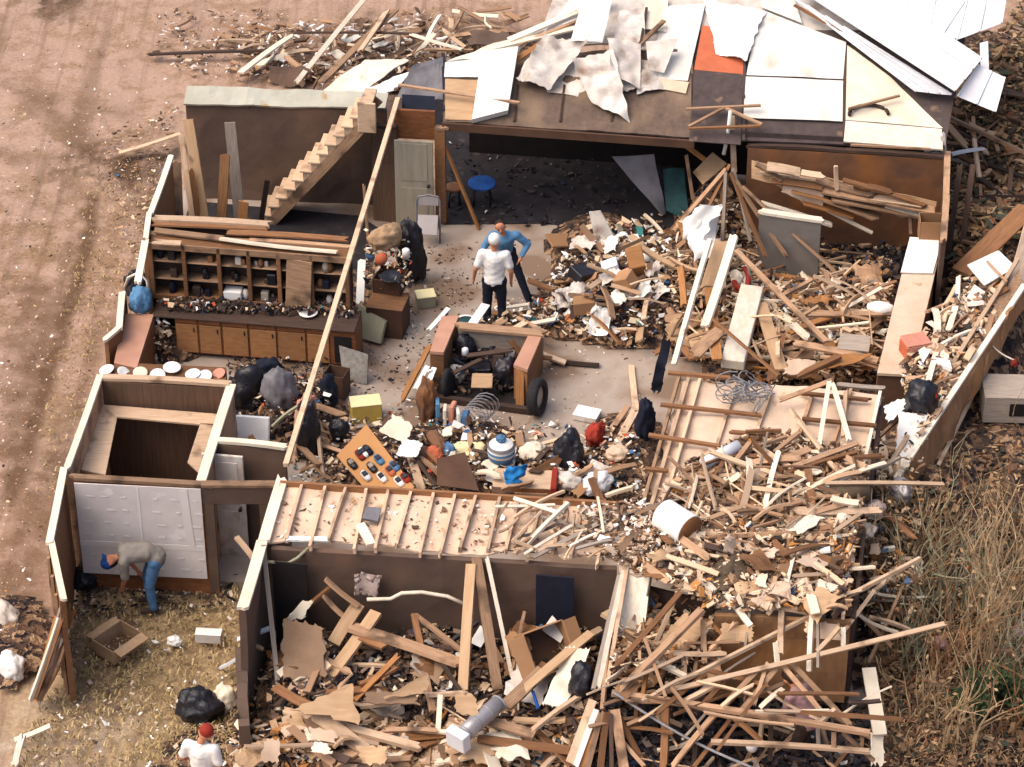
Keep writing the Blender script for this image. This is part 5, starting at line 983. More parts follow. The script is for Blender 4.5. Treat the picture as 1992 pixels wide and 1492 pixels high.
for x, y, m_, s in ((600, 612, 'whitecl', .17), (588, 600, 'black', .14)):
    T(lathe('pan', FR(P(x, y, .93)), [(s*.4, 0), (s, .05), (s*.95, .06), (s*.3, .02)], m_, None, 18), {'whitecl': 'white enamel pan on the cluttered kitchen counter', 'black': 'black pan on the cluttered kitchen counter'}[m_], 'pan')
T(tube('arched_rod', [P(243, 560, 1.0), P(250, 540, 1.4), P(270, 530, 1.5), P(286, 545, 1.4), P(292, 580, .95)], .03, 'pale', n=6), 'pale bent rod arching over the pink counter', 'rod')

for i, (x, y, sx, sz, rz, m_) in enumerate(((852, 822, .07, .42, .2, 'bluecl'), (866, 828, .06, .36, .1, 'cream'), (880, 826, .08, .4, -.1, 'salmon'), (892, 832, .06, .34, .3, 'whitecl'), (905, 832, .1, .3, .0, 'denim'))):
    T(box('binder', FR(P(x, y, .1), rz, RAD(-8)), (sx, .26, sz), m_), {'bluecl': 'light blue upright binder in front of the u shaped counter', 'cream': 'cream upright binder in front of the u shaped counter', 'salmon': 'pink upright binder in front of the u shaped counter', 'whitecl': 'white upright binder in front of the u shaped counter', 'denim': 'dark blue upright binder in front of the u shaped counter'}[m_], 'binder')
vs = []; fs = []
for k in range(7):
    c = P(918+k*4, 822, .12); pts = [c+U*(.22*math.cos(a))+Z*(.2+.22*math.sin(a))+V*(.08*k-.2) for a in [i*.52 for i in range(13)]]; v, f = tube_vf(pts, .01, 4); o = len(vs); vs += v; fs += [tuple(i+o for i in q) for q in f]
T(mesh_obj('wire_basket', vs, fs, 'wire'), 'round grey wire basket right of the upright binders', 'basket')
for x, y, rr, m_, lb in ((850, 868, (.3, .14, .14), 'rust', 'red brown leather bundle left of the dark plank'), (870, 885, (.16, .12, .14), 'denim', 'blue rag behind the drawer unit'), (845, 895, (.2, .14, .14), 'orangered', 'orange red rag among the slats'), (905, 880, (.34, .16, .1), 'paleyellow', 'pale yellow sheet left of the striped basket'), (1035, 885, (.26, .2, .1), 'cream', 'cream paper heap right of the striped basket'), (1105, 945, (.24, .2, .14), 'dirtywhite', 'off-white rag heap right of the drawer unit'), (1160, 950, (.3, .22, .16), 'metalw', 'grey plastic heap at the left of the ceiling boards'), (1200, 890, (.2, .16, .12), 'gyp', 'pale tan scrap heap near the dark blue bag')):
    T(blob('rag_heap', PH(x, y, .0), rr, m_, amp=.34), lb, 'rag')

T(panel('black_floor_sheet', [P(842, 772, .07), P(1022, 796, .07), P(1050, 672, .07), P(892, 660, .07)], .02, 'void', res=(3, 3)), 'black sheet on the floor inside the u shaped counter', 'mat')  # flat black sheet darkens the floor inside the counter
# more wreckage in and behind the u shaped counter
for i in range(9):
    x, y = pick([(860, 700), (905, 650), (1040, 665), (1005, 760), (850, 765)]); c = P(x, y, random.uniform(.2, .6)); a = random.random()*3; d = Vector((math.cos(a), math.sin(a), random.gauss(0, .4)))*random.uniform(.2, .45)
    T(plank('broken_slat', c-d, c+d, random.uniform(.05, .12), .03, random.choice(('dark', 'black', 'brown', 'grey', 'dark')), broken=1), 'dark broken slat in the clutter of the u shaped counter', 'slat', 'slats in the u shaped counter')
for x, y, s_, m_ in ((945, 715, (.3, .5, .22), 'black'), (970, 735, (.2, .3, .5), 'dark'), (880, 725, (.2, .4, .3), 'dark')):
    T(box('machine_block', FR(P(x, y, .06), random.uniform(-.3, .3), random.uniform(-.2, .2)), s_, m_), {(945): 'low black metal block in the u shaped counter', 970: 'tall dark metal block beside the right arm of the counter', 880: 'dark metal block beside the left arm of the counter'}[x], 'block')
T(lathe('wheel_disc', FR(P(872, 745, .3), RAD(-10)) @ Matrix.Rotation(RAD(80), 4, 'Y'), [(0, -.05), (.2, -.06), (.26, -.03), (.26, .03), (.2, .06), (0, .05)], 'rubber', None, 20), 'dark wheel inside the left half of the u shaped counter', 'wheel')
for i in range(11):
    x, y = pick([(930, 612), (1000, 596), (1065, 620), (1060, 650), (930, 634)]); c = PH(x, y, random.uniform(.1, .3)); a = random.gauss(0, .6); d = Vector((math.cos(a), math.sin(a), random.gauss(0, .2)))*random.uniform(.2, .5)
    T(plank('broken_slat', c-d, c+d, random.uniform(.06, .14), .03, random.choice(('light', 'tan', 'cream', 'brown')), broken=1), 'broken slat heaped behind the u shaped counter', 'slat', 'slats behind the u shaped counter')

T(panel('white_paper', [P(738, 845, .5), P(792, 868, .5), P(806, 826, .7), P(768, 806, .7)], .015, 'cream', crump=.1, res=(12, 12), jag=.04), 'large cream paper sheet behind the tan board of toys', 'paper')
T(panel('white_paper', [P(768, 890, .5), P(812, 898, .5), P(826, 866, .62), P(786, 858, .62)], .015, 'whitecl', crump=.16, res=(12, 12), jag=.05), 'crumpled white paper right of the tan board of toys', 'paper')
# ================================================================== loose lumber, piece by piece
# ---- stair room: boards standing upright, and planks lying on top of the kitchen wall
for ln in '''410 520 .05 366 232 2.6 .22 ply|wide tan board standing nearest the far left corner
384 500 .05 352 262 2.2 .1 light|narrow light board at the far left corner
330 500 .05 326 330 1.7 .09 pale|pale narrow board against the leaning left wall
352 505 .05 344 318 1.9 .16 tan|tan board second from the leaning left wall
472 490 .05 447 238 2.5 .2 grey|tall grey brown board pointing up in front of the dark wall
428 510 .05 438 300 2.1 .18 brown|brown board leaning beside the tall grey brown board
466 520 .05 474 392 1.5 .18 orange|short orange board beside the foot of the staircase
500 480 .05 520 350 1.6 .1 dark|dark board leaning under the staircase
398 510 .05 372 330 1.8 .1 orange|orange brown batten between the standing boards
300 448 2.12 432 464 2.12 .13 tan|tan plank on top of the kitchen wall, left half
428 464 2.14 656 490 2.14 .14 cream|cream plank on top of the kitchen wall, right half
300 436 2.12 520 446 2.12 .12 brown|brown plank just in front of the low partition
440 452 2.12 676 466 2.12 .12 brown|brown plank behind the cream one on the kitchen wall
300 470 2.14 352 474 2.14 .12 light|short light plank over the left end of the shelves
232 298 .1 352 260 .35 .14 light|light plank lying on the ground outside the far left corner
566 70 .5 468 142 .25 .2 pale|curved pale plank behind the back wall
707 0 .2 577 160 .7 .1 cream|very long cream pole leaning behind the back wall
769 19 .4 625 160 .7 .16 tan|long tan plank crossing the heap behind the staircase
288 106 .05 528 98 .2 .14 dark|long dark beam on the ground at the top left
574 64 .3 815 66 .5 .1 dark|long dark rail behind the heap at the top
805 68 .6 900 96 .6 .12 pale|pale rail of a broken frame near the roof
556 110 .5 588 136 .4 .12 tan|short tan plank behind the dark seam of the back wall
862 58 .6 905 92 .6 .08 light|light crosspiece of a broken frame near the roof
700 100 .7 752 22 .5 .12 light|light plank in the heap behind the diagonal timber
880 70 .5 1000 60 .4 .1 tan|tan rail behind the torn roof
900 20 .2 880 60 .6 .08 tan|tan stick above the broken frame'''.splitlines():
    a, lb = ln.split('|'); f = a.split(); x1, y1, z1, x2, y2, z2, w_ = map(float, f[:7])
    T(plank('wooden_board', P(x1, y1, z1), P(x2, y2, z2), w_, .035, f[7], roll=random.uniform(-.35, .35), broken=.6, bow=.03, up=Z if z1 > .2 or abs(z2-z1) < 1 else V), lb, 'board')
T(panel('sheathing_piece', [P(520, 165, .3), P(592, 172, .35), P(610, 128, .75), P(520, 122, .7)], .03, 'wallbrown', crump=.06, jag=.12), 'grey brown sheathing piece behind the back wall', 'sheathing')
T(panel('pale_sheet', [P(628, 178, .7), P(700, 190, .8), P(800, 118, .9), P(705, 112, .8)], .02, 'pale', crump=.1, jag=.3, res=(26, 10), jedges='bd'), 'pale splintered siding sheet fanned out beside the roof', 'siding')
T(panel('pale_sheet', [P(660, 196, .9), P(742, 200, .95), P(806, 142, 1.0), P(760, 150, .95)], .02, 'whitecl', crump=.1, jag=.2, jedges='bd'), 'white siding strip below the fanned pale sheet', 'siding')
T(panel('pale_sheet', [P(905, 95, .7), P(985, 92, .8), P(998, 58, .9), P(915, 60, .8)], .03, 'wallbrown', crump=.06, jag=.1), 'dark brown sheet standing behind the white slab', 'sheathing')
# ---- right room
R1 = 'loose board in the heap below the rust brown wall'; G1 = 'boards heaped below the rust brown wall'
rows('''1492 324 2.08 1556 336 1.99 .22 .04 light
1559 336 1.99 1598 342 1.95 .14 .04 light
1599 370 1.64 1818 410 1.34 .2 .04 tan
1676 362 1.78 1732 374 1.68 .16 .04 brown
1602 384 1.49 1714 426 1.11 .3 .03 tan
1602 405 1.26 1697 453 0.80 .06 .04 cream
1722 400 1.39 1815 424 1.19 .08 .04 pale
1626 322 2.18 1628 368 1.68 .07 .05 light
1770 412 1.29 1772 454 0.84 .06 .05 tan
1500 352 1.78 1600 366 1.69 .12 .04 brown
1470 318 2.13 1520 350 1.81 .14 .04 tan
1640 350 1.89 1800 400 1.44 .12 .04 brown
1560 392 1.38 1660 420 1.14 .2 .03 orange
1700 385 1.54 1790 398 1.46 .15 .03 light
1480 395 1.30 1620 438 0.92 .12 .05 pale
1480 336 1.85 1600 352 1.7 .16 .04 light
1500 344 1.8 1640 372 1.55 .2 .04 ply
1590 348 1.8 1700 378 1.6 .18 .04 tan
1660 362 1.7 1812 396 1.35 .16 .04 brown
1620 388 1.5 1780 418 1.2 .2 .04 tan
1540 372 1.6 1650 400 1.35 .18 .04 orange''', R1, G1, zmode='A')
T(panel('collapsed_ceiling', [P(1462, 352, 1.6), P(1815, 440, .95), P(1822, 392, 1.45), P(1462, 312, 1.98)], .03, 'ply', crump=.06, jag=.2, jedges='a', res=(30, 6)), 'sloping collapsed ceiling strip carrying boards below the rust brown wall', 'ceiling')
T(panel('plywood_piece', [P(1519, 372, 1.55), P(1600, 408, 1.2), P(1604, 372, 1.6), P(1524, 352, 1.75)], .03, 'gyp', crump=.04, jag=.05), 'pale plywood sheet on the heap below the rust brown wall', 'plywood')
T(panel('plywood_piece', [P(1348, 335, 1.15), P(1368, 360, 1.0), P(1414, 318, 1.35), P(1386, 296, 1.5)], .03, 'ply', crump=.05), 'tan plywood square at the peak of the fallen poles', 'plywood')
R2 = 'thin brown pole fanning down from the peak of the tent of poles'; G2 = 'poles of the fallen tent'
rows('''1418 325 1.7 1304 450 .5 .07 .05 brown
1412 330 1.7 1290 475 .4 .08 .05 tan
1412 335 1.7 1404 500 .6 .06 .05 grey
1422 335 1.7 1490 500 .8 .06 .05 brown
1432 352 1.6 1531 500 .7 .07 .05 tan
1445 362 1.6 1626 528 .6 .07 .05 tan
1308 265 2.0 1370 310 1.6 .08 .05 orange
1335 302 1.6 1348 388 .8 .06 .05 tan
1420 320 1.75 1360 440 .8 .06 .04 brown
1426 330 1.7 1460 470 .8 .05 .05 grey
1416 340 1.6 1385 470 .7 .07 .05 brown''', R2, G2, name='pole', cat='pole', zmode='A', default_mat='tan')
T(tube('metal_pole', [P(1421, 216, 2.7), P(1416, 262, 2.2), P(1408, 300, 1.8)], .035, 'whitecl', n=8), 'short white metal pole at the peak of the fallen tent', 'pole'); T(plank('post', P(1424, 226, 2.5), P(1428, 335, 1.5), .09, .07, 'light'), 'light post stub at the peak of the fallen tent', 'post')
rows('''1381 467 1.5 1311 710 1.2 .09 .06 pale|long pale pole slanting along the left side of the right hand room
1428 460 1.5 1371 636 1.1 .17 .05 cream|cream splintered board left of the red hoop
1404 470 1.3 1376 560 1.0 .24 .04 ply|pinkish tan board behind the cream splintered one
1431 487 1.6 1609 666 1.1 .09 .06 tan|long brown pole crossing the right hand rubble
1388 621 1.2 1516 730 1.2 .06 .04 brown|thin brown strip crossing the thick pale beam
1528 618 1.0 1570 656 1.0 .14 .05 cream|short cream board in the right hand rubble
1545 668 .9 1708 702 .9 .14 .05 tan|long tan board near the front of the right hand rubble
1549 732 .9 1628 695 1.1 .14 .05 brown|brown board slanting over the orange plywood
1549 612 1.0 1742 610 1.1 .1 .05 tan|long tan stick pointing at the long counter
1639 602 1.0 1714 560 1.1 .06 .04 cream|cream stick lying by the long counter
1629 748 1.4 1722 756 1.4 .08 .05 grey|grey rail in front of the long counter
1519 576 .9 1580 544 1.1 .07 .05 tan|short tan stick above the long brown pole
1380 560 1.1 1395 700 1.0 .18 .04 orange|orange brown board left of the thick pale beam
1480 590 1.0 1520 720 .9 .22 .04 ply|wide tan board right of the thick pale beam
1350 690 1.0 1405 640 1.1 .24 .04 tan|wide tan plank below the cream splintered board
1520 650 .9 1500 740 .9 .16 .05 brown|brown board at the foot of the thick pale beam''', '', None, zmode='A')
T(panel('plywood_piece', [P(1585, 722, .95), P(1655, 712, .95), P(1706, 688, 1.0), P(1640, 690, 1.05)], .03, 'orange', crump=.05, jag=.1), 'orange plywood sheet at the front of the right hand rubble', 'plywood'); bpy.data.objects[-1 if False else COL.objects[-1].name]
T(panel('plywood_piece', [P(1520, 730, .95), P(1570, 732, .9), P(1590, 700, 1.0), P(1530, 698, 1.05)], .03, 'gyp', crump=.06, jag=.1), 'cream plywood scrap left of the orange plywood', 'plywood')
T(panel('plywood_piece', [P(1628, 680, .95), P(1690, 686, .95), P(1694, 655, 1.0), P(1636, 650, 1.0)], .03, 'grey', crump=.03), 'grey board square near the long counter', 'board')
T(blob('white_basin', P(1712, 606, 1.05), (.24, .13, .12), 'whitecl', amp=.1), 'white oval basin lying by the long counter', 'basin')
strew([(1440, 540), (1720, 520), (1700, 720), (1500, 740), (1420, 690)], 34, (.5, 1.7), (.05, .15), 'loose board in the rubble of the right hand room', 'boards strewn in the right hand room', ('tan', 'brown', 'light', 'tan', 'orange'), lift=(.03, .3), tilt=.12)
strew([(1310, 450), (1400, 420), (1380, 700), (1300, 700)], 16, (.5, 1.3), (.05, .16), 'splintered board below the tent of fallen poles', 'boards below the tent of fallen poles', ('tan', 'brown', 'light', 'orange'), lift=(.05, .35), ang=1.35, spread=.5, tilt=.2)
# ---- paper and lumber heap in the middle
for i in range(12):
    x, y = pick([(1050, 560), (1120, 460), (1240, 450), (1300, 560), (1260, 660), (1110, 640)]); c = PH(x, y, .12); s = random.uniform(.14, .3); a = random.random()*3; u = Vector((math.cos(a), math.sin(a), random.gauss(0, .3)))*s; v = Vector((-math.sin(a), math.cos(a), random.gauss(0, .3)))*s*.8
    T(panel('paper_sheet', [c-u-v, c+u-v, c+u+v, c-u+v], .012, random.choice(('whitecl', 'dirtywhite', 'white')), crump=.18, res=(8, 8), jag=.05, cs=3), 'crumpled white paper on the heap in the middle of the house', 'paper', 'papers on the middle heap')
for px, py, s, rz, m_, lb in ((1090, 470, (.5, .4, .05), .5, 'card', 'tan cardboard flap at the left top of the paper heap'), (1140, 605, (.4, .26, .26), .1, 'card', 'brown carton near the white papers'), (1215, 490, (.75, .35, .05), .9, 'ply', 'tan board on the right of the paper heap'), (1240, 520, (.3, .5, .3), .3, 'orange', 'orange brown box behind the papers'), (1188, 520, (.3, .3, .1), .2, 'metalw', 'pale violet box among the papers'), (1130, 540, (.4, .35, .2), .8, 'black', 'black case in the paper heap'), (1225, 560, (.3, .3, .3), 1.2, 'card', 'brown box at the right of the papers')):
    T(box('crate', FR(PH(px, py, .08), rz, random.gauss(0, .3), random.gauss(0, .3)), s, m_), lb, 'box')
strew([(1040, 570), (1130, 440), (1300, 440), (1320, 600), (1250, 670), (1100, 640)], 26, (.3, 1.1), (.05, .14), 'loose board among papers in the middle of the house', 'boards on the middle heap', ('tan', 'brown', 'light', 'ply', 'dark'), lift=(.05, .25), tilt=.25)
rows('''1072 700 .1 1165 710 .1 .12 .06 dark|dark brown beam lying on the bare concrete
1056 690 .25 1100 706 .15 .1 .05 light|light stick on the end of the dark brown beam
1228 712 .08 1238 800 .2 .1 .05 light|light timber standing on the bare concrete
1180 850 .3 1222 790 .4 .1 .05 tan|tan board at the left of a leaning pair
1200 866 .3 1235 800 .4 .13 .05 light|light board at the right of a leaning pair
800 890 .35 822 958 .45 .14 .04 light|light board beside the tan board of toys
818 890 .45 876 945 .5 .08 .05 tan|tan slat right of the tan board of toys
806 885 .5 850 945 .5 .05 .05 dark|dark slat right of the tan board of toys
830 880 .5 890 940 .5 .05 .05 rust|red brown slat right of the tan board of toys
880 880 .5 904 950 .45 .07 .04 cream|cream strip over the brown panel by the drawers
570 900 .9 578 800 1.3 .05 .05 tan|tan stick beside the long diagonal timber
530 830 .6 580 790 .9 .05 .04 sage|greenish stick behind the hallway wall
460 1045 1.2 492 1085 1.0 .08 .05 light|light stick in front of the hallway door
1035 1085 2.2 1165 1018 2.3 .06 .05 grey|grey stick on the ceiling near the white drum
1014 1072 2.15 1106 978 2.4 .06 .05 pale|pale stick on the right end of the joists
1001 1078 2.15 1086 996 2.3 .07 .05 light|light stick on the right end of the joists
1000 970 2.3 1090 1000 2.3 .06 .05 cream|cream strip crossing the last joists
700 1020 2.2 722 1060 2.15 .14 .05 cream|cream block fallen between two joists
462 1245 .9 526 1222 1.0 .07 .04 metalw|grey metal strip sticking out of the yard wall
430 1298 .1 466 1276 .5 .07 .04 metalw|grey metal strip at the foot of the yard wall
470 1250 1.0 512 1262 1.0 .06 .04 tan|tan stick at the near corner of the yard
118 1190 1.3 66 1362 .1 .16 .04 orange|orange board leaning inside the broken left wall
140 1186 1.2 88 1330 .1 .12 .04 orange|second orange board leaning inside the broken left wall
30 1440 .05 98 1412 .2 .08 .04 cream|cream stick on the ground at the bottom left
30 1490 .05 44 1432 .3 .1 .04 pale|pale stick at the bottom left corner
388 1405 .1 450 1425 .1 .08 .04 light|light stick near the man in the red cap''', '', None, zmode='A')
T(panel('brown_panel', [P(850, 945, .5), P(932, 955, .5), P(905, 880, .75), P(850, 892, .75)], .03, 'carddark', crump=.03), 'dark brown panel left of the drawer unit', 'panel')
T(panel('grey_board', [P(705, 1010, 2.2), P(735, 1015, 2.2), P(742, 990, 2.25), P(712, 988, 2.25)], .05, 'greytin', crump=.03), 'grey scrap lying between the joists', 'scrap')
T(panel('white_strip', [P(556, 1055, 2.12), P(640, 1054, 2.12), P(640, 1045, 2.13), P(556, 1044, 2.13)], .03, 'whitecl', crump=.03, jag=.05), 'white strip along the front edge of the joist row', 'strip')
strew([(900, 850), (1230, 860), (1250, 960), (950, 960)], 14, (.3, .9), (.05, .16), 'loose board at the front of the living room', 'boards at the front of the living room', ('tan', 'light', 'brown', 'ply'), lift=(.05, .3), tilt=.2)
# ---- broken trusses on the right-hand ceiling (absolute heights)
RT = 'broken roof truss piece lying on the right hand ceiling boards'; GT = 'truss pieces on the right hand ceiling'
rows('''1517 778 2.3 1618 740 2.5 0.070 .05 tan
1613 744 2.5 1594 864 2.25 0.070 .05 cream
1620 748 2.5 1652 858 2.25 0.070 .05 cream
1646 760 2.4 1640 850 2.25 0.062 .05 light
1539 796 2.35 1598 874 2.25 0.070 .05 light
1487 877 2.3 1610 960 2.25 0.078 .05 light
1476 884 2.3 1600 966 2.25 0.070 .05 light
1524 926 2.25 1602 968 2.25 0.070 .05 cream
1543 908 2.35 1668 862 2.35 0.078 .05 tan
1530 920 2.3 1666 880 2.3 0.062 .05 brown
1506 880 2.35 1554 842 2.35 0.062 .05 tan
1613 899 2.3 1648 938 2.25 0.070 .05 light
1532 936 2.3 1562 982 2.2 0.070 .05 light
1573 940 2.4 1570 980 2.2 0.062 .05 cream
1392 992 2.25 1632 992 2.25 0.078 .05 light
1377 1044 2.25 1666 1036 2.25 0.070 .06 tan
1458 1106 2.2 1592 1098 2.2 0.070 .05 light
1624 1034 2.4 1676 998 2.4 0.062 .05 light
1605 940 2.45 1836 942 2.3 0.055 .05 light
1288 1066 2.2 1374 1156 2.15 0.125 .05 grey
1306 1062 2.25 1388 1150 2.2 0.125 .05 pale
1322 1060 2.2 1400 1148 2.15 0.094 .05 grey
1406 1146 2.2 1460 1218 2.0 0.086 .05 cream
1495 1180 2.1 1592 1196 2.05 0.078 .05 light
1440 880 2.3 1530 850 2.3 0.062 .05 tan
1450 840 2.3 1520 838 2.3 0.055 .05 brown
1410 920 2.25 1460 860 2.35 0.078 .05 tan
1380 940 2.2 1440 980 2.3 0.070 .05 tan
1290 985 2.2 1360 950 2.3 0.055 .05 brown''',RT, GT, name='truss_member', cat='truss', zmode='A')
strew([(1400, 880), (1680, 870), (1670, 1000), (1380, 1000), (1330, 960)], 46, (.35, 1.3), (.05, .12), 'broken roof truss piece lying on the right hand ceiling boards', GT, ('tan', 'light', 'cream', 'brown', 'tan'), z=2.12, lift=(.02, .3), tilt=.15, name='truss_member', cat='truss')
strew([(1210, 1020), (1660, 1040), (1650, 1190), (1220, 1110)], 36, (.3, 1.0), (.05, .15), 'splintered board on the sagging front ceiling at the right', 'boards on the sagging front ceiling', ('tan', 'light', 'cream', 'brown', 'dark'), z=2.14, lift=(.02, .22), tilt=.12)
for i, q in enumerate(([(1460, 1180), (1500, 1192), (1520, 1150), (1478, 1145)], [(1490, 1165), (1545, 1172), (1550, 1130), (1500, 1128)], [(1545, 1160), (1580, 1166), (1578, 1128), (1548, 1128)], [(1600, 1150), (1650, 1160), (1650, 1128), (1602, 1120)], [(1400, 1080), (1440, 1086), (1448, 1050), (1408, 1050)], [(1340, 1010), (1380, 1016), (1388, 985), (1350, 985)])):
    T(panel('plaster_scrap', [P(x, y, 2.25+random.uniform(-.05, .1)) for x, y in q], .02, 'gyp', crump=.18, jag=.15, cs=2.5), 'torn plaster scrap on the sagging front ceiling at the right', 'plaster', 'plaster scraps on the front ceiling')
T(blob('dark_bush', P(1425, 1130, 2.05), (.46, .3, .16), 'bark', amp=.34, fr=4), 'dark brown matted clump on the sagging front ceiling', 'clump')
# ---- front rooms at the bottom
for ln in '''917 1098 2.0 901 1344 .8 .15 .1 ply|tall tan stud, left one of three standing in the front rubble
926 1085 2.05 968 1342 .8 .14 .09 tan|tall tan stud, middle one of three standing in the front rubble
947 1085 2.1 996 1316 .8 .06 .05 pale|thin pale stick, right one of three standing in the front rubble
698 1175 1.25 649 1252 .95 .2 .06 ply|tan plank end beside the crumpled scrap
732 1191 1.2 630 1330 .75 .2 .06 ply|long tan plank below the crumpled scrap
681 1219 1.1 894 1290 1.0 .24 .06 tan|long wide brown plank crossing the front rubble
542 1313 .8 632 1247 1.05 .12 .05 cream|cream batten along the edge of the curled panel
577 1342 .7 638 1288 .95 .2 .05 light|light plank below the cream batten
545 1372 .6 580 1320 .8 .1 .05 light|light stick at the left of the front rubble
566 1368 .65 622 1316 .85 .1 .04 tan|tan stick beside the light plank
690 1362 .7 776 1274 1.0 .08 .05 orange|thin orange brown stick in the front rubble
700 1374 .75 803 1357 .85 .09 .05 light|light stick right of the triangular plywood
553 1384 .65 812 1453 .7 .13 .07 light|long light beam across the bottom of the front rubble
540 1421 .6 700 1424 .6 .08 .05 tan|tan batten below the triangular plywood
751 1421 .75 850 1422 .75 .07 .05 tan|tan batten left of the grey duct
808 1197 1.2 900 1268 1.0 .07 .05 tan|tan stick against the dark brown wall
805 1194 1.25 818 1254 1.0 .09 .05 brown|brown stick against the dark brown wall
633 1126 1.7 697 1178 1.3 .08 .05 tan|tan stick crossing near the crumpled scrap
607 1172 1.3 650 1137 1.6 .07 .05 brown|brown crosspiece near the left doorway
628 1156 1.45 670 1200 1.15 .07 .05 tan|second tan stick near the left doorway
821 1285 .9 842 1384 .8 .1 .05 tan|tan stick standing left of the tall studs
832 1352 .9 905 1348 .9 .08 .05 light|light crooked stick left of the tall studs
856 1352 .95 852 1420 .7 .07 .05 cream|cream upright stick above the grey duct
1056 1304 1.15 982 1374 1.0 .2 .05 tan|tan board beside the torn plaster sheet
1150 1232 1.35 1000 1360 1.0 .14 .05 ply|long tan board running under the torn plaster sheet
1140 1346 1.15 1032 1424 .85 .08 .05 light|light stick below the torn plaster sheet
930 1436 .8 1108 1460 .8 .16 .06 brown|brown beam right of the grey duct
950 1402 .9 1040 1430 .85 .16 .05 tan|tan board right of the grey duct
700 1240 1.05 748 1260 1.05 .1 .05 brown|brown stick over the long wide plank
770 1300 .9 700 1330 .8 .08 .04 brown|brown stick in the dark middle of the front rubble
860 1290 1.0 900 1350 .85 .06 .04 dark|dark stick beside the left stud
880 1246 1.0 930 1210 1.2 .05 .05 black|black rod between the tall studs
1000 1400 .85 1100 1400 .9 .12 .04 ply|tan board below the blue rag
1020 1330 1.0 1060 1290 1.1 .12 .04 brown|brown slat under the tipped box
1020 1190 1.2 996 1300 .9 .05 .04 tan|thin tan slat left of the tipped box'''.splitlines():
    a, lb = ln.split('|'); f = a.split(); x1, y1, z1, x2, y2, z2, w_, t_ = map(float, f[:8])
    T(plank('wooden_board', P(x1, y1, z1), P(x2, y2, z2), w_, t_, f[8], roll=random.uniform(-.3, .3), broken=.5, bow=.03), lb, 'board')
strew([(540, 1190), (900, 1200), (1180, 1230), (1150, 1380), (980, 1400), (540, 1400)], 36, (.4, 1.4), (.05, .18), 'loose board in the front rubble', 'boards in the front rubble', ('tan', 'brown', 'light', 'ply', 'brown', 'dark', 'grey'), lift=(.02, .22), tilt=.2)
strew([(500, 1410), (1120, 1410), (1120, 1500), (470, 1500)], 36, (.3, 1.5), (.06, .22), 'loose board along the bottom edge of the photo', 'boards along the bottom edge', ('tan', 'light', 'brown', 'ply', 'orange', 'cream'), lift=(.02, .25), tilt=.15)
T(tube('hose', [P(714, 1166, 1.36), P(760, 1165, 1.38), P(781, 1154, 1.5), P(820, 1152, 1.5), P(870, 1160, 1.45), P(902, 1174, 1.36)], .03, 'pale', n=6), 'pale hose curving along the foot of the dark brown wall', 'hose')
T(tube('hose', [P(512, 1092, 1.95), P(560, 1096, 1.9), P(578, 1086, 1.95), P(600, 1066, 2.05)], .025, 'sage', n=6), 'greenish hose hanging across the left dark doorway', 'hose')
# ---- bundle of poles and collapsed trusses at the bottom right
rows('''1213 1110 2.1 1164 1335 1.4 .07 .05 pale
1204 1120 2.05 1154 1340 1.4 .06 .05 grey
1220 1100 2.15 1180 1335 1.4 .05 .05 light
1190 1180 1.8 1172 1380 1.3 .06 .05 tan''', 'slender pole in the bundle running towards the camera', 'bundle of slender poles', name='pole', cat='pole', zmode='A')
rows('''1153 1362 1.3 1104 1495 .7 .12 .05 light
1160 1380 1.3 1118 1495 .7 .08 .05 whitecl
1170 1385 1.3 1142 1495 .7 .08 .05 tan
1180 1385 1.3 1168 1495 .7 .09 .05 brown
1196 1380 1.3 1214 1495 .7 .14 .06 tan
1188 1390 1.3 1190 1495 .7 .06 .05 dark
1200 1390 1.2 1256 1495 .6 .09 .05 brown
1165 1392 1.2 1130 1495 .65 .1 .05 orange''', 'splintered pole fanning out at the bottom centre', 'splintered poles at the bottom centre', name='pole', cat='pole', zmode='A')
RB = 'truss member in the collapsed frame at the bottom right'; GB = 'collapsed truss frame at the bottom right'
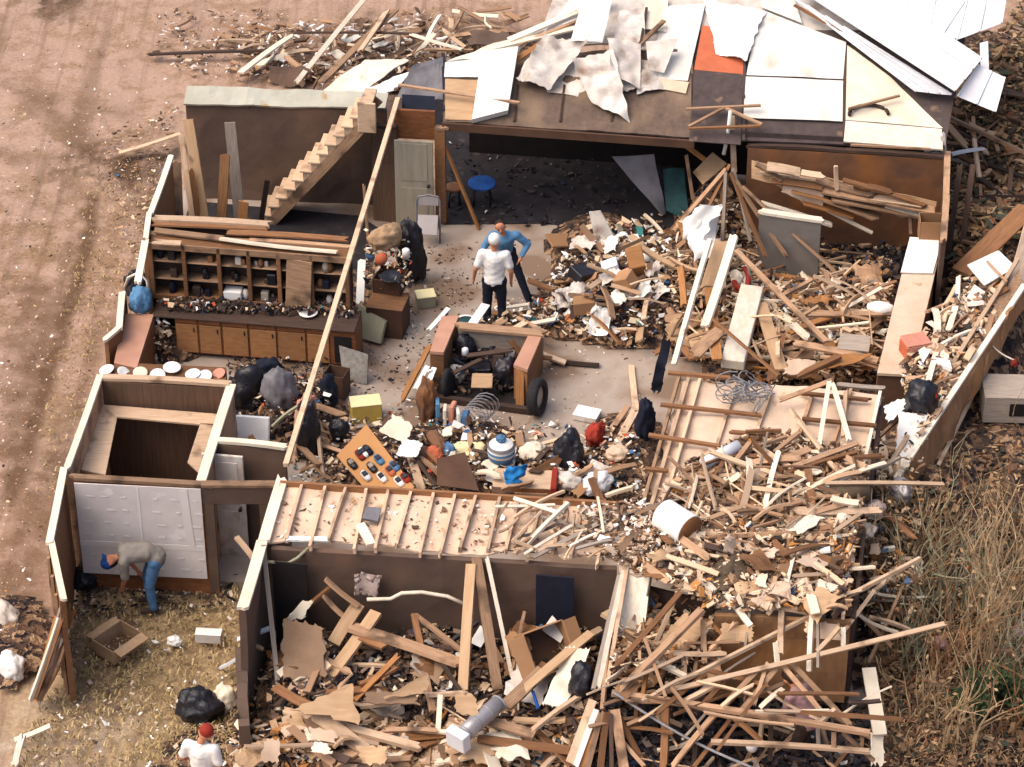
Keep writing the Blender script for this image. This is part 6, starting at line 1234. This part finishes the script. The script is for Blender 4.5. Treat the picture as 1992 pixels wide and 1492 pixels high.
rows('''1249 1364 1.5 1790 1086 2.4 0.062 .05 light|very long pale pole rising across the bottom right trusses
1295 1345 1.6 1836 1214 2.1 0.070 .05 light|long pale pole below the very long one
1201 1348 1.5 1366 1185 2.2 0.125 .06 tan|thick tan plank rising to the front ceiling
1190 1306 1.5 1324 1152 2.2 0.078 .06 brown|brown plank left of the thick tan one
1190 1348 1.5 1692 1426 1.4 0.094 .06 tan|long brown truss chord at the bottom right
1271 1288 1.6 1334 1316 1.5 0.078 .05 cream
1322 1369 1.45 1392 1332 1.6 0.078 .05 light
1364 1374 1.45 1408 1326 1.6 0.070 .05 brown
1405 1378 1.45 1476 1304 1.7 0.078 .05 tan
1440 1385 1.45 1510 1300 1.7 0.078 .05 tan
1308 1492 .9 1392 1388 1.4 0.078 .05 tan
1523 1296 1.7 1602 1390 1.4 0.070 .05 tan
1540 1290 1.7 1652 1408 1.4 0.078 .05 tan
1592 1408 1.4 1624 1380 1.5 0.062 .05 light
1383 1443 1.1 1692 1462 1.1 0.078 .05 light
1429 1398 1.3 1482 1444 1.1 0.070 .05 brown
1521 1186 2.1 1519 1272 1.8 0.086 .05 light
1580 1196 2.1 1574 1306 1.6 0.070 .05 cream
1640 1220 2.0 1640 1258 1.8 0.062 .05 cream
1590 1266 1.9 1632 1220 2.1 0.062 .05 light
1508 1250 1.9 1512 1290 1.7 0.062 .05 cream
1458 1210 2.0 1455 1250 1.8 0.062 .05 light
1295 1376 1.4 1291 1495 .7 0.109 .06 brown
1238 1310 1.4 1238 1420 1.0 0.062 .05 brown
1500 1390 1.3 1498 1480 .8 0.062 .05 dark
1592 1376 1.4 1592 1450 1.0 0.047 .05 grey
1622 1424 1.3 1622 1458 1.1 0.070 .05 tan
1640 1425 1.3 1700 1480 .9 0.062 .05 tan
1310 1270 1.7 1412 1270 1.7 0.109 .05 light
1330 1276 1.6 1330 1320 1.4 0.062 .05 light
1368 1205 2.0 1370 1290 1.6 0.078 .05 tan
1375 1206 2.0 1410 1240 1.8 0.062 .05 orange
1380 1266 1.7 1430 1212 2.0 0.062 .05 tan
1462 1160 2.2 1450 1260 1.8 0.039 .05 grey
1590 1130 2.3 1592 1300 1.8 0.039 .05 grey
1220 1410 1.1 1280 1385 1.3 0.055 .05 tan
1260 1300 1.6 1250 1360 1.4 0.055 .05 orange
1350 1492 .8 1420 1400 1.2 0.055 .05 brown
1700 1150 2.0 1640 1230 1.9 0.055 .05 light
1770 1110 1.4 1690 1290 1.0 0.047 .05 tan
1690 1200 1.6 1770 1225 1.3 0.047 .05 light''',RB, GB, name='truss_member', cat='truss', zmode='A')
strew([(1190, 1200), (1380, 1210), (1440, 1320), (1690, 1360), (1690, 1410), (1400, 1400), (1190, 1350)], 40, (.5, 1.6), (.03, .07), 'thin broken stick among the collapsed trusses', 'sticks among the collapsed trusses', ('tan', 'brown', 'light', 'tan', 'grey', 'brown'), z=1.35, lift=(0, .45), ang=.7, spread=.7, tilt=.25, name='thin_stick', cat='stick', solo=.3)
strew([(1200, 1390), (1690, 1420), (1690, 1492), (1180, 1492)], 28, (.4, 1.3), (.03, .07), 'thin brown stick in the dark below the trusses', 'sticks below the collapsed trusses', ('brown', 'dark', 'tan', 'brown'), lift=(.05, .5), tilt=.25, name='thin_stick', cat='stick', solo=.25)
strew([(1150, 1000), (1340, 1010), (1660, 1050), (1670, 900), (1350, 880), (1260, 1000)], 90, (.3, 1.3), (.02, .05), 'thin splinter on the ceiling boards', 'splinters on the ceiling boards', ('tan', 'brown', 'light', 'grey'), z=2.2, lift=(0, .15), tilt=.12, name='thin_stick', cat='stick', solo=.15)
strew([(1320, 430), (1480, 400), (1700, 540), (1690, 720), (1330, 700)], 70, (.4, 1.6), (.02, .05), 'thin stick in the rubble of the right hand rooms', 'thin sticks in the right hand rooms', ('tan', 'brown', 'light', 'grey'), lift=(.1, .4), tilt=.2, name='thin_stick', cat='stick', solo=.15)
for i, q_ in enumerate(([(1262, 1262, 1.5), (1330, 1275, 1.4), (1395, 1205, 2.0), (1330, 1190, 2.0)], [(1215, 1330, 1.2), (1270, 1345, 1.2), (1330, 1270, 1.6), (1280, 1262, 1.6)], [(1400, 1210, 1.95), (1470, 1218, 1.95), (1465, 1255, 1.75), (1398, 1250, 1.75)], [(1560, 1205, 1.98), (1640, 1212, 1.98), (1640, 1250, 1.78), (1566, 1244, 1.78)])):
    T(panel('sagging_board', [P(*c_) for c_ in q_], .025, ('ply', 'plyrust', 'ply', 'gyp')[i], crump=.12, jag=.12, res=(12, 10)), ['tan sagging board left of the plywood wall, upper one', 'rusty brown sagging board left of the plywood wall, lower one', 'tan flap hanging over the left half of the plywood wall', 'pale flap hanging over the right half of the plywood wall'][i], 'board')
strew([(960, 970), (1130, 985), (1190, 1080), (1000, 1060)], 26, (.3, 1.0), (.02, .05), 'thin stick lying across the right end of the joist row', 'sticks across the joist row', ('pale', 'grey', 'light', 'brown'), z=2.2, lift=(0, .12), ang=.7, spread=.5, tilt=.1, name='thin_stick', cat='stick', solo=.4)
T(tube('cable', sag(P(1193, 1346, 1.6), P(1480, 1500, .9), .12), .022, 'wire', n=5), 'grey cable running down to the bottom edge', 'cable')
T(plank('pale_board', P(1690, 1300, 1.1), P(1712, 1430, .7), .2, .05, 'cream'), 'cream splintered board standing by the brush at the bottom right', 'board'); T(panel('pale_board', [P(1690, 1490, .3), P(1725, 1495, .3), P(1720, 1415, .7), P(1690, 1420, .7)], .04, 'cream', jag=.15), 'cream jagged board at the bottom right of the trusses', 'board')
T(panel('pale_scrap', [P(1762, 1130, .9), P(1796, 1128, .9), P(1796, 1085, 1.2), P(1780, 1088, 1.2)], .02, 'cream', crump=.1, jag=.1), 'pale triangular scrap caught in the brush', 'scrap'); T(panel('pale_scrap', [P(1690, 1082, 1.5), P(1716, 1080, 1.5), P(1712, 1056, 1.7), P(1694, 1058, 1.7)], .02, 'gyp', crump=.1, jag=.1), 'pink tan scrap at the corner of the brush', 'scrap')
T(lathe('white_ball', FR(P(1462, 1460, .8)), [(0, 0), (.07, .02), (.09, .08), (.06, .14), (0, .16)], 'whitecl', None, 14), 'small white ball in the dark below the trusses', 'ball')
T(blob('pink_scrap', P(1828, 1255, .45), (.14, .1, .08), 'pink', amp=.4), 'pink scrap among the bare shrubs', 'scrap'); T(blob('pink_scrap', P(1985, 1230, .45), (.16, .1, .1), 'pink', amp=.4), 'pink scrap at the right picture edge', 'scrap')
strew([(1690, 880), (1760, 1000), (1740, 1230), (1670, 1230), (1680, 1000)], 22, (.3, 1.0), (.05, .12), 'splintered board between the ceiling edge and the shrubs', 'boards beside the shrubs', ('tan', 'light', 'brown', 'cream', 'grey'), z=.9, lift=(0, .8), tilt=.3)
# ---- right bank and toppled wall
strew([(1760, 700), (1860, 560), (1960, 540), (1930, 640), (1800, 800)], 42, (.3, 1.2), (.04, .12), 'splintered strip lying on the toppled wall', 'strips on the toppled wall', ('light', 'cream', 'tan', 'pale', 'brown'), z=1.32, lift=(0, .22), ang=.95, spread=.35, tilt=.08)
strew([(1850, 230), (1990, 60), (1990, 420), (1870, 560), (1840, 420)], 32, (.4, 1.6), (.05, .14), 'dark board on the muddy bank at the upper right', 'boards on the muddy bank', ('dark', 'brown', 'dark', 'brown', 'grey'), lift=(.0, .25), ang=1.9, spread=.7, tilt=.25)
rows('''1790 200 .9 2000 300 .9 .12 .06 tan|long tan pole running off the right edge below the roof
1840 240 .9 1880 285 .6 .14 .05 ply|bent tan board at the corner of the roof
1850 300 .9 1905 290 .9 .12 .05 metalw|grey white strip below the corner of the roof
1895 270 1.0 1905 345 .5 .08 .05 light|light stick below the corner of the roof
1760 205 1.6 1830 268 1.4 .1 .05 orange|orange brown rafter end at the right roof edge''', '', None, zmode='A')
strew([(480, 90), (640, 90), (860, 50), (900, 100), (640, 150), (500, 150)], 26, (.3, 1.4), (.05, .14), 'loose board in the heap behind the house', 'boards behind the house', ('light', 'tan', 'cream', 'brown', 'dark', 'pale'), lift=(.0, .25), ang=1.0, spread=.6, tilt=.15)
strew([(320, 30), (560, 60), (520, 110), (360, 110)], 10, (.3, .9), (.04, .1), 'small stick on the ground behind the house', 'sticks behind the house', ('tan', 'brown', 'light'), lift=(.02, .08), tilt=.05)
strew([(860, 20), (1000, 0), (1010, 80), (900, 90)], 12, (.3, 1.0), (.05, .12), 'loose board on the ground behind the torn roof', 'boards behind the torn roof', ('tan', 'dark', 'light', 'cream'), lift=(.02, .4), tilt=.2)
strew([(560, 880), (640, 700), (660, 830), (640, 930)], 12, (.3, .9), (.04, .12), 'loose slat on the floor beside the diagonal timber', 'slats beside the diagonal timber', ('tan', 'brown', 'light', 'cream'), lift=(.02, .25), tilt=.2)

scraps([(540, 1200), (900, 1210), (1170, 1240), (1140, 1390), (540, 1400)], 13, (.35, .95), 'torn plywood or plasterboard piece in the front rubble', 'torn panels in the front rubble', ('ply', 'gyp', 'brown', 'plydark2', 'card', 'grey', 'dirtywhite'))
scraps([(500, 1410), (1120, 1410), (1120, 1500), (470, 1500)], 20, (.35, .9), 'torn plywood piece along the bottom edge of the photo', 'torn panels along the bottom edge', ('ply', 'gyp', 'brown', 'tan', 'cream'))
scraps([(1440, 540), (1720, 540), (1700, 720), (1400, 720)], 20, (.35, .9), 'torn plywood piece in the right hand room', 'torn panels in the right hand room', ('ply', 'gyp', 'brown', 'orange', 'grey', 'tan'))
scraps([(1400, 900), (1670, 890), (1660, 1030), (1290, 1000)], 18, (.3, .7), 'torn plasterboard piece on the right hand ceiling boards', 'torn panels on the right hand ceiling', ('gyp', 'ply', 'brown', 'cream'), z=2.12)
scraps([(1220, 1030), (1660, 1050), (1650, 1190), (1230, 1110)], 24, (.3, .8), 'torn plasterboard piece on the sagging front ceiling', 'torn panels on the sagging front ceiling', ('gyp', 'ply', 'gyp', 'cream', 'brown'), z=2.14)
scraps([(1080, 560), (1130, 460), (1280, 440), (1310, 600), (1120, 640)], 12, (.3, .6), 'torn cardboard piece on the middle heap', 'torn cardboard on the middle heap', ('card', 'ply', 'dirtywhite', 'orange'))
scraps([(1310, 450), (1400, 430), (1380, 690), (1310, 690)], 10, (.3, .7), 'torn panel below the tent of fallen poles', 'torn panels below the tent of poles', ('ply', 'gyp', 'tan', 'dirtywhite'))
scraps([(1200, 1200), (1390, 1200), (1400, 1340), (1190, 1340)], 10, (.3, .8), 'torn plywood piece under the collapsed trusses', 'torn panels under the trusses', ('ply', 'tan', 'brown', 'plyrust'), z=1.1, lift=(0, .5))
scraps([(520, 90), (860, 60), (880, 100), (640, 150)], 9, (.3, .7), 'pale torn siding piece behind the house', 'siding pieces behind the house', ('pale', 'white', 'grey', 'wallbrown'))
scraps([(700, 830), (940, 850), (1230, 870), (1240, 960), (960, 960)], 12, (.25, .5), 'torn paper or cardboard piece at the front of the living room', 'torn pieces at the front of the living room', ('card', 'dirtywhite', 'cream', 'ply', 'carddark'))
mesh_obj('splintered_boards', LOOSE[0], LOOSE[1], 'tan', loc=Vector((0, 0, 0))); T(COL.objects['splintered_boards'], 'mass of smaller splintered boards filling the heaps of the ruin', 'debris', kind='stuff'); COL.objects['splintered_boards'].data.materials[0] = MATS['loose']
# ================================================================== loose scraps (uncountable)
YARD = [(130, 1170), (460, 1110), (470, 1300), (450, 1492), (20, 1492), (110, 1330)]
litter('paper_litter', 'paper, cloth and board scraps covering the heap in the middle of the house', [(1040, 590), (1130, 450), (1290, 420), (1330, 600), (1250, 680), (1090, 660)], 1100, (.05, .17), 'bits_room', up=.12, tilt=.5)
litter('room_litter', 'mixed scraps on the floor at the front of the living room', [(640, 830), (800, 790), (960, 830), (1240, 830), (1260, 985), (1000, 970), (560, 950), (590, 850)], 1500, (.03, .13), 'bits_room', up=.15, tilt=.5)
litter('kitchen_litter', 'dark scraps heaped along the kitchen floor and hallway', [(440, 720), (640, 720), (640, 860), (470, 860)], 800, (.03, .13), 'bits_dark', up=.3, tilt=.6)
litter('kitchen_litter', 'bright scraps among the kitchen clutter', [(450, 720), (640, 720), (640, 860), (470, 860)], 170, (.04, .13), 'bits_room', up=.4, tilt=.6)
litter('counter_litter', 'dark crockery shards and scraps covering the kitchen counter', [(300, 588), (690, 590), (692, 622), (330, 610)], 900, (.03, .12), 'bits_dark', z=.9, up=.16, tilt=.6)
litter('counter_litter', 'bright scraps scattered over the dark kitchen counter', [(320, 590), (690, 590), (690, 615), (330, 606)], 70, (.04, .1), 'bits_room', z=1.0, up=.1, tilt=.6)
litter('shelf_end_litter', 'scraps piled between the pink counter and the base cabinet', [(268, 600), (330, 620), (335, 715), (275, 715)], 260, (.03, .13), 'bits_room', up=.5, tilt=.6)
litter('chest_litter', 'small scraps heaped over the dark chest', [(712, 470), (800, 480), (800, 575), (712, 560)], 260, (.04, .12), 'bits_room', z=.72, up=.3, tilt=.6)
litter('counter_litter', 'scraps inside and on the u shaped counter', [(860, 690), (900, 640), (1050, 660), (1010, 770), (840, 770)], 420, (.04, .14), 'bits_dark', z=.1, up=.35, tilt=.6)
litter('tent_litter', 'splinters and rags below the fallen tent of poles', [(1320, 420), (1480, 380), (1520, 520), (1400, 720), (1300, 700)], 1500, (.05, .2), 'bits_wood', long=5, up=.25, tilt=.5)
litter('right_room_litter', 'splintered lumber filling the right hand room', [(1440, 500), (1740, 470), (1720, 740), (1480, 750), (1390, 700)], 2600, (.05, .26), 'bits_wood', long=6, up=.15, tilt=.35)
litter('dark_room_litter', 'dark scraps in the corner beyond the grey wall panel', [(1600, 430), (1780, 430), (1760, 560), (1600, 540)], 500, (.05, .2), 'bits_shade', up=.2, tilt=.5)
litter('ceiling_litter', 'brown splinters and insulation on the right hand ceiling boards', [(1340, 900), (1480, 840), (1690, 880), (1672, 1035), (1260, 1010)], 2600, (.03, .18), 'bits_wood', z=2.12, long=4, up=.12, tilt=.3)
litter('ceiling_litter', 'crumbled grey plaster at the inner corner of the ceilings', [(1120, 1000), (1250, 985), (1340, 1010), (1330, 1090), (1210, 1110), (1150, 1060)], 1100, (.03, .13), 'bits_white', z=2.12, up=.2, tilt=.5)
litter('ceiling_litter', 'crumbled plaster and wood on the sagging front ceiling', [(1230, 1020), (1665, 1040), (1650, 1195), (1400, 1190), (1220, 1110)], 1900, (.04, .17), 'bits_wood', z=2.12, long=3, up=.2, tilt=.4)
litter('joist_litter', 'small plaster crumbs along the row of joists', [(545, 960), (1120, 985), (1190, 1090), (530, 1055)], 420, (.02, .09), 'bits_white', z=2.09, up=.04, tilt=.3)
litter('front_litter', 'dark dirt and scraps between the boards of the front rubble', [(530, 1190), (900, 1200), (1190, 1230), (1150, 1400), (530, 1410)], 2600, (.04, .18), 'bits_dark', long=3, up=.1, tilt=.4)
litter('front_litter', 'wood scraps over the front rubble', [(500, 1190), (900, 1210), (1180, 1230), (1150, 1500), (460, 1500)], 1100, (.04, .2), 'bits_wood', long=4, up=.12, tilt=.4)
litter('bottom_litter', 'splinters along the bottom edge of the photo', [(460, 1410), (1130, 1410), (1120, 1500), (440, 1500)], 1300, (.04, .22), 'bits_wood', long=4, up=.12, tilt=.4)
litter('dark_litter', 'dark scraps under the collapsed trusses', [(1180, 1300), (1400, 1350), (1700, 1370), (1700, 1500), (1140, 1500)], 1800, (.04, .2), 'bits_shade', long=3, up=.12, tilt=.4)
litter('truss_litter', 'wood scraps caught under the collapsed trusses at the left', [(1190, 1200), (1390, 1200), (1400, 1330), (1190, 1350)], 700, (.05, .22), 'bits_wood', long=5, z=1.2, up=.5, tilt=.4)
litter('bank_litter', 'dark twigs and dirt on the muddy bank', [(1840, 220), (1992, 0), (1992, 440), (1860, 600), (1830, 430)], 2400, (.05, .26), 'bits_twig', long=5, up=.15, tilt=.4)
litter('wall_litter', 'straw coloured splinters on the toppled wall', [(1750, 740), (1880, 550), (1970, 520), (1940, 620), (1790, 860)], 1500, (.03, .22), 'bits_wood', z=1.28, long=6, up=.2, tilt=.4)
litter('wall_litter', 'white scraps on the toppled wall', [(1770, 720), (1880, 560), (1940, 560), (1800, 800)], 120, (.06, .25), 'bits_white', z=1.38, long=3, up=.15, tilt=.4)
litter('brush_litter', 'dead leaves and dark twigs on the ground under the bare shrubs', [(1720, 1200), (1830, 880), (1992, 860), (1992, 1492), (1700, 1492)], 2600, (.03, .16), 'bits_twig', long=4, up=.05, tilt=.4)
litter('edge_litter', 'splinters between the ceiling edge and the brush', [(1670, 930), (1790, 930), (1770, 1240), (1660, 1240)], 900, (.04, .2), 'bits_wood', long=4, z=.5, up=1.0, tilt=.5)
litter('heap_litter', 'splinters in the heap behind the house', [(460, 60), (860, 20), (900, 110), (640, 170), (480, 150)], 700, (.04, .22), 'bits_white', long=5, up=.12, tilt=.4)
litter('heap_litter', 'pale scraps on the ground behind the back wall', [(300, 20), (560, 20), (560, 150), (400, 160), (300, 110)], 420, (.03, .13), 'bits_white', long=3, up=.03, tilt=.3)
litter('shade_litter', 'grit coloured dark as shade on the floor under the roof', [(870, 270), (1330, 280), (1260, 400), (1080, 440), (880, 440)], 420, (.03, .12), 'bits_shade', z=.08, up=.05, tilt=.4)  # grit colours carry the painted shade under the roof
litter('ground_litter', 'pale stones and chips on the pink brown ground', [(0, 20), (330, 20), (330, 290), (270, 500), (190, 700), (100, 1000), (0, 1350)], 520, (.015, .055), 'bits_white', up=.0, tilt=.3, long=1.6)
litter('ground_litter', 'small brown clods and chips on the pink brown ground', [(0, 200), (330, 230), (300, 400), (190, 700), (100, 1000), (0, 1350)], 650, (.015, .05), 'bits_wood', up=.0, tilt=.3, long=1.6)
litter('ground_litter', 'splinters along the outside of the left wall', [(190, 260), (350, 200), (320, 330), (270, 500), (240, 480)], 420, (.02, .1), 'bits_wood', up=.03, tilt=.3, long=3)
litter('yard_litter', 'white and brown scraps over the grass of the yard', YARD, 520, (.02, .09), 'bits_white', up=.04, tilt=.4)
litter('floor_litter', 'brown dirt and leaves tracked over the concrete floor', [(700, 640), (830, 480), (1040, 460), (940, 600), (800, 760), (660, 780)], 700, (.015, .07), 'bits_dark', z=.055, up=.0, tilt=.2)
litter('counter_litter', 'scraps heaped behind the u shaped counter', [(925, 606), (1000, 592), (1070, 620), (1060, 650), (930, 634)], 220, (.04, .13), 'bits_room', up=.15, tilt=.5)
litter('floor_litter', 'dust and crumbs on the concrete floor', [(700, 640), (830, 560), (1060, 480), (1280, 660), (1240, 830), (1060, 860), (660, 780)], 500, (.015, .06), 'bits_white', z=.055, up=.0, tilt=.2)
litter('yard_wall_litter', 'dark leaves and scraps by the drywall corner', [(130, 1110), (440, 1110), (460, 1180), (140, 1200)], 600, (.02, .1), 'bits_dark', up=.04, tilt=.4)
# ---- dry grass
def grass(label, poly, n, hh, mat):
    vs = []; fs = []
    for _ in range(n):
        x, y = pick(poly); p = PH(x, y); 
        for k in range(3):
            a = random.random()*6.28; h = random.uniform(*hh); d = Vector((math.cos(a), math.sin(a), 0)); q = p+Vector((random.uniform(-.05, .05), random.uniform(-.05, .05), -.02)); w_ = Vector((-d.y, d.x, 0))*.012; o = len(vs)
            vs += [q-w_, q+w_, q+d*h*.5+Z*h*.7+w_*.7, q+d*h*.5+Z*h*.7-w_*.7, q+d*h*1.1+Z*h*.8]; fs += [(o, o+1, o+2, o+3), (o+3, o+2, o+4)]
    T(mesh_obj('dry_grass', vs, fs, mat), label, 'grass', kind='stuff')
grass('dry straw coloured grass in the yard', YARD, 1500, (.03, .09), 'bits_grass')
grass('sparse dry grass along the outside of the left wall', [(180, 330), (320, 330), (260, 560), (200, 660), (150, 860), (110, 950), (60, 1000), (120, 600)], 420, (.02, .07), 'bits_grass')
grass('matted straw under the bare shrubs', [(1680, 1230), (1992, 1050), (1992, 1492), (1690, 1492)], 900, (.06, .2), 'bits_twig')
# ---- bare shrubs along the right edge
def shrub(px, py, h, n, label, group, mat='twig', leaves=0, z=None):
    b = PH(px, py) if z is None else P(px, py, z); r = thing('bare_shrub', label, 'shrub', b, group); vs = []; fs = []; tips = []
    def grow(p, d, L, rad, lev):
        pts = [p]; 
        for i in range(4):
            d = (d+Vector((random.gauss(0, .16), random.gauss(0, .16), random.gauss(0, .1)))).normalized(); pts.append(pts[-1]+d*L/4)
            if lev < 2 and i > 0 and random.random() < .6:
                e = (d+Vector((random.gauss(0, .5), random.gauss(0, .5), random.gauss(.3, .3)))).normalized(); grow(pts[-1], e, L*random.uniform(.35, .6), rad*.6, lev+1)
        v, f = tube_vf(pts, rad, 4, .3); o = len(vs); vs.extend(v); fs.extend(tuple(i+o for i in q) for q in f); tips.extend(pts[2:])
    for _ in range(n):
        a = random.random()*6.28; t = abs(random.gauss(0, .18)); grow(b+Vector((random.gauss(0, .14), random.gauss(0, .14), -.05)), Vector((math.cos(a)*t, math.sin(a)*t, 1)).normalized(), h*random.uniform(.6, 1.1), random.uniform(.012, .026), 0)
    mesh_obj('stems', vs, fs, mat, r)
    if leaves:
        vs = []; fs = []
        for _ in range(leaves):
            c = random.choice(tips)+Vector((random.gauss(0, .06), random.gauss(0, .06), random.gauss(0, .06))); u = Vector((random.gauss(0, 1), random.gauss(0, 1), random.gauss(0, .6))).normalized(); v = u.orthogonal().normalized(); s = random.uniform(.025, .06); o = len(vs)
            vs += [c-u*s, c+v*s*.5, c+u*s, c-v*s*.5]; fs.append((o, o+1, o+2, o+3))
        mesh_obj('leaves', vs, fs, 'greenleaf' if leaves > 200 else 'bits_twig', r)
S1 = 'bare brown shrub in the thicket along the right edge'; SG = 'bare shrubs along the right edge'
for px, py, h, n in ((1990, 1120, 1.5, 9), (1835, 1130, 1.1, 9), (1800, 1200, 1.0, 9), (1860, 1200, 1.3, 10), (1920, 1210, 1.4, 10), (1980, 1230, 1.4, 9), (1770, 1290, .9, 8), (1830, 1310, 1.0, 9), (1900, 1310, 1.2, 9), (1965, 1330, 1.1, 9), (1790, 1400, .8, 8), (1720, 1150, .9, 7), (1745, 1080, .9, 7), (1790, 1110, 1.1, 8), (1735, 1220, .9, 7),  (1880, 1440, .8, 8), (1970, 1430, .9, 8)):
    shrub(px, py, h*1.3, n+6, S1, SG, random.choice(('twig', 'twig', 'twig2', 'stalk', 'twig')), leaves=30)
shrub(1900, 1400, .5, 12, 'low dark green leafy shrub at the bottom right', None, 'bark', 1500); shrub(1975, 1390, .55, 12, 'low dark green leafy shrub at the right edge', None, 'bark', 1500)
shrub(1965, 640, .7, 8, 'bare tangle of twigs right of the toppled wall', None); shrub(1940, 250, .8, 7, 'bare dark shrub on the muddy bank', None, 'bark', leaves=80)
